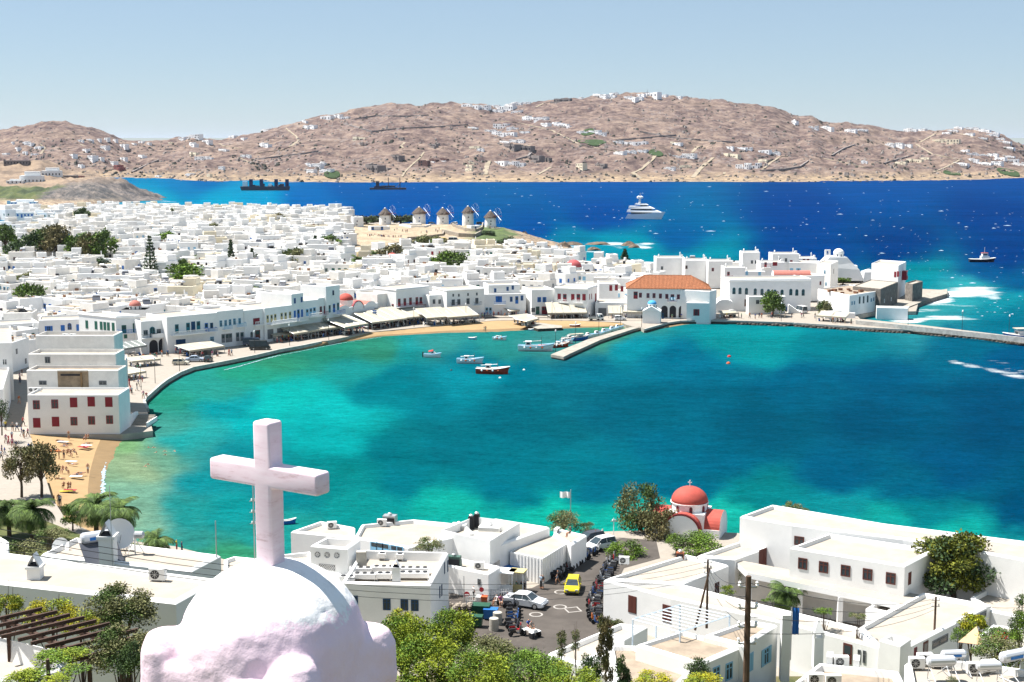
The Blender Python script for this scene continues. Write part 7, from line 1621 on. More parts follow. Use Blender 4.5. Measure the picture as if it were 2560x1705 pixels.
for i, (px, py) in enumerate([(1010,603),(1022,604),(1034,602),(1046,604),(1057,602),(1070,603),(1080,606)]): c_, nm_ = CC[i % 5]; car(PZ(px, py, 6.2), rc.uniform(.9, 1.3), c_, nm_ + ' car in the row parked below the windmills, ' + ['leftmost', 'second from left', 'third from left', 'fourth from left', 'fifth from left', 'sixth from left', 'last on the right'][i], 'hatch', 4.0, group='cars parked below the windmills', detail=False)
car(PZ(1027, 612, 6), -.4, (.35, .015, .03), 'bright red car parked across from the windmill car row', 'hatch', 4.2, detail=False)
car(PZ(1112, 602, 6.4), 0, (.6, .45, .02), 'yellow car beside the white van below the windmills', 'hatch', 4., detail=False)
car(PZ(1134, 604, 6.4), 0, (.7, .7, .7), 'white van next to the yellow car below the windmills', 'van', 4.8, 1.8, 2.1, name='van', cat='van', detail=False)
for i, px in enumerate([900,916,932,990,1006,1080,1135,1200]): c_, nm_ = CC[(i * 2 + 1) % 5]; car(PZ(px, 558 if px < 1020 else 561, 8.3), rc.uniform(0, 3), c_, nm_ + ' car parked behind the windmills, ' + ['leftmost of all', 'second from left', 'third from left', 'fourth from left', 'fifth from left', 'behind the middle windmill', 'behind the gap before the fourth windmill', 'farthest right'][i], 'hatch', 4., group='cars parked behind the windmills', detail=False)
# cafe tables and chairs in the shade of the awnings
b = MB(); rf_ = random.Random(6); FM = [BLACKM, WCOL['b'], WOODD, WHITEM, WCOL['n'], CANVG]
for o in [q for q in COL.objects if q.get('category') == 'awning' and q.get('group')]:
 cv = [c for c in o.children if c.name.startswith('canvas')]; ln = max(v.co.x for c in cv for v in c.data.vertices); dp = max(v.co.y for c in cv for v in c.data.vertices); a_ = o.rotation_euler.z
 for i in range(int(ln * dp / 2.6)):
  M_ = T(o.location.x, o.location.y, 0, a_) @ T(rf_.uniform(.3, ln - .3), rf_.uniform(.4, dp - .3), QZ, rf_.uniform(0, 3)); m_ = rf_.choice(FM)
  if i % 3 == 0: b.box((-.4, -.4, .7), (.4, .4, .75), WHITEM if i % 2 else m_, M_); b.box((-.05, -.05, 0), (.05, .05, .699), METAL, M_)
  else: b.box((-.22, -.22, .42), (.22, .22, .47), m_, M_); b.box((-.22, .18, .471), (.22, .22, .9), m_, M_); b.box((-.2, -.2, 0), (.2, .17, .419), m_, M_)
obj('cafe_furniture', b.mesh(), kind='stuff', label='jumble of cafe tables and chairs in the shade under the waterfront awnings', cat='furniture')
# scooters
def scoot(col, seed):
 cm = mat('scooter_paint_' + str(seed), col, .35, spec=.5); b = MB()
 b.loft([[(-.62, y, z) for y, z in ((-.14, .5), (-.17, .68), (.17, .68), (.14, .5))], [(-.1, y, z) for y, z in ((-.17, .35), (-.19, .72), (.19, .72), (.17, .35))], [(.12, y, z) for y, z in ((-.14, .25), (-.14, .33), (.14, .33), (.14, .25))], [(.42, y, z) for y, z in ((-.16, .27), (-.16, .34), (.16, .34), (.16, .27))], [(.5, y, z) for y, z in ((-.2, .4), (-.22, .9), (.22, .9), (.2, .4))], [(.6, y, z) for y, z in ((-.08, .5), (-.1, 1.0), (.1, 1.0), (.08, .5))]], cm)
 body = b.mesh(fix=True); b = MB(); b.box((-.68, -.14, .69), (.02, .14, .8), BLACKM, taper=.03); seat = b.mesh(); b = MB(); b.tube([(.5, 0, .8), (.44, 0, 1.08)], .035, METAL, 5); b.tube([(.4, -.34, 1.1), (.46, 0, 1.08), (.4, .34, 1.1)], .025, BLACKM, 5); b.tube([(.43, .25, 1.1), (.48, .3, 1.28)], .012, BLACKM, 3); b.box((.46, .25, 1.24), (.5, .38, 1.33), BLACKM); b.tube([(.62, 0, .27), (.5, 0, .7)], .05, METAL, 5); bars = b.mesh()
 b = MB(); b.lathe([(.13, -.06), (.25, -.06), (.28, 0), (.25, .06), (.13, .06)], BLACKM, 12, R('X', pi / 2)); b.lathe([(.01, -.05), (.13, -.04), (.13, .04), (.01, .05)], METAL, 8, R('X', pi / 2)); w = b.mesh()
 return body, seat, bars, w
SCC = [((.02, .02, .022), 'black'), ((.35, .015, .02), 'red'), ((.3, .32, .34), 'silver'), ((.03, .1, .3), 'blue'), ((.02, .02, .022), 'black'), ((.6, .6, .6), 'white'), ((.04, .045, .06), 'dark grey')]
SCM = [scoot(c, i) for i, (c, _) in enumerate(SCC)]; SCM.append(scoot((.5, .14, .03), 'o')); SCC.append(((.5, .14, .03), 'orange'))
def scooter(p, rz, k, label, group):
 B_, S_, H_, W_ = SCM[k]; o = obj('scooter', B_, loc=p, rz=rz, label=label, cat='scooter', group=group); obj('seat', S_, parent=o); obj('handlebar', H_, parent=o); obj('wheel', W_, parent=o, loc=(-.52, 0, .28)); obj('wheel', W_, parent=o, loc=(.66, 0, .28)); return o
rs = random.Random(12); NUM = ['first', 'second', 'third', 'fourth', 'fifth', 'sixth', 'seventh', 'eighth', 'ninth', 'tenth', 'eleventh', 'twelfth', 'thirteenth', 'fourteenth', 'fifteenth', 'sixteenth', 'seventeenth', 'eighteenth', 'nineteenth', 'twentieth', 'twenty-first', 'twenty-second', 'twenty-third', 'twenty-fourth', 'twenty-fifth', 'twenty-sixth', 'twenty-seventh', 'twenty-eighth']
def row_px(pts, n, ang, where, ks=None):
 P = resamp([PZ(x, y, ROADZ) for x, y in pts], n)
 for i, p in enumerate(P):
  k = (ks[i] if ks and i < len(ks) else rs.randrange(7)); scooter(p + Vector((rs.uniform(-.15, .15), rs.uniform(-.1, .1), 0)), ang + rs.uniform(-.15, .15), k, trunc('%s scooter, %s from the near end of the row %s' % (SCC[k][1], NUM[i], where)), 'scooters parked in rows along the road')
row_px([(1500,1562),(1488,1545),(1488,1510),(1500,1475),(1518,1440),(1530,1415),(1548,1400)], 28, pi - .25, 'beside the white museum wall', [3, 7, 0, 6, 0, 2, 1, 4, 6, 5, 0, 3, 4, 1, 1, 0, 6])
row_px([(1388,1448),(1405,1432),(1425,1418),(1450,1402),(1472,1388),(1486,1380)], 15, -.35, 'along the ribbed shed', [0, 4, 2, 0, 6, 1, 1, 0, 4, 1])
row_px([(1290,1590),(1283,1572),(1280,1555),(1285,1535),(1275,1520),(1258,1512)], 10, .2, 'next to the rubbish bins', [0, 1, 6, 4, 3, 3, 4, 0, 6, 0])
row_px([(1300,1452),(1312,1448),(1322,1446)], 4, 1.2, 'behind the yellow market hut', [5, 1, 5, 3])
# quad bike with riders
p = PZ(1328, 1590, ROADZ); q = obj('quad_bike', None, loc=p, rz=pi - .9 + pi, label='white quad bike carrying two riders at the bottom of the road', cat='quad bike')
b = MB(); b.loft([[(-.7, -.3, .55), (-.7, .3, .55), (-.7, .28, .75), (-.7, -.28, .75)], [(-.1, -.22, .5), (-.1, .22, .5), (-.1, .2, .82), (-.1, -.2, .82)], [(.75, -.3, .55), (.75, .3, .55), (.7, .25, .85), (.7, -.25, .85)]], WHITEM)
for x in (-.6, .6):
 for y in (-.45, .45): b.box((x - .3, y - .16, .62), (x + .3, y + .16, .68), WHITEM, taper=.03)
obj('body', b.mesh(fix=True), parent=q)
for x in (-.6, .6):
 for y in (-.48, .48): obj('wheel', WHL, parent=q, loc=(x, y, .3))
b = MB(); b.tube([(.35, 0, .8), (.3, 0, 1.05)], .03, METAL, 4); b.tube([(.25, -.35, 1.08), (.3, 0, 1.05), (.25, .35, 1.08)], .025, BLACKM, 4); obj('handlebar', b.mesh(), parent=q)

# ============================================================ PEOPLE
def skin_person(J, edges, rad, cols):
 me = bpy.data.meshes.new('p'); me.from_pydata(J, edges, []); o = bpy.data.objects.new('p', me); COL.objects.link(o)
 o.modifiers.new('s', 'SKIN'); 
 for i, v in enumerate(me.skin_vertices[0].data): v.radius = (rad[i], rad[i] * (.72 if i in (1, 2) else 1)); v.use_root = (i == 0)
 ss = o.modifiers.new('u', 'SUBSURF'); ss.levels = 1
 dg = bpy.context.evaluated_depsgraph_get(); r = bpy.data.meshes.new_from_object(o.evaluated_get(dg)); bpy.data.objects.remove(o)
 for m_ in (SKIN, WCOL['w'], WCOL['a'], HAIR): r.materials.append(m_)
 for f in r.polygons:
  c = f.center; best = min(range(len(J)), key=lambda k: (Vector(J[k]) - c).length - rad[k] * .5); f.material_index = cols(best, c); f.use_smooth = True
 return r
E_ = [(0, 1), (1, 2), (2, 3), (3, 4), (2, 5), (5, 6), (6, 7), (2, 8), (8, 9), (9, 10), (0, 11), (11, 12), (12, 13), (13, 14), (0, 15), (15, 16), (16, 17), (17, 18)]
RD = [.14, .13, .15, .055, .1, .06, .045, .035, .06, .045, .035, .1, .085, .06, .05, .1, .085, .06, .05]
def J_(st):
 if st in ('stand', 'walk'):
  k = .18 if st == 'walk' else .0
  return [(0, 0, .95), (0, 0, 1.15), (0, 0, 1.38), (0, 0, 1.5), (0, .02, 1.64), (-.2, 0, 1.4), (-.25, k * .6, 1.14), (-.24, .1 + k, .92), (.2, 0, 1.4), (.25, -k * .6, 1.14), (.24, .1 - k * .5, .92), (-.09, 0, .88), (-.1, k + .02, .5), (-.1, k * 1.3 - .03, .08), (-.1, k * 1.3 + .14, .04), (.09, 0, .88), (.1, -k * .6 + .02, .5), (.1, -k * 1.6 - .03, .1), (.1, -k * 1.6 + .14, .04)]
 if st == 'sit':
  return [(0, 0, .5), (0, .02, .7), (0, .04, .95), (0, .05, 1.07), (0, .08, 1.2), (-.2, .04, .97), (-.25, .15, .76), (-.16, .36, .66), (.2, .04, .97), (.25, .15, .76), (.16, .36, .66), (-.1, .12, .5), (-.12, .45, .52), (-.12, .48, .1), (-.12, .62, .05), (.1, .12, .5), (.12, .45, .52), (.12, .48, .1), (.12, .62, .05)]
 if st == 'lie':
  return [(0, 0, .14), (0, .2, .15), (0, .42, .16), (0, .56, .16), (0, .7, .17), (-.2, .42, .13), (-.36, .5, .1), (-.24, .72, .08), (.2, .42, .13), (.3, .2, .1), (.28, -.02, .08), (-.1, -.08, .13), (-.12, -.45, .14), (-.12, -.85, .08), (-.12, -.9, .16), (.1, -.08, .13), (.12, -.45, .3), (.12, -.75, .08), (.12, -.88, .08)]
 return [(0, 0, -.35), (0, 0, -.15), (0, 0, .0), (0, 0, .1), (0, .02, .24), (-.2, 0, 0), (-.35, .2, -.03), (-.3, .4, -.04), (.2, 0, 0), (.35, .2, -.03), (.3, .4, -.04), (-.1, 0, -.5), (-.1, 0, -.8), (-.1, 0, -1.1), (-.1, .1, -1.2), (.1, 0, -.5), (.1, 0, -.8), (.1, 0, -1.1), (.1, .1, -1.2)]
def cl(dress):
 def f(k, c):
  if k == 4: return 3 if (c.z > 0 and False) else 0
  if k in (3,): return 0
  if dress == 'swim': return 2 if k in (0, 11, 15) else 0
  if k in (1, 2, 5, 8): return 1
  if k in (0, 11, 15): return 2
  if k in (12, 16): return 2 if dress == 'long' else 0
  return 0
 return f
PM = {}
for st, dr in (('stand', 'long'), ('walk', 'short'), ('walk', 'long'), ('sit', 'short'), ('lie', 'swim'), ('stand', 'swim'), ('sit', 'swim'), ('swim', 'swim')):
 j = J_(st); m_ = skin_person(j, E_, RD, cl(dr)); hz = Vector(j[4])
 for f in m_.polygons:
  if (f.center - hz).length < .16 and f.center.z > hz.z + (.03 if st != 'lie' else -1) and (st != 'lie' or f.center.y > hz.y): f.material_index = 3
 PM[st, dr] = m_
SHIRT = [((.6, .6, .6), 'white'), ((.03, .08, .3), 'blue'), ((.3, .02, .03), 'red'), ((.03, .03, .035), 'black'), ((.3, .4, .5), 'pale blue'), ((.45, .12, .03), 'orange'), ((.05, .25, .15), 'green'), ((.5, .4, .05), 'yellow'), ((.35, .1, .2), 'pink'), ((.02, .03, .08), 'navy'), ((.25, .22, .2), 'grey')]
TRS = [((.02, .03, .07), 'navy'), ((.03, .03, .03), 'black'), ((.4, .36, .28), 'beige'), ((.5, .5, .5), 'white'), ((.3, .03, .05), 'red'), ((.1, .12, .16), 'grey')]
SM = [mat('shirt_' + n_.replace(' ', '_'), c, .85) for c, n_ in SHIRT]; TM = [mat('shorts_' + n_, c, .85) for c, n_ in TRS]
rp = random.Random(33); PPL = []
def person(p, st='walk', rz=None, label=None, group=None, s=1., k=None, dr=None, tan=False):
 dr = dr or {'walk': rp.choice(('short', 'long')), 'stand': 'long', 'sit': 'short', 'lie': 'swim', 'swim': 'swim'}[st]
 a_ = rp.randrange(11) if k is None else k; c_ = rp.randrange(6)
 o = obj('person', PM[st, dr], loc=p, rz=rp.uniform(0, 6.28) if rz is None else rz, label=label, cat='person', group=group, mats={0: SKIN2 if tan or rp.random() < .3 else SKIN, 1: SM[a_], 2: TM[c_]})
 s = s * rp.uniform(.94, 1.06); o.scale = (s, s, s)
 verb = {'walk': 'walking', 'stand': 'standing', 'sit': 'sitting', 'lie': 'lying', 'swim': 'swimming'}[st]
 o['ds'] = ('person in %s top and %s trousers %s' % (SHIRT[a_][1], TRS[c_][1], verb)) if dr != 'swim' else 'bather in %s swimwear %s' % (TRS[c_][1], verb)
 px, py = proj(p); PPL.append((o, px, py)); return o
G1, G2, G3 = 'crowd on the harbour promenade', 'bathers on the beach', 'visitors by the windmills'
def crowd(pts, n, spread, st=('walk', 'stand', 'walk', 'sit'), z=None, g=G1):
 P = [PZ(x, y, QZ if z is None else z) for x, y in pts]; Q = resamp(P, max(n, 2))
 for q in Q[:n]: person(q + Vector((rp.uniform(-spread, spread), rp.uniform(-spread, spread), 0)), rp.choice(st), group=g)
crowd([(690,858),(744,848),(790,840)], 16, 1.6); crowd([(790,840),(868,828),(925,816)], 26, 1.8); crowd([(930,822),(1015,808)], 16, 1.5); crowd([(1025,806),(1100,800),(1200,795)], 24, 1.5); crowd([(1190,797),(1250,790),(1320,788)], 18, 2.); crowd([(1370,793),(1470,794)], 9, 1.2); crowd([(1530,793),(1600,795)], 7, 1.)
crowd([(320,925),(345,960),(350,1000)], 14, 1.8); crowd([(350,905),(420,890),(480,884)], 16, 2.); crowd([(490,895),(590,888)], 8, 1.5)
crowd([(1650,798),(1760,797)], 5, .6, ('walk', 'stand')); crowd([(1810,797),(2000,795),(2060,796)], 18, 1.3, ('walk', 'stand')); crowd([(2085,808),(2130,810)], 6, .8, ('walk', 'stand'))
for x, y in [(55,940),(50,950),(50,960),(48,1010),(58,1065),(32,1078),(43,1078),(54,1090),(60,1095),(70,1092),(14,1075),(22,1112),(31,1118),(41,1126),(30,1100),(15,1108),(5,1135),(12,1140),(72,1130),(78,1132),(94,1142),(3,1150)]: person(PZ(x, y, QZ), 'walk', group='strollers on the path beside the beach')
for x, y in [(130,1272),(136,1268),(147,1262),(151,1264)]: person(PZ(x, y, QZ), 'stand', group='strollers on the path beside the beach')
BS = .75
for x, y, st in [(172,1098,'stand'),(178,1084,'stand'),(240,1085,'stand'),(280,1086,'stand'),(296,1080,'stand'),(148,1147,'stand'),(160,1147,'stand'),(220,1184,'stand'),(216,1101,'sit'),(222,1101,'sit'),(158,1182,'sit'),(165,1184,'sit'),(160,1222,'sit'),(171,1224,'sit'),(178,1224,'sit'),(176,1140,'sit'),(184,1138,'sit'),(150,1103,'lie'),(160,1116,'lie'),(168,1112,'lie'),(214,1111,'lie'),(216,1118,'lie'),(136,1126,'lie'),(182,1162,'lie'),(192,1188,'lie'),(203,1184,'lie'),(152,1198,'lie'),(178,1126,'lie'),(170,1138,'sit')]:
 p = PZ(x, y, BS); person(p, st, group=G2, dr='swim' if st != 'lie' else None, rz=rp.uniform(0, 6.28) if st != 'lie' else rp.choice((pi / 2, -pi / 2)) + rp.uniform(-.3, .3))
for x, y in [(371,1119),(384,1119),(391,1131),(412,1128),(413,1137),(437,1128),(370,1161),(364,1166)]: person(PZ(x, y, 0), 'swim', group='swimmers off the bathing beach')
for x, y in [(1210,828),(1214,829)]: person(PZ(x, y, .4), 'stand', group='pair at the water edge of the town beach', dr='swim')
crowd([(925,592),(965,596),(1000,596)], 30, 2.2, ('stand', 'walk'), 6.9, G3); crowd([(970,575),(1010,582),(1060,584),(1110,577)], 14, 3, ('stand', 'walk'), 7.9, G3); crowd([(1218,572),(1240,574)], 7, 1, ('stand',), 8.2, G3)
FGP = 'people around the near road'
for x, y, st, k, lab in [(1352,1473,'stand',4,'person in pale shirt standing with back turned beside the ribbed shed'),(1357,1471,'stand',3,'person in dark clothes half hidden beside the pale shirted one'),(1394,1460,'walk',3,'person in dark top and beige shorts walking by parked scooters'),(1243,1512,'sit',0,'person in white shirt perched by the sedan, left one'),(1252,1514,'sit',8,'person in pink sitting by the sedan, right one'),(1184,1500,'stand',0,'person in light clothes by the white picket fence'),(1290,1478,'sit',6,'person in green seated at the yellow hut'),(1302,1478,'sit',3,'person in black seated at the yellow hut'),(1310,1479,'sit',3,'person in dark blue seated farthest right at the yellow hut'),(1295,1445,'stand',1,'person in blue shirt behind the white market hut'),(1427,1342,'sit',3,'person in black and white crouching on the shed roof'),(1489,1355,'stand',8,'person in pink at the sea railing'),(1506,1352,'stand',0,'person in white at the sea railing'),(1529,1366,'walk',7,'woman in yellow top walking near the white hatchback')]:
 z = ROADZ if 'roof' not in lab else 6.3
 person(PZ(x, y, z), st, label=lab, group=FGP, k=k); PPL.pop()
for (x, y, k, lab) in [(442,1372,7,'person in yellow leaning on the shore steps railing'),(455,1377,9,'person in navy standing on the shore steps')]: person(PZ(x, y + 8, 2.6), 'stand', label=lab, group=FGP, k=k); PPL.pop()
for dx, k, lab in ((-.05, 10, 'shirtless front rider on the white quad bike'), (-.5, 1, 'rear rider in a patterned shirt on the white quad bike')):
 M_ = Matrix.Translation(q.location) @ Matrix.Rotation(q.rotation_euler.z, 4, 'Z') if False else None
 qo = [o for o in COL.objects if o.name == 'quad_bike'][0]; a_ = qo.rotation_euler.z; person(qo.location + Vector((cos(a_) * dx, sin(a_) * dx, .42)), 'sit', rz=a_ - pi / 2, label=lab, group=FGP, k=k); PPL.pop()
LMP = [('the leftmost cream awning',720,850),('the broad cream awning',830,830),('the red domed waterfront church',910,815),('the awning right of the church',975,810),('the widest cream awning',1035,803),('the long greyish mansion awnings',1140,798),('the blue balcony house',1260,790),('the square mansion awning',1420,792),('the blue domed chapel',1637,800),('the school',1925,790),('the blue ticket kiosk',2085,800),('the harbour wall corner',345,960),('the arcaded house',385,890),('the cream hatchback',450,905),('the long balustraded balcony house',520,890),('the shuttered beach house',185,1085),('the street lane corner',40,1000),('the tamarisk tree',80,1150),('the stranded towels',160,1185),('the stone steps',380,1085),('the roofless mill tower',893,590),('the parked cars below the windmills',1040,600),('the rightmost windmill',1226,570),('the middle windmill',1107,580),('the town beach',1212,828),('the small tavern planters',2120,800)]
relabel(PPL, LMP, lambda o: o['ds'])
for o in bpy.data.objects:
 if 'ds' in o: del o['ds']
# ============================================================ NEAR BUILDINGS
NW = 'wall'
RB = dict(par=.4, pw=.5, rnd_=.16)
def rp_(pts, zr, z0, lab, wins=(), **k):
 kw = dict(RB); kw.update(k); h = roofpoly(pts, zr, z0, lab, **kw)
 for st_, pt, w, hh in wins: h.win(st_, pt, w, hh)
 return h
# museum complex on the right
rp_([(1511,1447),(1715,1385),(1822,1412),(1705,1459)], 7.2, 2.6, 'long low white museum wing along the scooter row', [('n', [(1792,1472)], .8, 1.4)], name='museum_wing', cat='building')
rp_([(1509,1449),(1706,1460),(1919,1513),(2147,1567),(2196,1618),(1980,1560),(1677,1493)], 7.16, 2.6, 'front white museum wing with brown shutters, running down to the square turret', [('ns', [(1581,1511)], .95, 1.7), ('ns', [(1667,1534)], .95, 1.7), ('nd', [(2119,1634)], .9, 1.9), ('k', [(2148,1640)], .3, 1.2), ('k', [(2161,1642)], .3, 1.2)], name='museum_wing', cat='building')
rp_([(2147,1567),(2306,1480),(2478,1511),(2279,1612),(2196,1617)], 7.12, 2.6, 'broad white museum wing behind the square turret and wooden pole', [('nd', [(2313,1628)], .9, 1.9), ('k', [(2350,1603)], 3, .8), ('r', [(2288,1634)], .5, 1.2), ('k', [(2452,1540)], 2.2, .6)], name='museum_wing', cat='building')
rp_([(2425,1492),(2503,1452),(2660,1480),(2640,1560),(2481,1527)], 6.6, 2.6, 'white museum wing farthest right, under the juniper shadow', name='museum_wing', cat='building')
rp_([(1741,1389),(1854,1351),(1927,1365),(1838,1397)], 7.5, 2.6, 'small white museum pavilion beside the light green tree', [('ns', [(1908,1392)], 1.6, 2.2)], name='museum_wing', cat='building')
rp_([(1975,1368),(2071,1333),(2341,1373),(2262,1414)], 10.2, 6.5, 'upper white museum block with five brown grid windows', [('n', [(2007,1409),(2059,1418),(2114,1427),(2169,1436),(2227,1446)], 1.0, 1.2), ('ns', [(2274,1446)], .6, 1.2)], name='museum_block', cat='building')
rp_([(1850,1290),(1930,1261),(2209,1308),(2560,1352),(2700,1372),(2700,1425),(2382,1366),(2258,1346),(1980,1311)], 10.6, 2.6, 'longest and tallest white museum wing, with its back to the bay', [('n', [(1998,1352)], 1.1, 1.), ('k', [(1833,1345)], .1, .1)], name='museum_wing', cat='building')
rp_([(2164,1519),(2203,1498),(2262,1508),(2222,1532)], 6.3, 2.6, 'small white cube annexe in the museum courtyard', name='museum_annexe', cat='building')
rp_([(2198,1598),(2224,1584),(2278,1594),(2251,1613)], 8.4, 2.6, 'square white turret with a sunken roof at the museum front corner', name='museum_turret', cat='building', par=.7)
rp_([(1970,1440),(1977,1370),(2262,1416),(2255,1440)], 2.62+.02, 1.5, 'low plinth under the museum portico', par=.01, pw=.1) if False else None
po = obj('portico', None, loc=PZ(2050,1470,7.2) - Vector((0, 0, 7.2)), label='white museum portico with square pillars facing the planted courtyard', cat='portico'); L0 = Vector(po.location)
b = MB(); pl = ccw([tuple(PZ(x, y, 7.2)[:2]) for x, y in [(1834,1393),(2301,1482),(2258,1506),(1868,1427)]]); pl2 = [(x - L0.x, y - L0.y) for x, y in pl]; b.prism(pl2, 6.4, 7.0, PLASTER, ROOF); obj('roof', b.mesh(), parent=po)
for t in (.02, .36, .62, .83): 
 A = PZ(1868,1427,7.2).lerp(PZ(2258,1506,7.2), t) - L0; b = MB(); b.box((-.25, -.25, 2.6), (.25, .25, 6.395), PLASTER); obj('pillar', b.mesh(), parent=po, loc=(A.x, A.y + .3, 0))
b = MB(); A = PZ(1850,1410,7.0) - L0; B = PZ(2270,1488,7.0) - L0; nn = Vector((0, 1.2, 0)); b.add([(A.x, A.y + 1, 2.5), (B.x, B.y + 1, 2.5), (B.x, B.y + 1, 6.39), (A.x, A.y + 1, 6.39)], [(0, 1, 2, 3)], PLASTER2); obj('back_wall', b.mesh(), parent=po)
# seaside church with red dome
cc = PZ(1733, 1352, 2.6) + Vector((0, 4.2, 0)); ch = obj('church', None, loc=cc, rz=-.35, label='white seaside church with a large red dome and red barrel vaults', cat='church')
b = MB(); b.box((-4.4, -2.4, -1), (4.4, 2.6, 1.15), PLASTER); b.box((-2.3, -4.3, -1), (2.3, 4.3, 1.15), PLASTER); obj('walls', b.mesh(), parent=ch)
b = MB(); vault(b, 8.8, 2.4, 1.1, RED_D, h=.85, M=Matrix.Rotation(pi / 2, 4, 'Z') @ Matrix.Translation((.1, -4.4, 0)), end=PLASTER, n=16); obj('barrel_roof', b.mesh(fix=True), parent=ch)
b = MB(); vault(b, 8.6, 2.2, 1.1, RED_D, h=.95, M=Matrix.Translation((0, -4.3, 0)), end=PLASTER, n=16)
b.add([], [], RED_D); o_ = obj('barrel_roof', b.mesh(fix=True), parent=ch)
b = MB(); b.box((-2.4, -2.4, 1.15), (2.4, 2.4, 3.0), PLASTER); obj('crossing', b.mesh(), parent=ch)
dome_part(ch, (0, 0, 2.9), 2.35, RED_D, 1.15, True, .82, wins='ra')
b = MB(); pts = [(2.2 * cos(pi * i / 14), 2.1 * sin(pi * i / 14)) for i in range(15)]; b.add([(x, 0, z) for x, z in pts] + [(x * 1.1, 0, z * 1.1) for x, z in pts] + [(x * 1.1, .4, z * 1.1) for x, z in pts], [(i, i + 1, 15 + i + 1, 15 + i) for i in range(14)] + [(15 + i, 16 + i, 31 + i, 30 + i) for i in range(14)], mat('dark_red_trim', (.16, .02, .02), .8)); obj('gable_trim', b.mesh(fix=True), parent=ch, loc=(0, -4.36, 1.1))
# bars and bakery blocks behind the cross
fb = rp_([(853,1456),(1076,1461),(1121,1380),(905,1374)], 9.4, 2.6, 'white building with a roof full of fan units and navy windows', [('ad', [(885,1510)], .8, 1.7), ('a', [(967,1511),(1011,1512),(1037,1513)], .75, 1.15), ('a', [(1111,1420),(1119,1415),(1099,1480),(1104,1475)], .4, 1.2)], name='hotel_block', cat='building', par=.9)
tb = rp_([(776,1363),(868,1371),(901,1348),(814,1343)], 10.6, 2.6, 'white block with three round rosette windows above a lattice', name='rosette_house', cat='house', par=.8)
for px, py in ((794,1386),(818,1387),(842,1388)):
 _, hp, a, nr = tb.face(px, py); b = MB(); M_ = R('X', pi / 2)
 b.lathe([(.28, 0), (.34, .04), (.34, 0)], METAL, 14, M_, cap=False); b.lathe([(.28, 0), (.28, .01)], DARK, 14, M_)
 for i in range(8): b.box((.05, -.02, -.03), (.27, -.012, .03), PLASTER, R('Y', pi * i / 4))
 obj('rosette', b.mesh(), parent=tb.o, loc=hp - tb.c + Vector((nr.x, nr.y, 0)) * .01, rz=a)
_, hp, a, nr = tb.face(818, 1418); b = MB(); b.box((-.9, -.01, -.3), (.9, 0, .3), DARK)
for i in range(9):
 for s_ in (-1, 1): b.box((-.02, -.05, -.38), (.02, -.02, .38), WHITEM, Matrix.Translation((-.8 + i * .2, 0, 0)) @ R('Y', s_ * .6))
obj('lattice', b.mesh(), parent=tb.o, loc=hp - tb.c + Vector((nr.x, nr.y, 0)) * .01, rz=a)
for px, py, w in ((868,1462,2),(912,1455,3),(960,1454,2),(902,1440,3),(960,1437,3),(1035,1440,4),(1035,1452,4),(956,1403,1),(1000,1405,1)):
 p = PZ(px, py - 4, 8.5); b = MB(); wd = .75 * w; b.box((-wd / 2, -.4, .25), (wd / 2, .4, .75), WHITEM)
 for i in range(w): b.lathe([(.28, .751), (.28, .8), (.22, .8)], BLACKM, 10, T(-wd / 2 + .375 + i * .75, 0, 0))
 for x in (-wd / 2 + .1, wd / 2 - .1): b.box((x - .04, -.35, 0), (x + .04, .35, .249), METAL)
 obj('condenser_unit', b.mesh(), loc=p, rz=-.02, label='white %s fan condenser on the fan roof, %s' % ({1: 'single', 2: 'double', 3: 'triple', 4: 'quadruple'}[w], {868:'front left corner',912:'front row second',960:'in the middle' if py > 1450 else 'middle row' if py > 1430 else 'x',902:'behind front left ones',1035:'right end front' if py > 1445 else 'right end behind',956:'at the back left',1000:'at the back right'}[px]), cat='condenser', group='fan condensers on the white roof')
b = MB(); b.box((-.5, -.4, 0), (.5, .4, 2.0), CONC); obj('water_tank', b.mesh(), loc=PZ(904,1425,8.5), label='tall beige cabinet standing on the fan roof beside the rosette house', cat='tank')
obj('chimney', CHIM[0], loc=PZ(991,1450,9.3), label='white gabled chimney on the front parapet of the fan roof', cat='chimney').scale = (1.4,) * 3
rp_([(640,1392),(778,1378),(792,1420),(700,1440)], 7.6, 2.6, 'low cream roofed house right behind the marble cross')
rp_([(690,1446),(790,1425),(853,1432),(852,1476),(760,1500)], 8, 2.6, 'white house with a bare roof between chapel dome and fan roof')
rp_([(560,1398),(585,1390),(650,1396),(640,1420),(560,1425)], 5.5, 2.6, 'low white roof peeping left of the marble cross foot')
rp_([(727,1328),(802,1302),(888,1318),(884,1344)], 7, 2.6, 'white seafront house with a boxed roof vent, right of the cross')
rp_([(885,1343),(903,1311),(1034,1298),(1165,1311),(1185,1330),(1020,1368)], 7.4, 2.6, 'wide cream roofed seafront hall with teal glazing strip', [('ld', [(935,1366),(950,1368),(965,1370),(985,1373),(1000,1375)], 1.0, 1.1)])
n2 = rp_([(1070,1342),(1250,1362),(1374,1317),(1240,1296),(1095,1312)], 6.7, 2.6, 'big white rounded block crowned by a sunken plant enclosure', name='block', cat='building')
rp_([(1103,1325),(1225,1352),(1300,1306),(1186,1291)], 7.9, 6.2, 'white plant enclosure walls on the big rounded block', name='plant_enclosure', cat='enclosure', par=1.3, pw=.15, rnd_=.05, roof=CONC)
sh = rp_([(1275,1379),(1369,1338),(1425,1354),(1357,1396)], 5.6, 2.6, 'ribbed white shed with a cream lean-to roof beside the scooters', name='shed', cat='shed', par=.02, pw=.1, rnd_=.02)
b = MB(); P = sh.poly; 
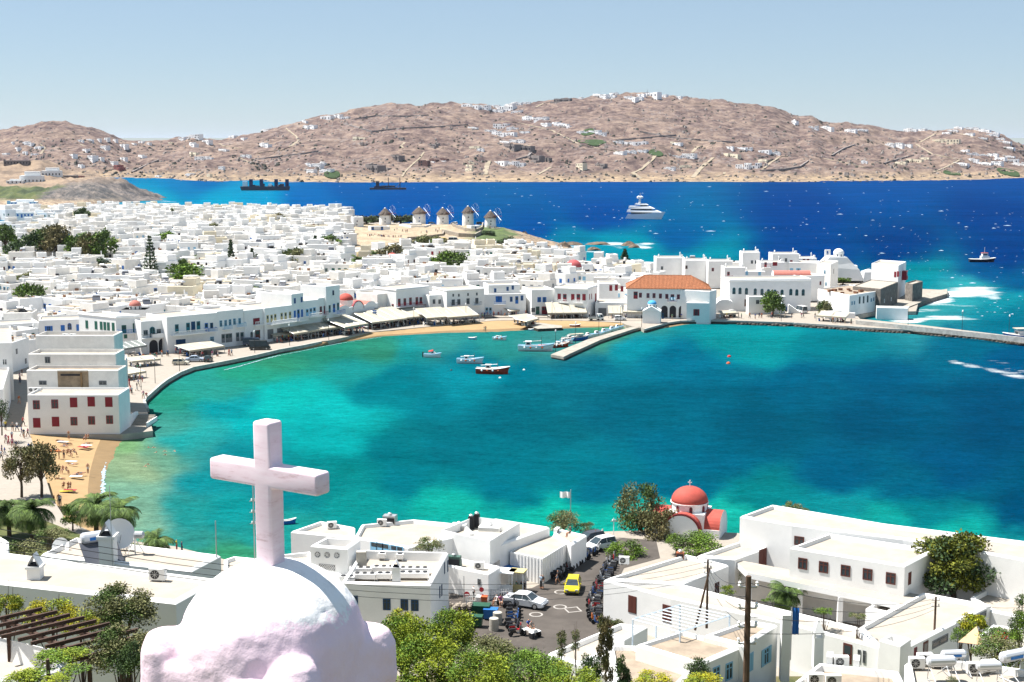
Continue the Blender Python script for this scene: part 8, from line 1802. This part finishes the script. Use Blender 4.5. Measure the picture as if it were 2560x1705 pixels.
for i in range(4):
 p, q = Vector(P[i]), Vector(P[(i + 1) % 4]); e = (q - p); n_ = int(e.length / .45); a_ = atan2(e.y, e.x)
 for j in range(n_): c = p.lerp(q, (j + .5) / n_); b.box((-.05, -.05, 0), (.05, -.001, sh.h - .1), PLASTER, T(c.x, c.y, 0, a_))
obj('ribs', b.mesh(), parent=sh.o)
rp_([(1381,1336),(1402,1322),(1467,1337),(1428,1362)], 5.8, 2.6, 'low white shed where a worker crouches on the roof', name='shed', cat='shed', par=.05)
rp_([(1102,1410),(1221,1434),(1252,1415),(1130,1391)], 5.7, 2.6, 'low white terrace building with machines on its roof', [('k', [(1198,1455)], .4, .7)], name='terrace_block', cat='building')
for i, (px, py, z, rz, lb) in enumerate([(80,981,7.6,0,'air conditioner at the left end of the shuttered beach house roof'),(94,981,7.6,0,'second air conditioner on the shuttered beach house roof'),(164,846,h4.z1 - .7,0,'large fan unit on the tallest beachfront block, left one'),(182,846,h4.z1 - .7,0,'large fan unit on the tallest beachfront block, right one'),(955,1316,7.0,-.1,'air conditioner on the seafront hall roof beside the grey box'),(1143,1416,5.3,.1,'air conditioner at the left of the terrace machines'),(1198,1424,5.3,0,'beige air conditioner alone on the low terrace roof'),(1392,1338,5.4,1.2,'white box unit on the shed roof behind the worker'),(830,1322,6.6,.2,'boxed roof vent on the white seafront house'),(1560,1411,6.8,-.1,'air conditioner on the long museum wing corner')]): ac(PZ(px, py, z), rz, lb, 1.3)
for px, py, w, d, h, m_, lb in [(975,1312,1.6,1.1,1.2,METAL,'grey box unit on the seafront hall roof'),(1135,1418,1.6,.9,1.3,mat('machine_green', (.05, .1, .08), .5),'green compressor machine on the low terrace roof'),(1148,1330,1.8,1.2,1.,WHITEM,'white duct box inside the plant enclosure'),(1178,1322,.7,.7,1.5,BLACKM,'black chiller inside the plant enclosure, left one'),(1192,1318,.7,.7,1.6,BLACKM,'black chiller inside the plant enclosure, right one'),(1225,1325,2.6,1.6,.5,WHITEM,'low white platform inside the plant enclosure'),(1700,1396,.9,.7,.7,mat('rusty_box', (.3, .1, .05), .8),'rust coloured box on the museum roof ridge')]:
 b = MB(); b.box((-w / 2, -d / 2, 0), (w / 2, d / 2, h), m_, taper=.04); b.box((-w / 2 + .1, -d / 2 - .03, h * .2), (w / 2 - .1, -d / 2 - .001, h * .8), DARK if m_ is not WHITEM else METAL); b.lathe([(.2, h), (.25, h + .2), (.1, h + .3)], METAL, 8); obj('roof_machine', b.mesh(), loc=PZ(px, py, 6.6 if 'enclosure' in lb else 5.3 if 'terrace' in lb else 6.9), rz=-.2, label=lb, cat='machine')
# houses bottom right
j1 = rp_([(1589,1611),(1705,1575),(1859,1614),(1751,1660)], 13, 7, 'white house with a stained flat roof behind the round conifer', [('l', [(1790,1688),(1822,1678)], .9, 1.4)], roof=ROOF2, par=.25)
rp_([(1520,1612),(1590,1613),(1745,1664),(1690,1720),(1540,1720)], 12, 7, 'low white house with an aerial and stained roof at the bottom', roof=ROOF2, par=.3)
j3 = rp_([(1758,1588),(1870,1549),(1944,1561),(1860,1613)], 13.3, 7, 'white house with open pale blue shutters and a big buttress', [('lo', [(1915,1640)], .9, 1.4), ('ls', [(1877,1655)], .7, 1.4)], roof=ROOF2, par=.3)
b = MB(); b.box((-.35, -.4, 0), (.35, .4, 5.6), PLASTER); obj('buttress', b.mesh(), loc=PZ(1960,1700,8.8), label='tall thin white wall pier right of the pale blue shutters', cat='pier')
rp_([(1500,1577),(1548,1557),(1619,1565),(1561,1597)], 10.5, 6, 'small flat white roof beside the blue grey pergola')
rp_([(1367,1633),(1552,1556),(1600,1580),(1450,1660)], 8.8, 4, 'long sloping white roof edge along the bottom of the road')
rp_([(1470,1650),(1520,1630),(1560,1640),(1540,1690),(1480,1680)], 9.5, 5, 'little white walled roof by the slim dark conifer')
PG = PLASTER if 0 else mat('pale_blue_metal', (.50, .58, .66), .5)
pg = obj('roof_pergola', None, loc=PZ(1690,1560,11), label='pale blue grey open pergola of thin beams above the white house', cat='pergola')
A, B_, C_, D_ = [PZ(x, y, 13.6) - pg.location for x, y in ((1582,1548),(1700,1512),(1824,1539),(1700,1580))]
for i in range(9):
 t = i / 8; b = MB(); b.tube([A.lerp(B_, t), D_.lerp(C_, t)], .05, PG, 4); obj('beam', b.mesh(), parent=pg)
b = MB(); b.tube([A, B_], .07, PG, 4); b.tube([D_, C_], .07, PG, 4)
for q_ in (A, B_, C_, D_, A.lerp(D_, .5)): b.tube([q_, q_ - Vector((0, 0, 2.8))], .07, PG, 4)
obj('frame', b.mesh(), parent=pg)
rp_([(2045,1656),(2248,1677),(2300,1790),(1930,1790),(1985,1702)], 18, 12, 'white flat roof with air conditioners at the bottom right', roof=ROOF2)
rp_([(2262,1657),(2290,1641),(2420,1652),(2700,1690),(2700,1860),(2300,1860)], 18.8, 12, 'white flat roof crowded with solar water tanks in the corner', roof=ROOF)
for i, (px, py, rz, lb) in enumerate([(2074,1660,1.3,'air conditioner seen from its side, first in the bottom right row'),(2102,1664,0,'air conditioner with dark fan, second in the bottom right row'),(2141,1668,1.3,'narrow air conditioner, third in the bottom right row'),(2291,1668,0,'air conditioner with dark fan left of the blue labelled tank'),(2311,1658,.1,'air conditioner tucked behind the one with the dark fan'),(2039,1708,0,'air conditioner at the very bottom, left one'),(2082,1712,0,'air conditioner at the very bottom, right one'),(2345,1664,0,'air conditioner half hidden left of the blue labelled tank'),(2436,1681,0,'dark grilled air conditioner between the tanks'),(2472,1676,.2,'small white box unit behind the front tank')]):
 ac(PZ(px, py + 4, 17.6 if px < 2250 else 18.45), rz, lb, 1.15)
for px, py, w, bl, lb in [(2382,1676,1.,True,'solar water tank with a blue label in the bottom right'),(2351,1700,1.15,False,'large plain solar water tank left of the front row'),(2470,1706,1.,False,'plain solar water tank in the middle of the bottom right'),(2530,1690,1.25,True,'largest solar water tank tilted up at the right edge')]:
 h_ = heater(PZ(px, py, 18.45), .1 if w < 1.2 else .45, lb, w * .95, bl); bpy.data.objects.remove([c for c in h_.children if c.name.startswith('panel')][0])
b = MB(); b.box((-.32, -.32, 0), (.32, .32, 2.2), PLASTER); 
for x in (-.3, .3):
 for y in (-.3, .3): b.box((x - .06, y - .06, 2.2), (x + .06, y + .06, 2.55), PLASTER)
b.lathe([(.5, 2.55), (.3, 2.95), (.02, 3.5)], PLASTER, 4, R('Z', pi / 4)); obj('chimney', b.mesh(), loc=PZ(2043,1668,16.4), label='white pointed lantern chimney beside the bottom right roof', cat='chimney')
# sun sail, terrace
b = MB(); s_ = [PZ(2395,1605,12) - PZ(2430,1600,12), Vector((0, 0, .8)) + PZ(2440,1589,12) - PZ(2430,1600,12), PZ(2458,1613,12) - PZ(2430,1600,12)]; b.add([tuple(v) for v in s_] + [tuple(v - Vector((0, 0, .04))) for v in s_], [(0, 1, 2), (5, 4, 3)], mat('peach_sail', (.5, .33, .2), .8)); obj('sun_sail', b.mesh(fix=True), loc=PZ(2430,1600,12), label='peach triangular sun sail over the garden terrace', cat='sun sail')
rp_([(2425,1600),(2480,1560),(2600,1575),(2600,1620),(2520,1625)], 9.5, 5, 'grey corrugated terrace roof behind the bougainvillea', roof=CONC, par=.05, name='terrace_roof', cat='roof')
# roofs bottom left
rp_([(-170,1357),(545,1446),(440,1504),(100,1466),(-170,1436)], 28.6, 22, 'wide cream flat roof across the left foreground', pw=.35, par=.25)
rp_([(190,1342),(552,1386),(480,1424),(100,1385)], 25.6, 18, 'cream flat roof carrying the big satellite dish', par=.3, pw=.35)
rp_([(-90,1330),(0,1338),(22,1350),(20,1378),(-90,1374)], 26.5, 18, 'small white rounded roof block at the far left edge')
rp_([(-70,1574),(165,1628),(150,1668),(20,1700),(-70,1690)], 32.2, 27, 'white parapet terrace under the brown pergola', par=.9, pw=.22)
ac(PZ(395,1452,28.35), -.12, 'air conditioner with a round fan alone on the wide left roof', 1.05)
ac(PZ(308,1372,25.4), -.2, 'air conditioner behind the big satellite dish', 1.)
heater(PZ(245,1395,25.3), .55, 'solar water heater with a blue label left of the white chimney', 1.25, True)
for px, py, z, s, lb in [(272,1412,25.3,2.0,'large white gabled chimney in front of the satellite dish'),(91,1478,27.6,1.5,'white gabled chimney at the left above the yellow pine')]:
 o = obj('chimney', CHIM[0], loc=PZ(px, py, z), label=lb, cat='chimney'); o.scale = (s * .85, s * .85, s)
def dish(p, r, rz, lb):
 b = MB(); b.lathe([(r * k / 6, .28 * r * (k / 6) ** 2) for k in range(7)], WHITEM, 24, Matrix.Translation((0, 0, 1.35 * r)) @ R('X', 1.25), cap=False); o = obj('satellite_dish', b.mesh(smooth=True), loc=p, rz=rz, label=lb, cat='satellite dish')
 b = MB(); b.tube([(0, .1, 0), (0, .1, 1.3 * r)], .05, METAL, 5); b.tube([(-.5 * r, .6 * r, 0), (0, .1, r)], .03, METAL, 4); b.tube([(.5 * r, .6 * r, 0), (0, .1, r)], .03, METAL, 4); b.tube([(0, -.1, .6 * r), (0, -r * .8, 1.5 * r)], .025, METAL, 4); obj('stand', b.mesh(), parent=o)
dish(PZ(298,1385,25.3), 1.0, .5, 'large white satellite dish on the left roof'); dish(PZ(156,1398,24.6), .62, -.2, 'smaller round white satellite dish left of the large one')
b = MB(); b.tube([(0, 0, 0), (0, 0, 1.3)], .05, WHITEM, 5); b.tube([(-.5, 0, 0), (0, 0, 1.1)], .03, WHITEM, 4); b.tube([(.5, .3, 0), (0, 0, 1.1)], .03, WHITEM, 4); b.lathe([(.1, -.3), (.25, -.2), (.25, .3), (.1, .4)], METAL, 10, Matrix.Translation((.25, 0, 1.3)) @ R('Y', pi / 2)); obj('searchlight', b.mesh(), loc=PZ(338,1385,25.3), label='white searchlight on a tripod right of the satellite dish', cat='searchlight')
# brown timber pergola
pgo = obj('pergola', None, loc=PZ(150,1560,33), label='dark brown timber pergola at the lower left', cat='pergola')
ends = [((325,985),(-60,1075)),((440,1010),(-60,1128)),((540,1033),(-60,1185)),((650,1055),(10,1203)),((745,1080),(140,1228)),((850,1102),(240,1255)),((965,1125),(350,1282)),((1070,1148),(470,1306)),((1190,1170),(530,1345)),((1150,1235),(530,1395))]
sL = lambda q: (q[0] / 3.105, 1200 + q[1] / 3.105)
for a_, c_ in ends:
 p = PZ(*sL(a_), 33.2) - pgo.location; q_ = PZ(*sL(c_), 33.2) - pgo.location; d = (q_ - p); b = MB(); L_ = d.length; b.box((0, -.05, -.14), (L_, .05, 0), WOODD); obj('rafter', b.mesh(), parent=pgo, loc=p, rz=atan2(d.y, d.x))
for t in (.22, .72):
 a0 = [PZ(*sL((e_[0][0] + (e_[1][0] - e_[0][0]) * t, e_[0][1] + (e_[1][1] - e_[0][1]) * t)), 33.2) - pgo.location for e_ in (ends[0], ends[-1])]
 d = a0[1] - a0[0]; b = MB(); b.box((-.3, -.06, -.32), (d.length + .2, .06, -.145), WOODD); obj('crossbeam', b.mesh(), parent=pgo, loc=a0[0], rz=atan2(d.y, d.x))
 for u_ in (.02, .98): b = MB(); b.box((-.07, -.07, -6), (.07, .07, -.33), WOODD); obj('post', b.mesh(), parent=pgo, loc=a0[0].lerp(a0[1], u_))

# ============================================================ POLES, WIRES, SIGNS, STREET THINGS
def pole(px, pyb, pyt, z, r, lab, m=POLEW, arms=(), lean=0, name='utility_pole', cat='utility pole', D=None):
 p = PZ(px, pyb, z) if D is None else PD(px, pyb, D); zt_ = zfrom(p.x, p.y, pyt); b = MB(); H = zt_ - p.z; b.tube([(0, 0, -1), (lean, 0, H)], r, m, 8, r2=r * .75); o = obj(name, b.mesh(), loc=p, label=lab, cat=cat)
 for az in arms:
  b = MB()
  for s_ in (-1, 1): b.lathe([(.05, 0), (.09, .06), (.05, .14), (.08, .2), (.03, .26)], WHITEM, 6, T(s_ * .28 * r / .12, 0, H - az)); 
  b.box((-.4, -.04, H - az - .06), (.4, .04, H - az), METAL); obj('insulator', b.mesh(), parent=o)
 return p, H
p1, H1 = pole(1863, 1790, 1440, 0, .17, 'thick dark telegraph pole rising from the bottom edge', arms=(.5, 1.5, 2.4, 3.2), D=62)
p2, H2 = pole(1767, 1545, 1399, 7, .13, 'upright timber pole of the A shaped pair on the museum roof', arms=(.3, .8, 1.3))
pole(1738, 1550, 1420, 7, .12, 'leaning timber strut of the A shaped pole pair', lean=1.3, arms=())
p3, H3 = pole(2333, 1648, 1492, 4, .13, 'single brown utility pole before the broad museum wing', arms=(.3, .9))
pole(1257, 1420, 1334, 2.6, .14, 'dark pole at the corner of the big rounded block')
pole(1160, 1512, 1440, ROADZ, .06, 'street lamp with a lantern by the near crossroads', METAL, name='street_lamp', cat='street lamp')
pole(1123, 1545, 1503, ROADZ, .06, 'short street lamp with a flat lantern at the fan building corner', METAL, name='street_lamp', cat='street lamp')
pole(1356, 1445, 1394, ROADZ, .08, 'white pole carrying the shed canopy', WHITEM, name='post', cat='post')
pole(542, 1412, 1302, 25, .04, 'thin metal aerial pole at the roof corner left of the chapel', METAL, name='aerial_pole', cat='aerial')
pole(637, 1400, 1205, 9, .07, 'dark antenna mast left of the marble cross', METAL, name='antenna_mast', cat='antenna', arms=(2, 3.2, 4.4))
pole(282, 1420, 1215, 25.3, .025, 'whip aerial above the large satellite dish', METAL, name='whip_aerial', cat='aerial')
pole(1534, 1343, 1295, 2.6, .06, 'white mast with a short crossarm at the sea railing', WHITEM, arms=(.4,), name='mast', cat='mast')
flag(PZ(1426,1330,2.6), 5.6, 1.3, .8, WHITEM, 'grey white flag on a white pole behind the olive tree', rz=pi, fz=5.3)
flag(PZ(1976,1650,9.5), 4.6, .55, 2.3, WCOL['b'], 'long blue flag hanging from a slanting pole by the lantern chimney', fz=4.5)
def wire(A, B, lab, sag=.8, r=.018):
 P = [A.lerp(B, t / 14) - Vector((0, 0, sag * 4 * (t / 14) * (1 - t / 14))) for t in range(15)]; b = MB(); b.tube([p - P[0] for p in P], r, BLACKM, 3); obj('power_cable', b.mesh(), loc=P[0], label=lab, cat='cable', group='cables strung between the poles')
T2 = p2 + Vector((0, 0, H2)); T1 = p1 + Vector((0, 0, H1)); T3 = p3 + Vector((0, 0, H3)); LW = [PD(-60, y, 60) for y in (1312, 1328, 1345, 1362)]
for i, dz in enumerate((.2, .7, 1.2, 1.7)):
 o_ = Vector((0, 0, dz)); nm_ = ['topmost', 'second', 'third', 'lowest'][i]
 wire(T2 - o_, T1 - o_ * 1.4, nm_ + ' cable from the A shaped poles to the thick pole'); wire(T3 - o_ * .7, T1 - o_ * 1.6, nm_ + ' cable from the brown pole to the thick pole')
 wire(LW[i], T2 - o_, nm_ + ' cable crossing the left roofs to the A shaped poles', 2.5)
wire(T3, PD(2700, 1500, 90), 'cable leaving the brown pole towards the right edge')
def sign(px, py, r, m, lab, pyb, z=ROADZ, bar=None):
 p = PZ(px, pyb, z); h = zfrom(p.x, p.y, py) - z; b = MB(); b.tube([(0, .04, 0), (0, .04, h + r)], .03, METAL, 5); o = obj('road_sign', b.mesh(), loc=p, label=lab, cat='sign')
 b = MB(); M_ = Matrix.Translation((0, 0, h)) @ R('X', pi / 2); b.lathe([(r, 0), (r, .02)], m, 18, M_)
 if bar == 'no_entry': b.box((-r * .7, -.03, h - r * .16), (r * .7, -.021, h + r * .16), WHITEM)
 if bar == 'no_park': b.lathe([(r * .98, .021), (r * .98, .026), (r * .78, .026)], WCOL['r'], 18, M_, cap=False); b.box((-r * .8, -.03, -r * .1), (r * .8, -.021, r * .1), WCOL['r'], Matrix.Translation((0, 0, h)) @ R('Y', .78))
 if bar == 'arrow': b.box((-.03, -.03, h - r * .5), (.03, -.021, h + r * .5), WHITEM)
 obj('disc', b.mesh(), parent=o)
RSG = mat('sign_red', (.42, .01, .02), .5); BSG = mat('sign_blue', (.01, .06, .3), .5)
sign(1167,1486,.32,RSG,'red no entry sign by the near lamp post',1508,bar='no_entry'); sign(1368,1415,.34,RSG,'red no entry sign before the ribbed shed',1440,bar='no_entry'); sign(1204,1491,.3,BSG,'round blue direction sign by the picket fence',1508,bar='arrow'); sign(1148,1441,.34,BSG,'round blue no parking sign against the white terrace wall',1482,bar='no_park'); sign(1204,1474,.26,RSG,'small red round sign above the blue direction sign',1509,bar='no_park')
# blue map board on museum wall
bm = BLD[[i for i, q in enumerate(BLD) if q.o.get('label', '').startswith('front white museum')][0]]; p = PZ(1527,1548,ROADZ); b = MB(); b.box((-.75, -.05, .5), (.75, 0, 2.1), BSG)
for (x0, z0, x1, z1, m_) in ((-.65,1.75,-.4,1.82,WHITEM),(-.65,1.5,-.45,1.56,WHITEM),(-.05,1.3,.03,1.9,WHITEM),(-.5,.75,-.1,.83,RSG),(-.05,1.15,.12,1.28,RSG),(.4,1.7,.5,1.85,WHITEM),(-.6,1.0,-.3,1.04,WHITEM)): b.box((x0, -.07, z0), (x1, -.051, z1), m_)
for x in (-.6, .6): b.box((x - .04, .001, 0), (x + .04, .06, 2.0), METAL)
obj('map_board', b.mesh(), loc=p, rz=-.35, label='blue map board with white and red marks beside the scooters', cat='sign board')
# bins, cylinders, huts, fences
def bin_(px, py, m, lab, w=1.3, d=.8, h=1.1): b = MB(); b.box((-w / 2, -d / 2, .15), (w / 2, d / 2, h), m, taper=-.08); b.box((-w / 2 - .1, -d / 2 - .1, h), (w / 2 + .1, d / 2 + .1, h + .08), m); b.box((-w / 2 + .05, -d / 2 + .05, 0), (w / 2 - .05, d / 2 - .05, .149), BLACKM); obj('rubbish_bin', b.mesh(), loc=PZ(px, py, ROADZ), rz=-.15, label=lab, cat='bin')
GB = mat('bin_green', (.015, .07, .04), .5); BB = mat('bin_blue', (.02, .13, .38), .5)
bin_(1203,1542,GB,'large dark green wheeled bin beside the blue one',1.7,1.1,1.3); bin_(1227,1548,BB,'blue wheeled bin beside the large green one'); bin_(1189,1566,GB,'open green bin half hidden by the pine'); bin_(1211,1514,ORNG,'small orange litter bin behind the green bins',.5,.5,1.0); bin_(1200,1512,WHITEM,'white litter drum beside the orange bin',.6,.6,.9); bin_(1262,1446,BB,'long blue container beside the big rounded block',3.2,1.6,1.3); bin_(1282,1432,GB,'dark green dumpster against the ribbed shed end',1.6,1,1.4)
for px, py, lb in ((1244,1560,'short concrete cylinder by the scooters, upper one'),(1235,1575,'short concrete cylinder by the scooters, lower one')):
 b = MB(); b.lathe([(.48, 0), (.48, 1.25), (.42, 1.28)], CONC, 18); obj('concrete_cylinder', b.mesh(), loc=PZ(px, py, ROADZ), label=lb, cat='bollard')
b = MB(); rr = random.Random(2)
for i in range(26): b.lathe([(.1, -.2), (.28, 0), (.12, .22)], STONE, 6, T(rr.uniform(-1.4, 1.4), rr.uniform(-.5, .5), rr.uniform(.1, .7), rr.uniform(0, 3)))
obj('rubble_heap', b.mesh(), loc=PZ(1150,1525,ROADZ), kind='stuff', label='heap of rubble stones near the corner of the fan building', cat='rubble')
def hut(px, py, w, d, m, lab):
 o = obj('market_stall', None, loc=PZ(px, py, ROADZ), rz=-.3, label=lab, cat='market stall'); b = MB(); b.box((-w / 2, -d / 2, 2.3), (w / 2, d / 2, 2.42), m); obj('roof', b.mesh(), parent=o)
 b = MB(); b.box((-w / 2 + .1, -d / 2 + .15, 0), (w / 2 - .1, -d / 2 + .3, 1.), WHITEM if m is not WCOL['y'] else m); b.box((-w / 2 + .1, d / 2 - .2, 0), (w / 2 - .1, d / 2 - .1, 2.29), WHITEM); obj('counter', b.mesh(), parent=o)
 for x in (-1, 1):
  for y in (-1, 1): b = MB(); b.box((x * (w / 2 - .1) - .05, y * (d / 2 - .1) * .9 - .05, 0), (x * (w / 2 - .1) + .05, y * (d / 2 - .1) * .9 + .05, 2.29), WHITEM); obj('post', b.mesh(), parent=o)
hut(1262,1478,2.4,2,PLASTER,'small white market stall by the picket fence'); hut(1294,1478,1.8,1.6,WCOL['y'],'small yellow roofed market stall beside the white one')
def picket(px0, y0, px1, y1, lab):
 A = PZ(px0, y0, ROADZ); B = PZ(px1, y1, ROADZ); d = B - A; L_ = d.length; o = obj('picket_fence', None, loc=A, rz=atan2(d.y, d.x), label=lab, cat='fence')
 for i in range(int(L_ / .28)): b = MB() if i == 0 else b; 
 pm_ = MB(); pm_.box((-.05, -.02, 0), (.05, .02, 1.15), WHITEM); me = pm_.mesh()
 for i in range(int(L_ / .26)): obj('picket', me, parent=o, loc=(i * .26, 0, 0))
 b = MB(); b.box((0, .021, .3), (L_, .05, .38), WHITEM); b.box((0, .021, .8), (L_, .05, .88), WHITEM); obj('rail', b.mesh(), parent=o)
picket(1230,1500,1280,1497,'white picket fence before the market stalls'); picket(1165,1512,1196,1508,'short white picket fence by the near road signs')
# steps at the end of the promenade
st = obj('stone_steps', None, loc=PZ(352,1062,QZ), rz=-.05, label='stone steps with a low wall beside the shuttered beach house', cat='steps')
for i in range(7): b = MB(); b.box((-1.6, i * .55, 0), (1.6, i * .55 + .549, .16 * (i + 1)), PAVE); obj('step', b.mesh(), parent=st)
b = MB(); b.box((-2.2, -2, -.2), (-1.7, 4, 1.7), PLASTER); b.box((1.62, -2, 0), (1.85, 4, .8), PLASTER); obj('side_wall', b.mesh(), parent=st)
rlp = random.Random(4)
for i, (px, py) in enumerate([(449,928),(388,958),(353,975),(724,864),(822,850),(637,882),(1035,818),(1165,806),(1380,800),(1604,818),(1551,812),(1497,838),(1439,858),(1389,880),(1953,803),(2270,815),(2405,825),(2522,838)]):
 b = MB(); H_ = 5; b.tube([(0, 0, 0), (0, 0, H_)], .07, BLACKM, 5, r2=.045); b.lathe([(.05, H_), (.2, H_ + .12), (.16, H_ + .45), (.02, H_ + .6)], WHITEM, 6)
 o = obj('lamp_post', b.mesh(), loc=PZ(px, py, QZ), label='harbour lamp post, %s counting from the bathing beach end' % NUM[i], cat='lamp post', group='lamp posts round the harbour')
for x, y, r, lab in ((1167,712-82,0,''),):
 pass
for px, py, lb in ((716,566,'pink parasol at the back shore, left one'),(733,566,'pink parasol at the back shore, right one')):
 b = MB(); b.tube([(0, 0, 0), (0, 0, 2.4)], .06, METAL, 5); b.lathe([(1.8, 2.1), (1.1, 2.7), (.05, 3.)], mat('pink_canvas', (.4, .06, .12), .8), 10, cap=False); obj('parasol', b.mesh(), loc=PZ(px, py, 8.6), label=lb, cat='parasol')
# towels on the beach
for i, (px, py, cn) in enumerate([(157,1104,'white'),(216,1113,'white'),(190,1190,'white'),(178,1153,'pale blue'),(208,1117,'red'),(175,1225,'red'),(166,1227,'yellow'),(138,1127,'orange')]):
 m_ = SM[[s_[1] for s_ in SHIRT].index(cn)]; b = MB(); b.box((-.95, -.42, 0), (.95, .42, .02), m_); obj('towel', b.mesh(), loc=PZ(px, py, .9), rz=rlp.uniform(-.3, .3), label='%s towel spread on the sand, %s from the house wall' % (cn, NUM[i]), cat='towel')

# ============================================================ WHITEWASHED CHAPEL TOP AND MARBLE CROSS
YAW = radians(-32); O = PD(677, 1409, 10.5)
CW = bpy.data.materials.new('chapel_whitewash'); CW.use_nodes = True; m = CW; n = m.node_tree.nodes; l = m.node_tree.links; bs = n['Principled BSDF']; bs.inputs['Roughness'].default_value = .9; bs.inputs['Specular IOR Level'].default_value = .1
g = N('ShaderNodeNewGeometry'); sx = N('ShaderNodeSeparateXYZ'); l.new(g.outputs['Position'], sx.inputs[0])
wash = ramp(nz(5, 8, (1, 1, 1), .7), [(.32, (.66, .64, .63)), (.5, (.84, .83, .83))])
shade_mask = mrange(math_('ADD', sx.outputs[2], math_('MULTIPLY', nz(3.5, 8, (1, 1, 1), .75), .8)), O.z + .06, O.z + .1, 1, 0)  # ragged height line below which the pinkish shade is painted in
pink_shade = ramp(nz(1.8, 4), [(.35, (.80, .62, .71)), (.65, (.85, .67, .73))])  # pink tone of the shaded lower dome and walls, put into the colour
c_ = mixc(shade_mask, wash, pink_shade); l.new(c_, bs.inputs['Base Color'])
bp = N('ShaderNodeBump'); bp.inputs['Strength'].default_value = .45; bp.inputs['Distance'].default_value = .02
l.new(math_('ADD', math_('MULTIPLY', nz(9, 8, (1, 1, 1), .65), 1), math_('MULTIPLY', nz(40, 3), .2)), bp.inputs['Height']); l.new(bp.outputs[0], bs.inputs['Normal'])
b = MB()
prof = [(.72 * cos(a_), -.62 + .64 * sin(a_)) for a_ in [pi / 2 * i / 14 for i in range(14)]] + [(.01, .02)]
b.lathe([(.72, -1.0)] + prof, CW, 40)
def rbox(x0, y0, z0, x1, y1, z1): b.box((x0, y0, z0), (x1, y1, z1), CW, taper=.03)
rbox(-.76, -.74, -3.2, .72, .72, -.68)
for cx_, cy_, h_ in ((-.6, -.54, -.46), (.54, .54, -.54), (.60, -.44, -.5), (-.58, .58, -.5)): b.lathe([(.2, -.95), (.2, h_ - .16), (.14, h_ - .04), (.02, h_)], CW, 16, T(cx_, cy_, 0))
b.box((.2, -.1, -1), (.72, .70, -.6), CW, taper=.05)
me = b.mesh(); o = bpy.data.objects.new('tmp', me); COL.objects.link(o)
r_ = o.modifiers.new('r', 'REMESH'); r_.mode = 'VOXEL'; r_.voxel_size = .022
s_ = o.modifiers.new('s', 'SMOOTH'); s_.iterations = 16; s_.factor = .6
me2 = bpy.data.meshes.new_from_object(o.evaluated_get(bpy.context.evaluated_depsgraph_get())); bpy.data.objects.remove(o)
NR_ = [Vector(v.normal) for v in me2.vertices]
for v, vn_ in zip(me2.vertices, NR_):
 q_ = Vector(v.co); k_ = 1 if q_.z < -.25 else .35; d = .009 * noise.fractal(q_ * 2.6, 1, 2, 3) * (.5 + .5 * k_) + (.004 * noise.fractal(q_ * 11, 1, 2, 3) + .011 * max(0, noise.noise(q_ * 7 + Vector((3, 1, 2))) - .25)) * k_
 v.co += vn_ * d
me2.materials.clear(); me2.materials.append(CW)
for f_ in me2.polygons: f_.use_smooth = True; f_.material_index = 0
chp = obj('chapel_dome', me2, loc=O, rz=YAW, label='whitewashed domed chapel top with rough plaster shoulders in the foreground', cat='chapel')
MRB = bpy.data.materials.new('rosy_marble'); MRB.use_nodes = True; m = MRB; n = m.node_tree.nodes; l = m.node_tree.links; bs = n['Principled BSDF']; bs.inputs['Roughness'].default_value = .45; bs.inputs['Specular IOR Level'].default_value = .25
g = N('ShaderNodeNewGeometry'); l.new(ramp(nz(3.5, 7, (1, 1, 4.5), .7), [(.3, (.62, .43, .45)), (.42, (.82, .64, .69)), (.7, (.88, .74, .78))]), bs.inputs['Base Color'])
def cross_mesh():
 bm = bmesh.new(); w = .085; P = [(-w, -.15), (w, -.15), (w, .62), (.545, .62), (.545, .79), (w, .79), (w, 1.13), (-w, 1.13), (-w, .79), (-.545, .79), (-.545, .62), (-w, .62)]
 f = bm.faces.new([bm.verts.new((x, -.08, z)) for x, z in P]); r = bmesh.ops.extrude_face_region(bm, geom=[f]); bmesh.ops.translate(bm, vec=(0, .16, 0), verts=[v for v in r['geom'] if isinstance(v, bmesh.types.BMVert)])
 bmesh.ops.recalc_face_normals(bm, faces=bm.faces)
 ed = [e for e in bm.edges if e.calc_length() < 2 and not (len(e.link_faces) == 2 and e.calc_face_angle(0) < .1)]
 bmesh.ops.bevel(bm, geom=ed, offset=.024, segments=4, profile=.5, affect='EDGES', clamp_overlap=True)
 me = bpy.data.meshes.new('cross'); bm.to_mesh(me); bm.free(); me.materials.append(MRB)
 for f in me.polygons: f.use_smooth = True
 return me
obj('marble_cross', cross_mesh(), loc=O, rz=YAW, label='large rosy white marble cross on top of the chapel dome', cat='cross')
PN = sorted([o for o in bpy.data.objects if o.get('category') == 'planter'], key=lambda o: proj(o.location)[0])
for i, o in enumerate(PN): o['label'] = 'brown planter box on the tavern roof, %s from the left' % NUM[i]
# ============================================================ AIR
hz = bpy.data.materials.new('air'); hz.use_nodes = True; hn = hz.node_tree; hn.nodes.remove(hn.nodes['Principled BSDF'])
pv = hn.nodes.new('ShaderNodeVolumePrincipled'); pv.inputs['Color'].default_value = (.72, .82, 1, 1); pv.inputs['Density'].default_value = .000015; pv.inputs['Anisotropy'].default_value = .2
hn.links.new(pv.outputs[0], hn.nodes['Material Output'].inputs['Volume'])
b = MB(); b.box((-41000, -2500, -6), (41000, 61000, 260), hz); obj('haze', b.mesh(), kind='stuff', label='thin pale sea haze hanging over the bay', cat='haze')
SC.cycles.volume_bounces = 0; SC.cycles.volume_max_steps = 64
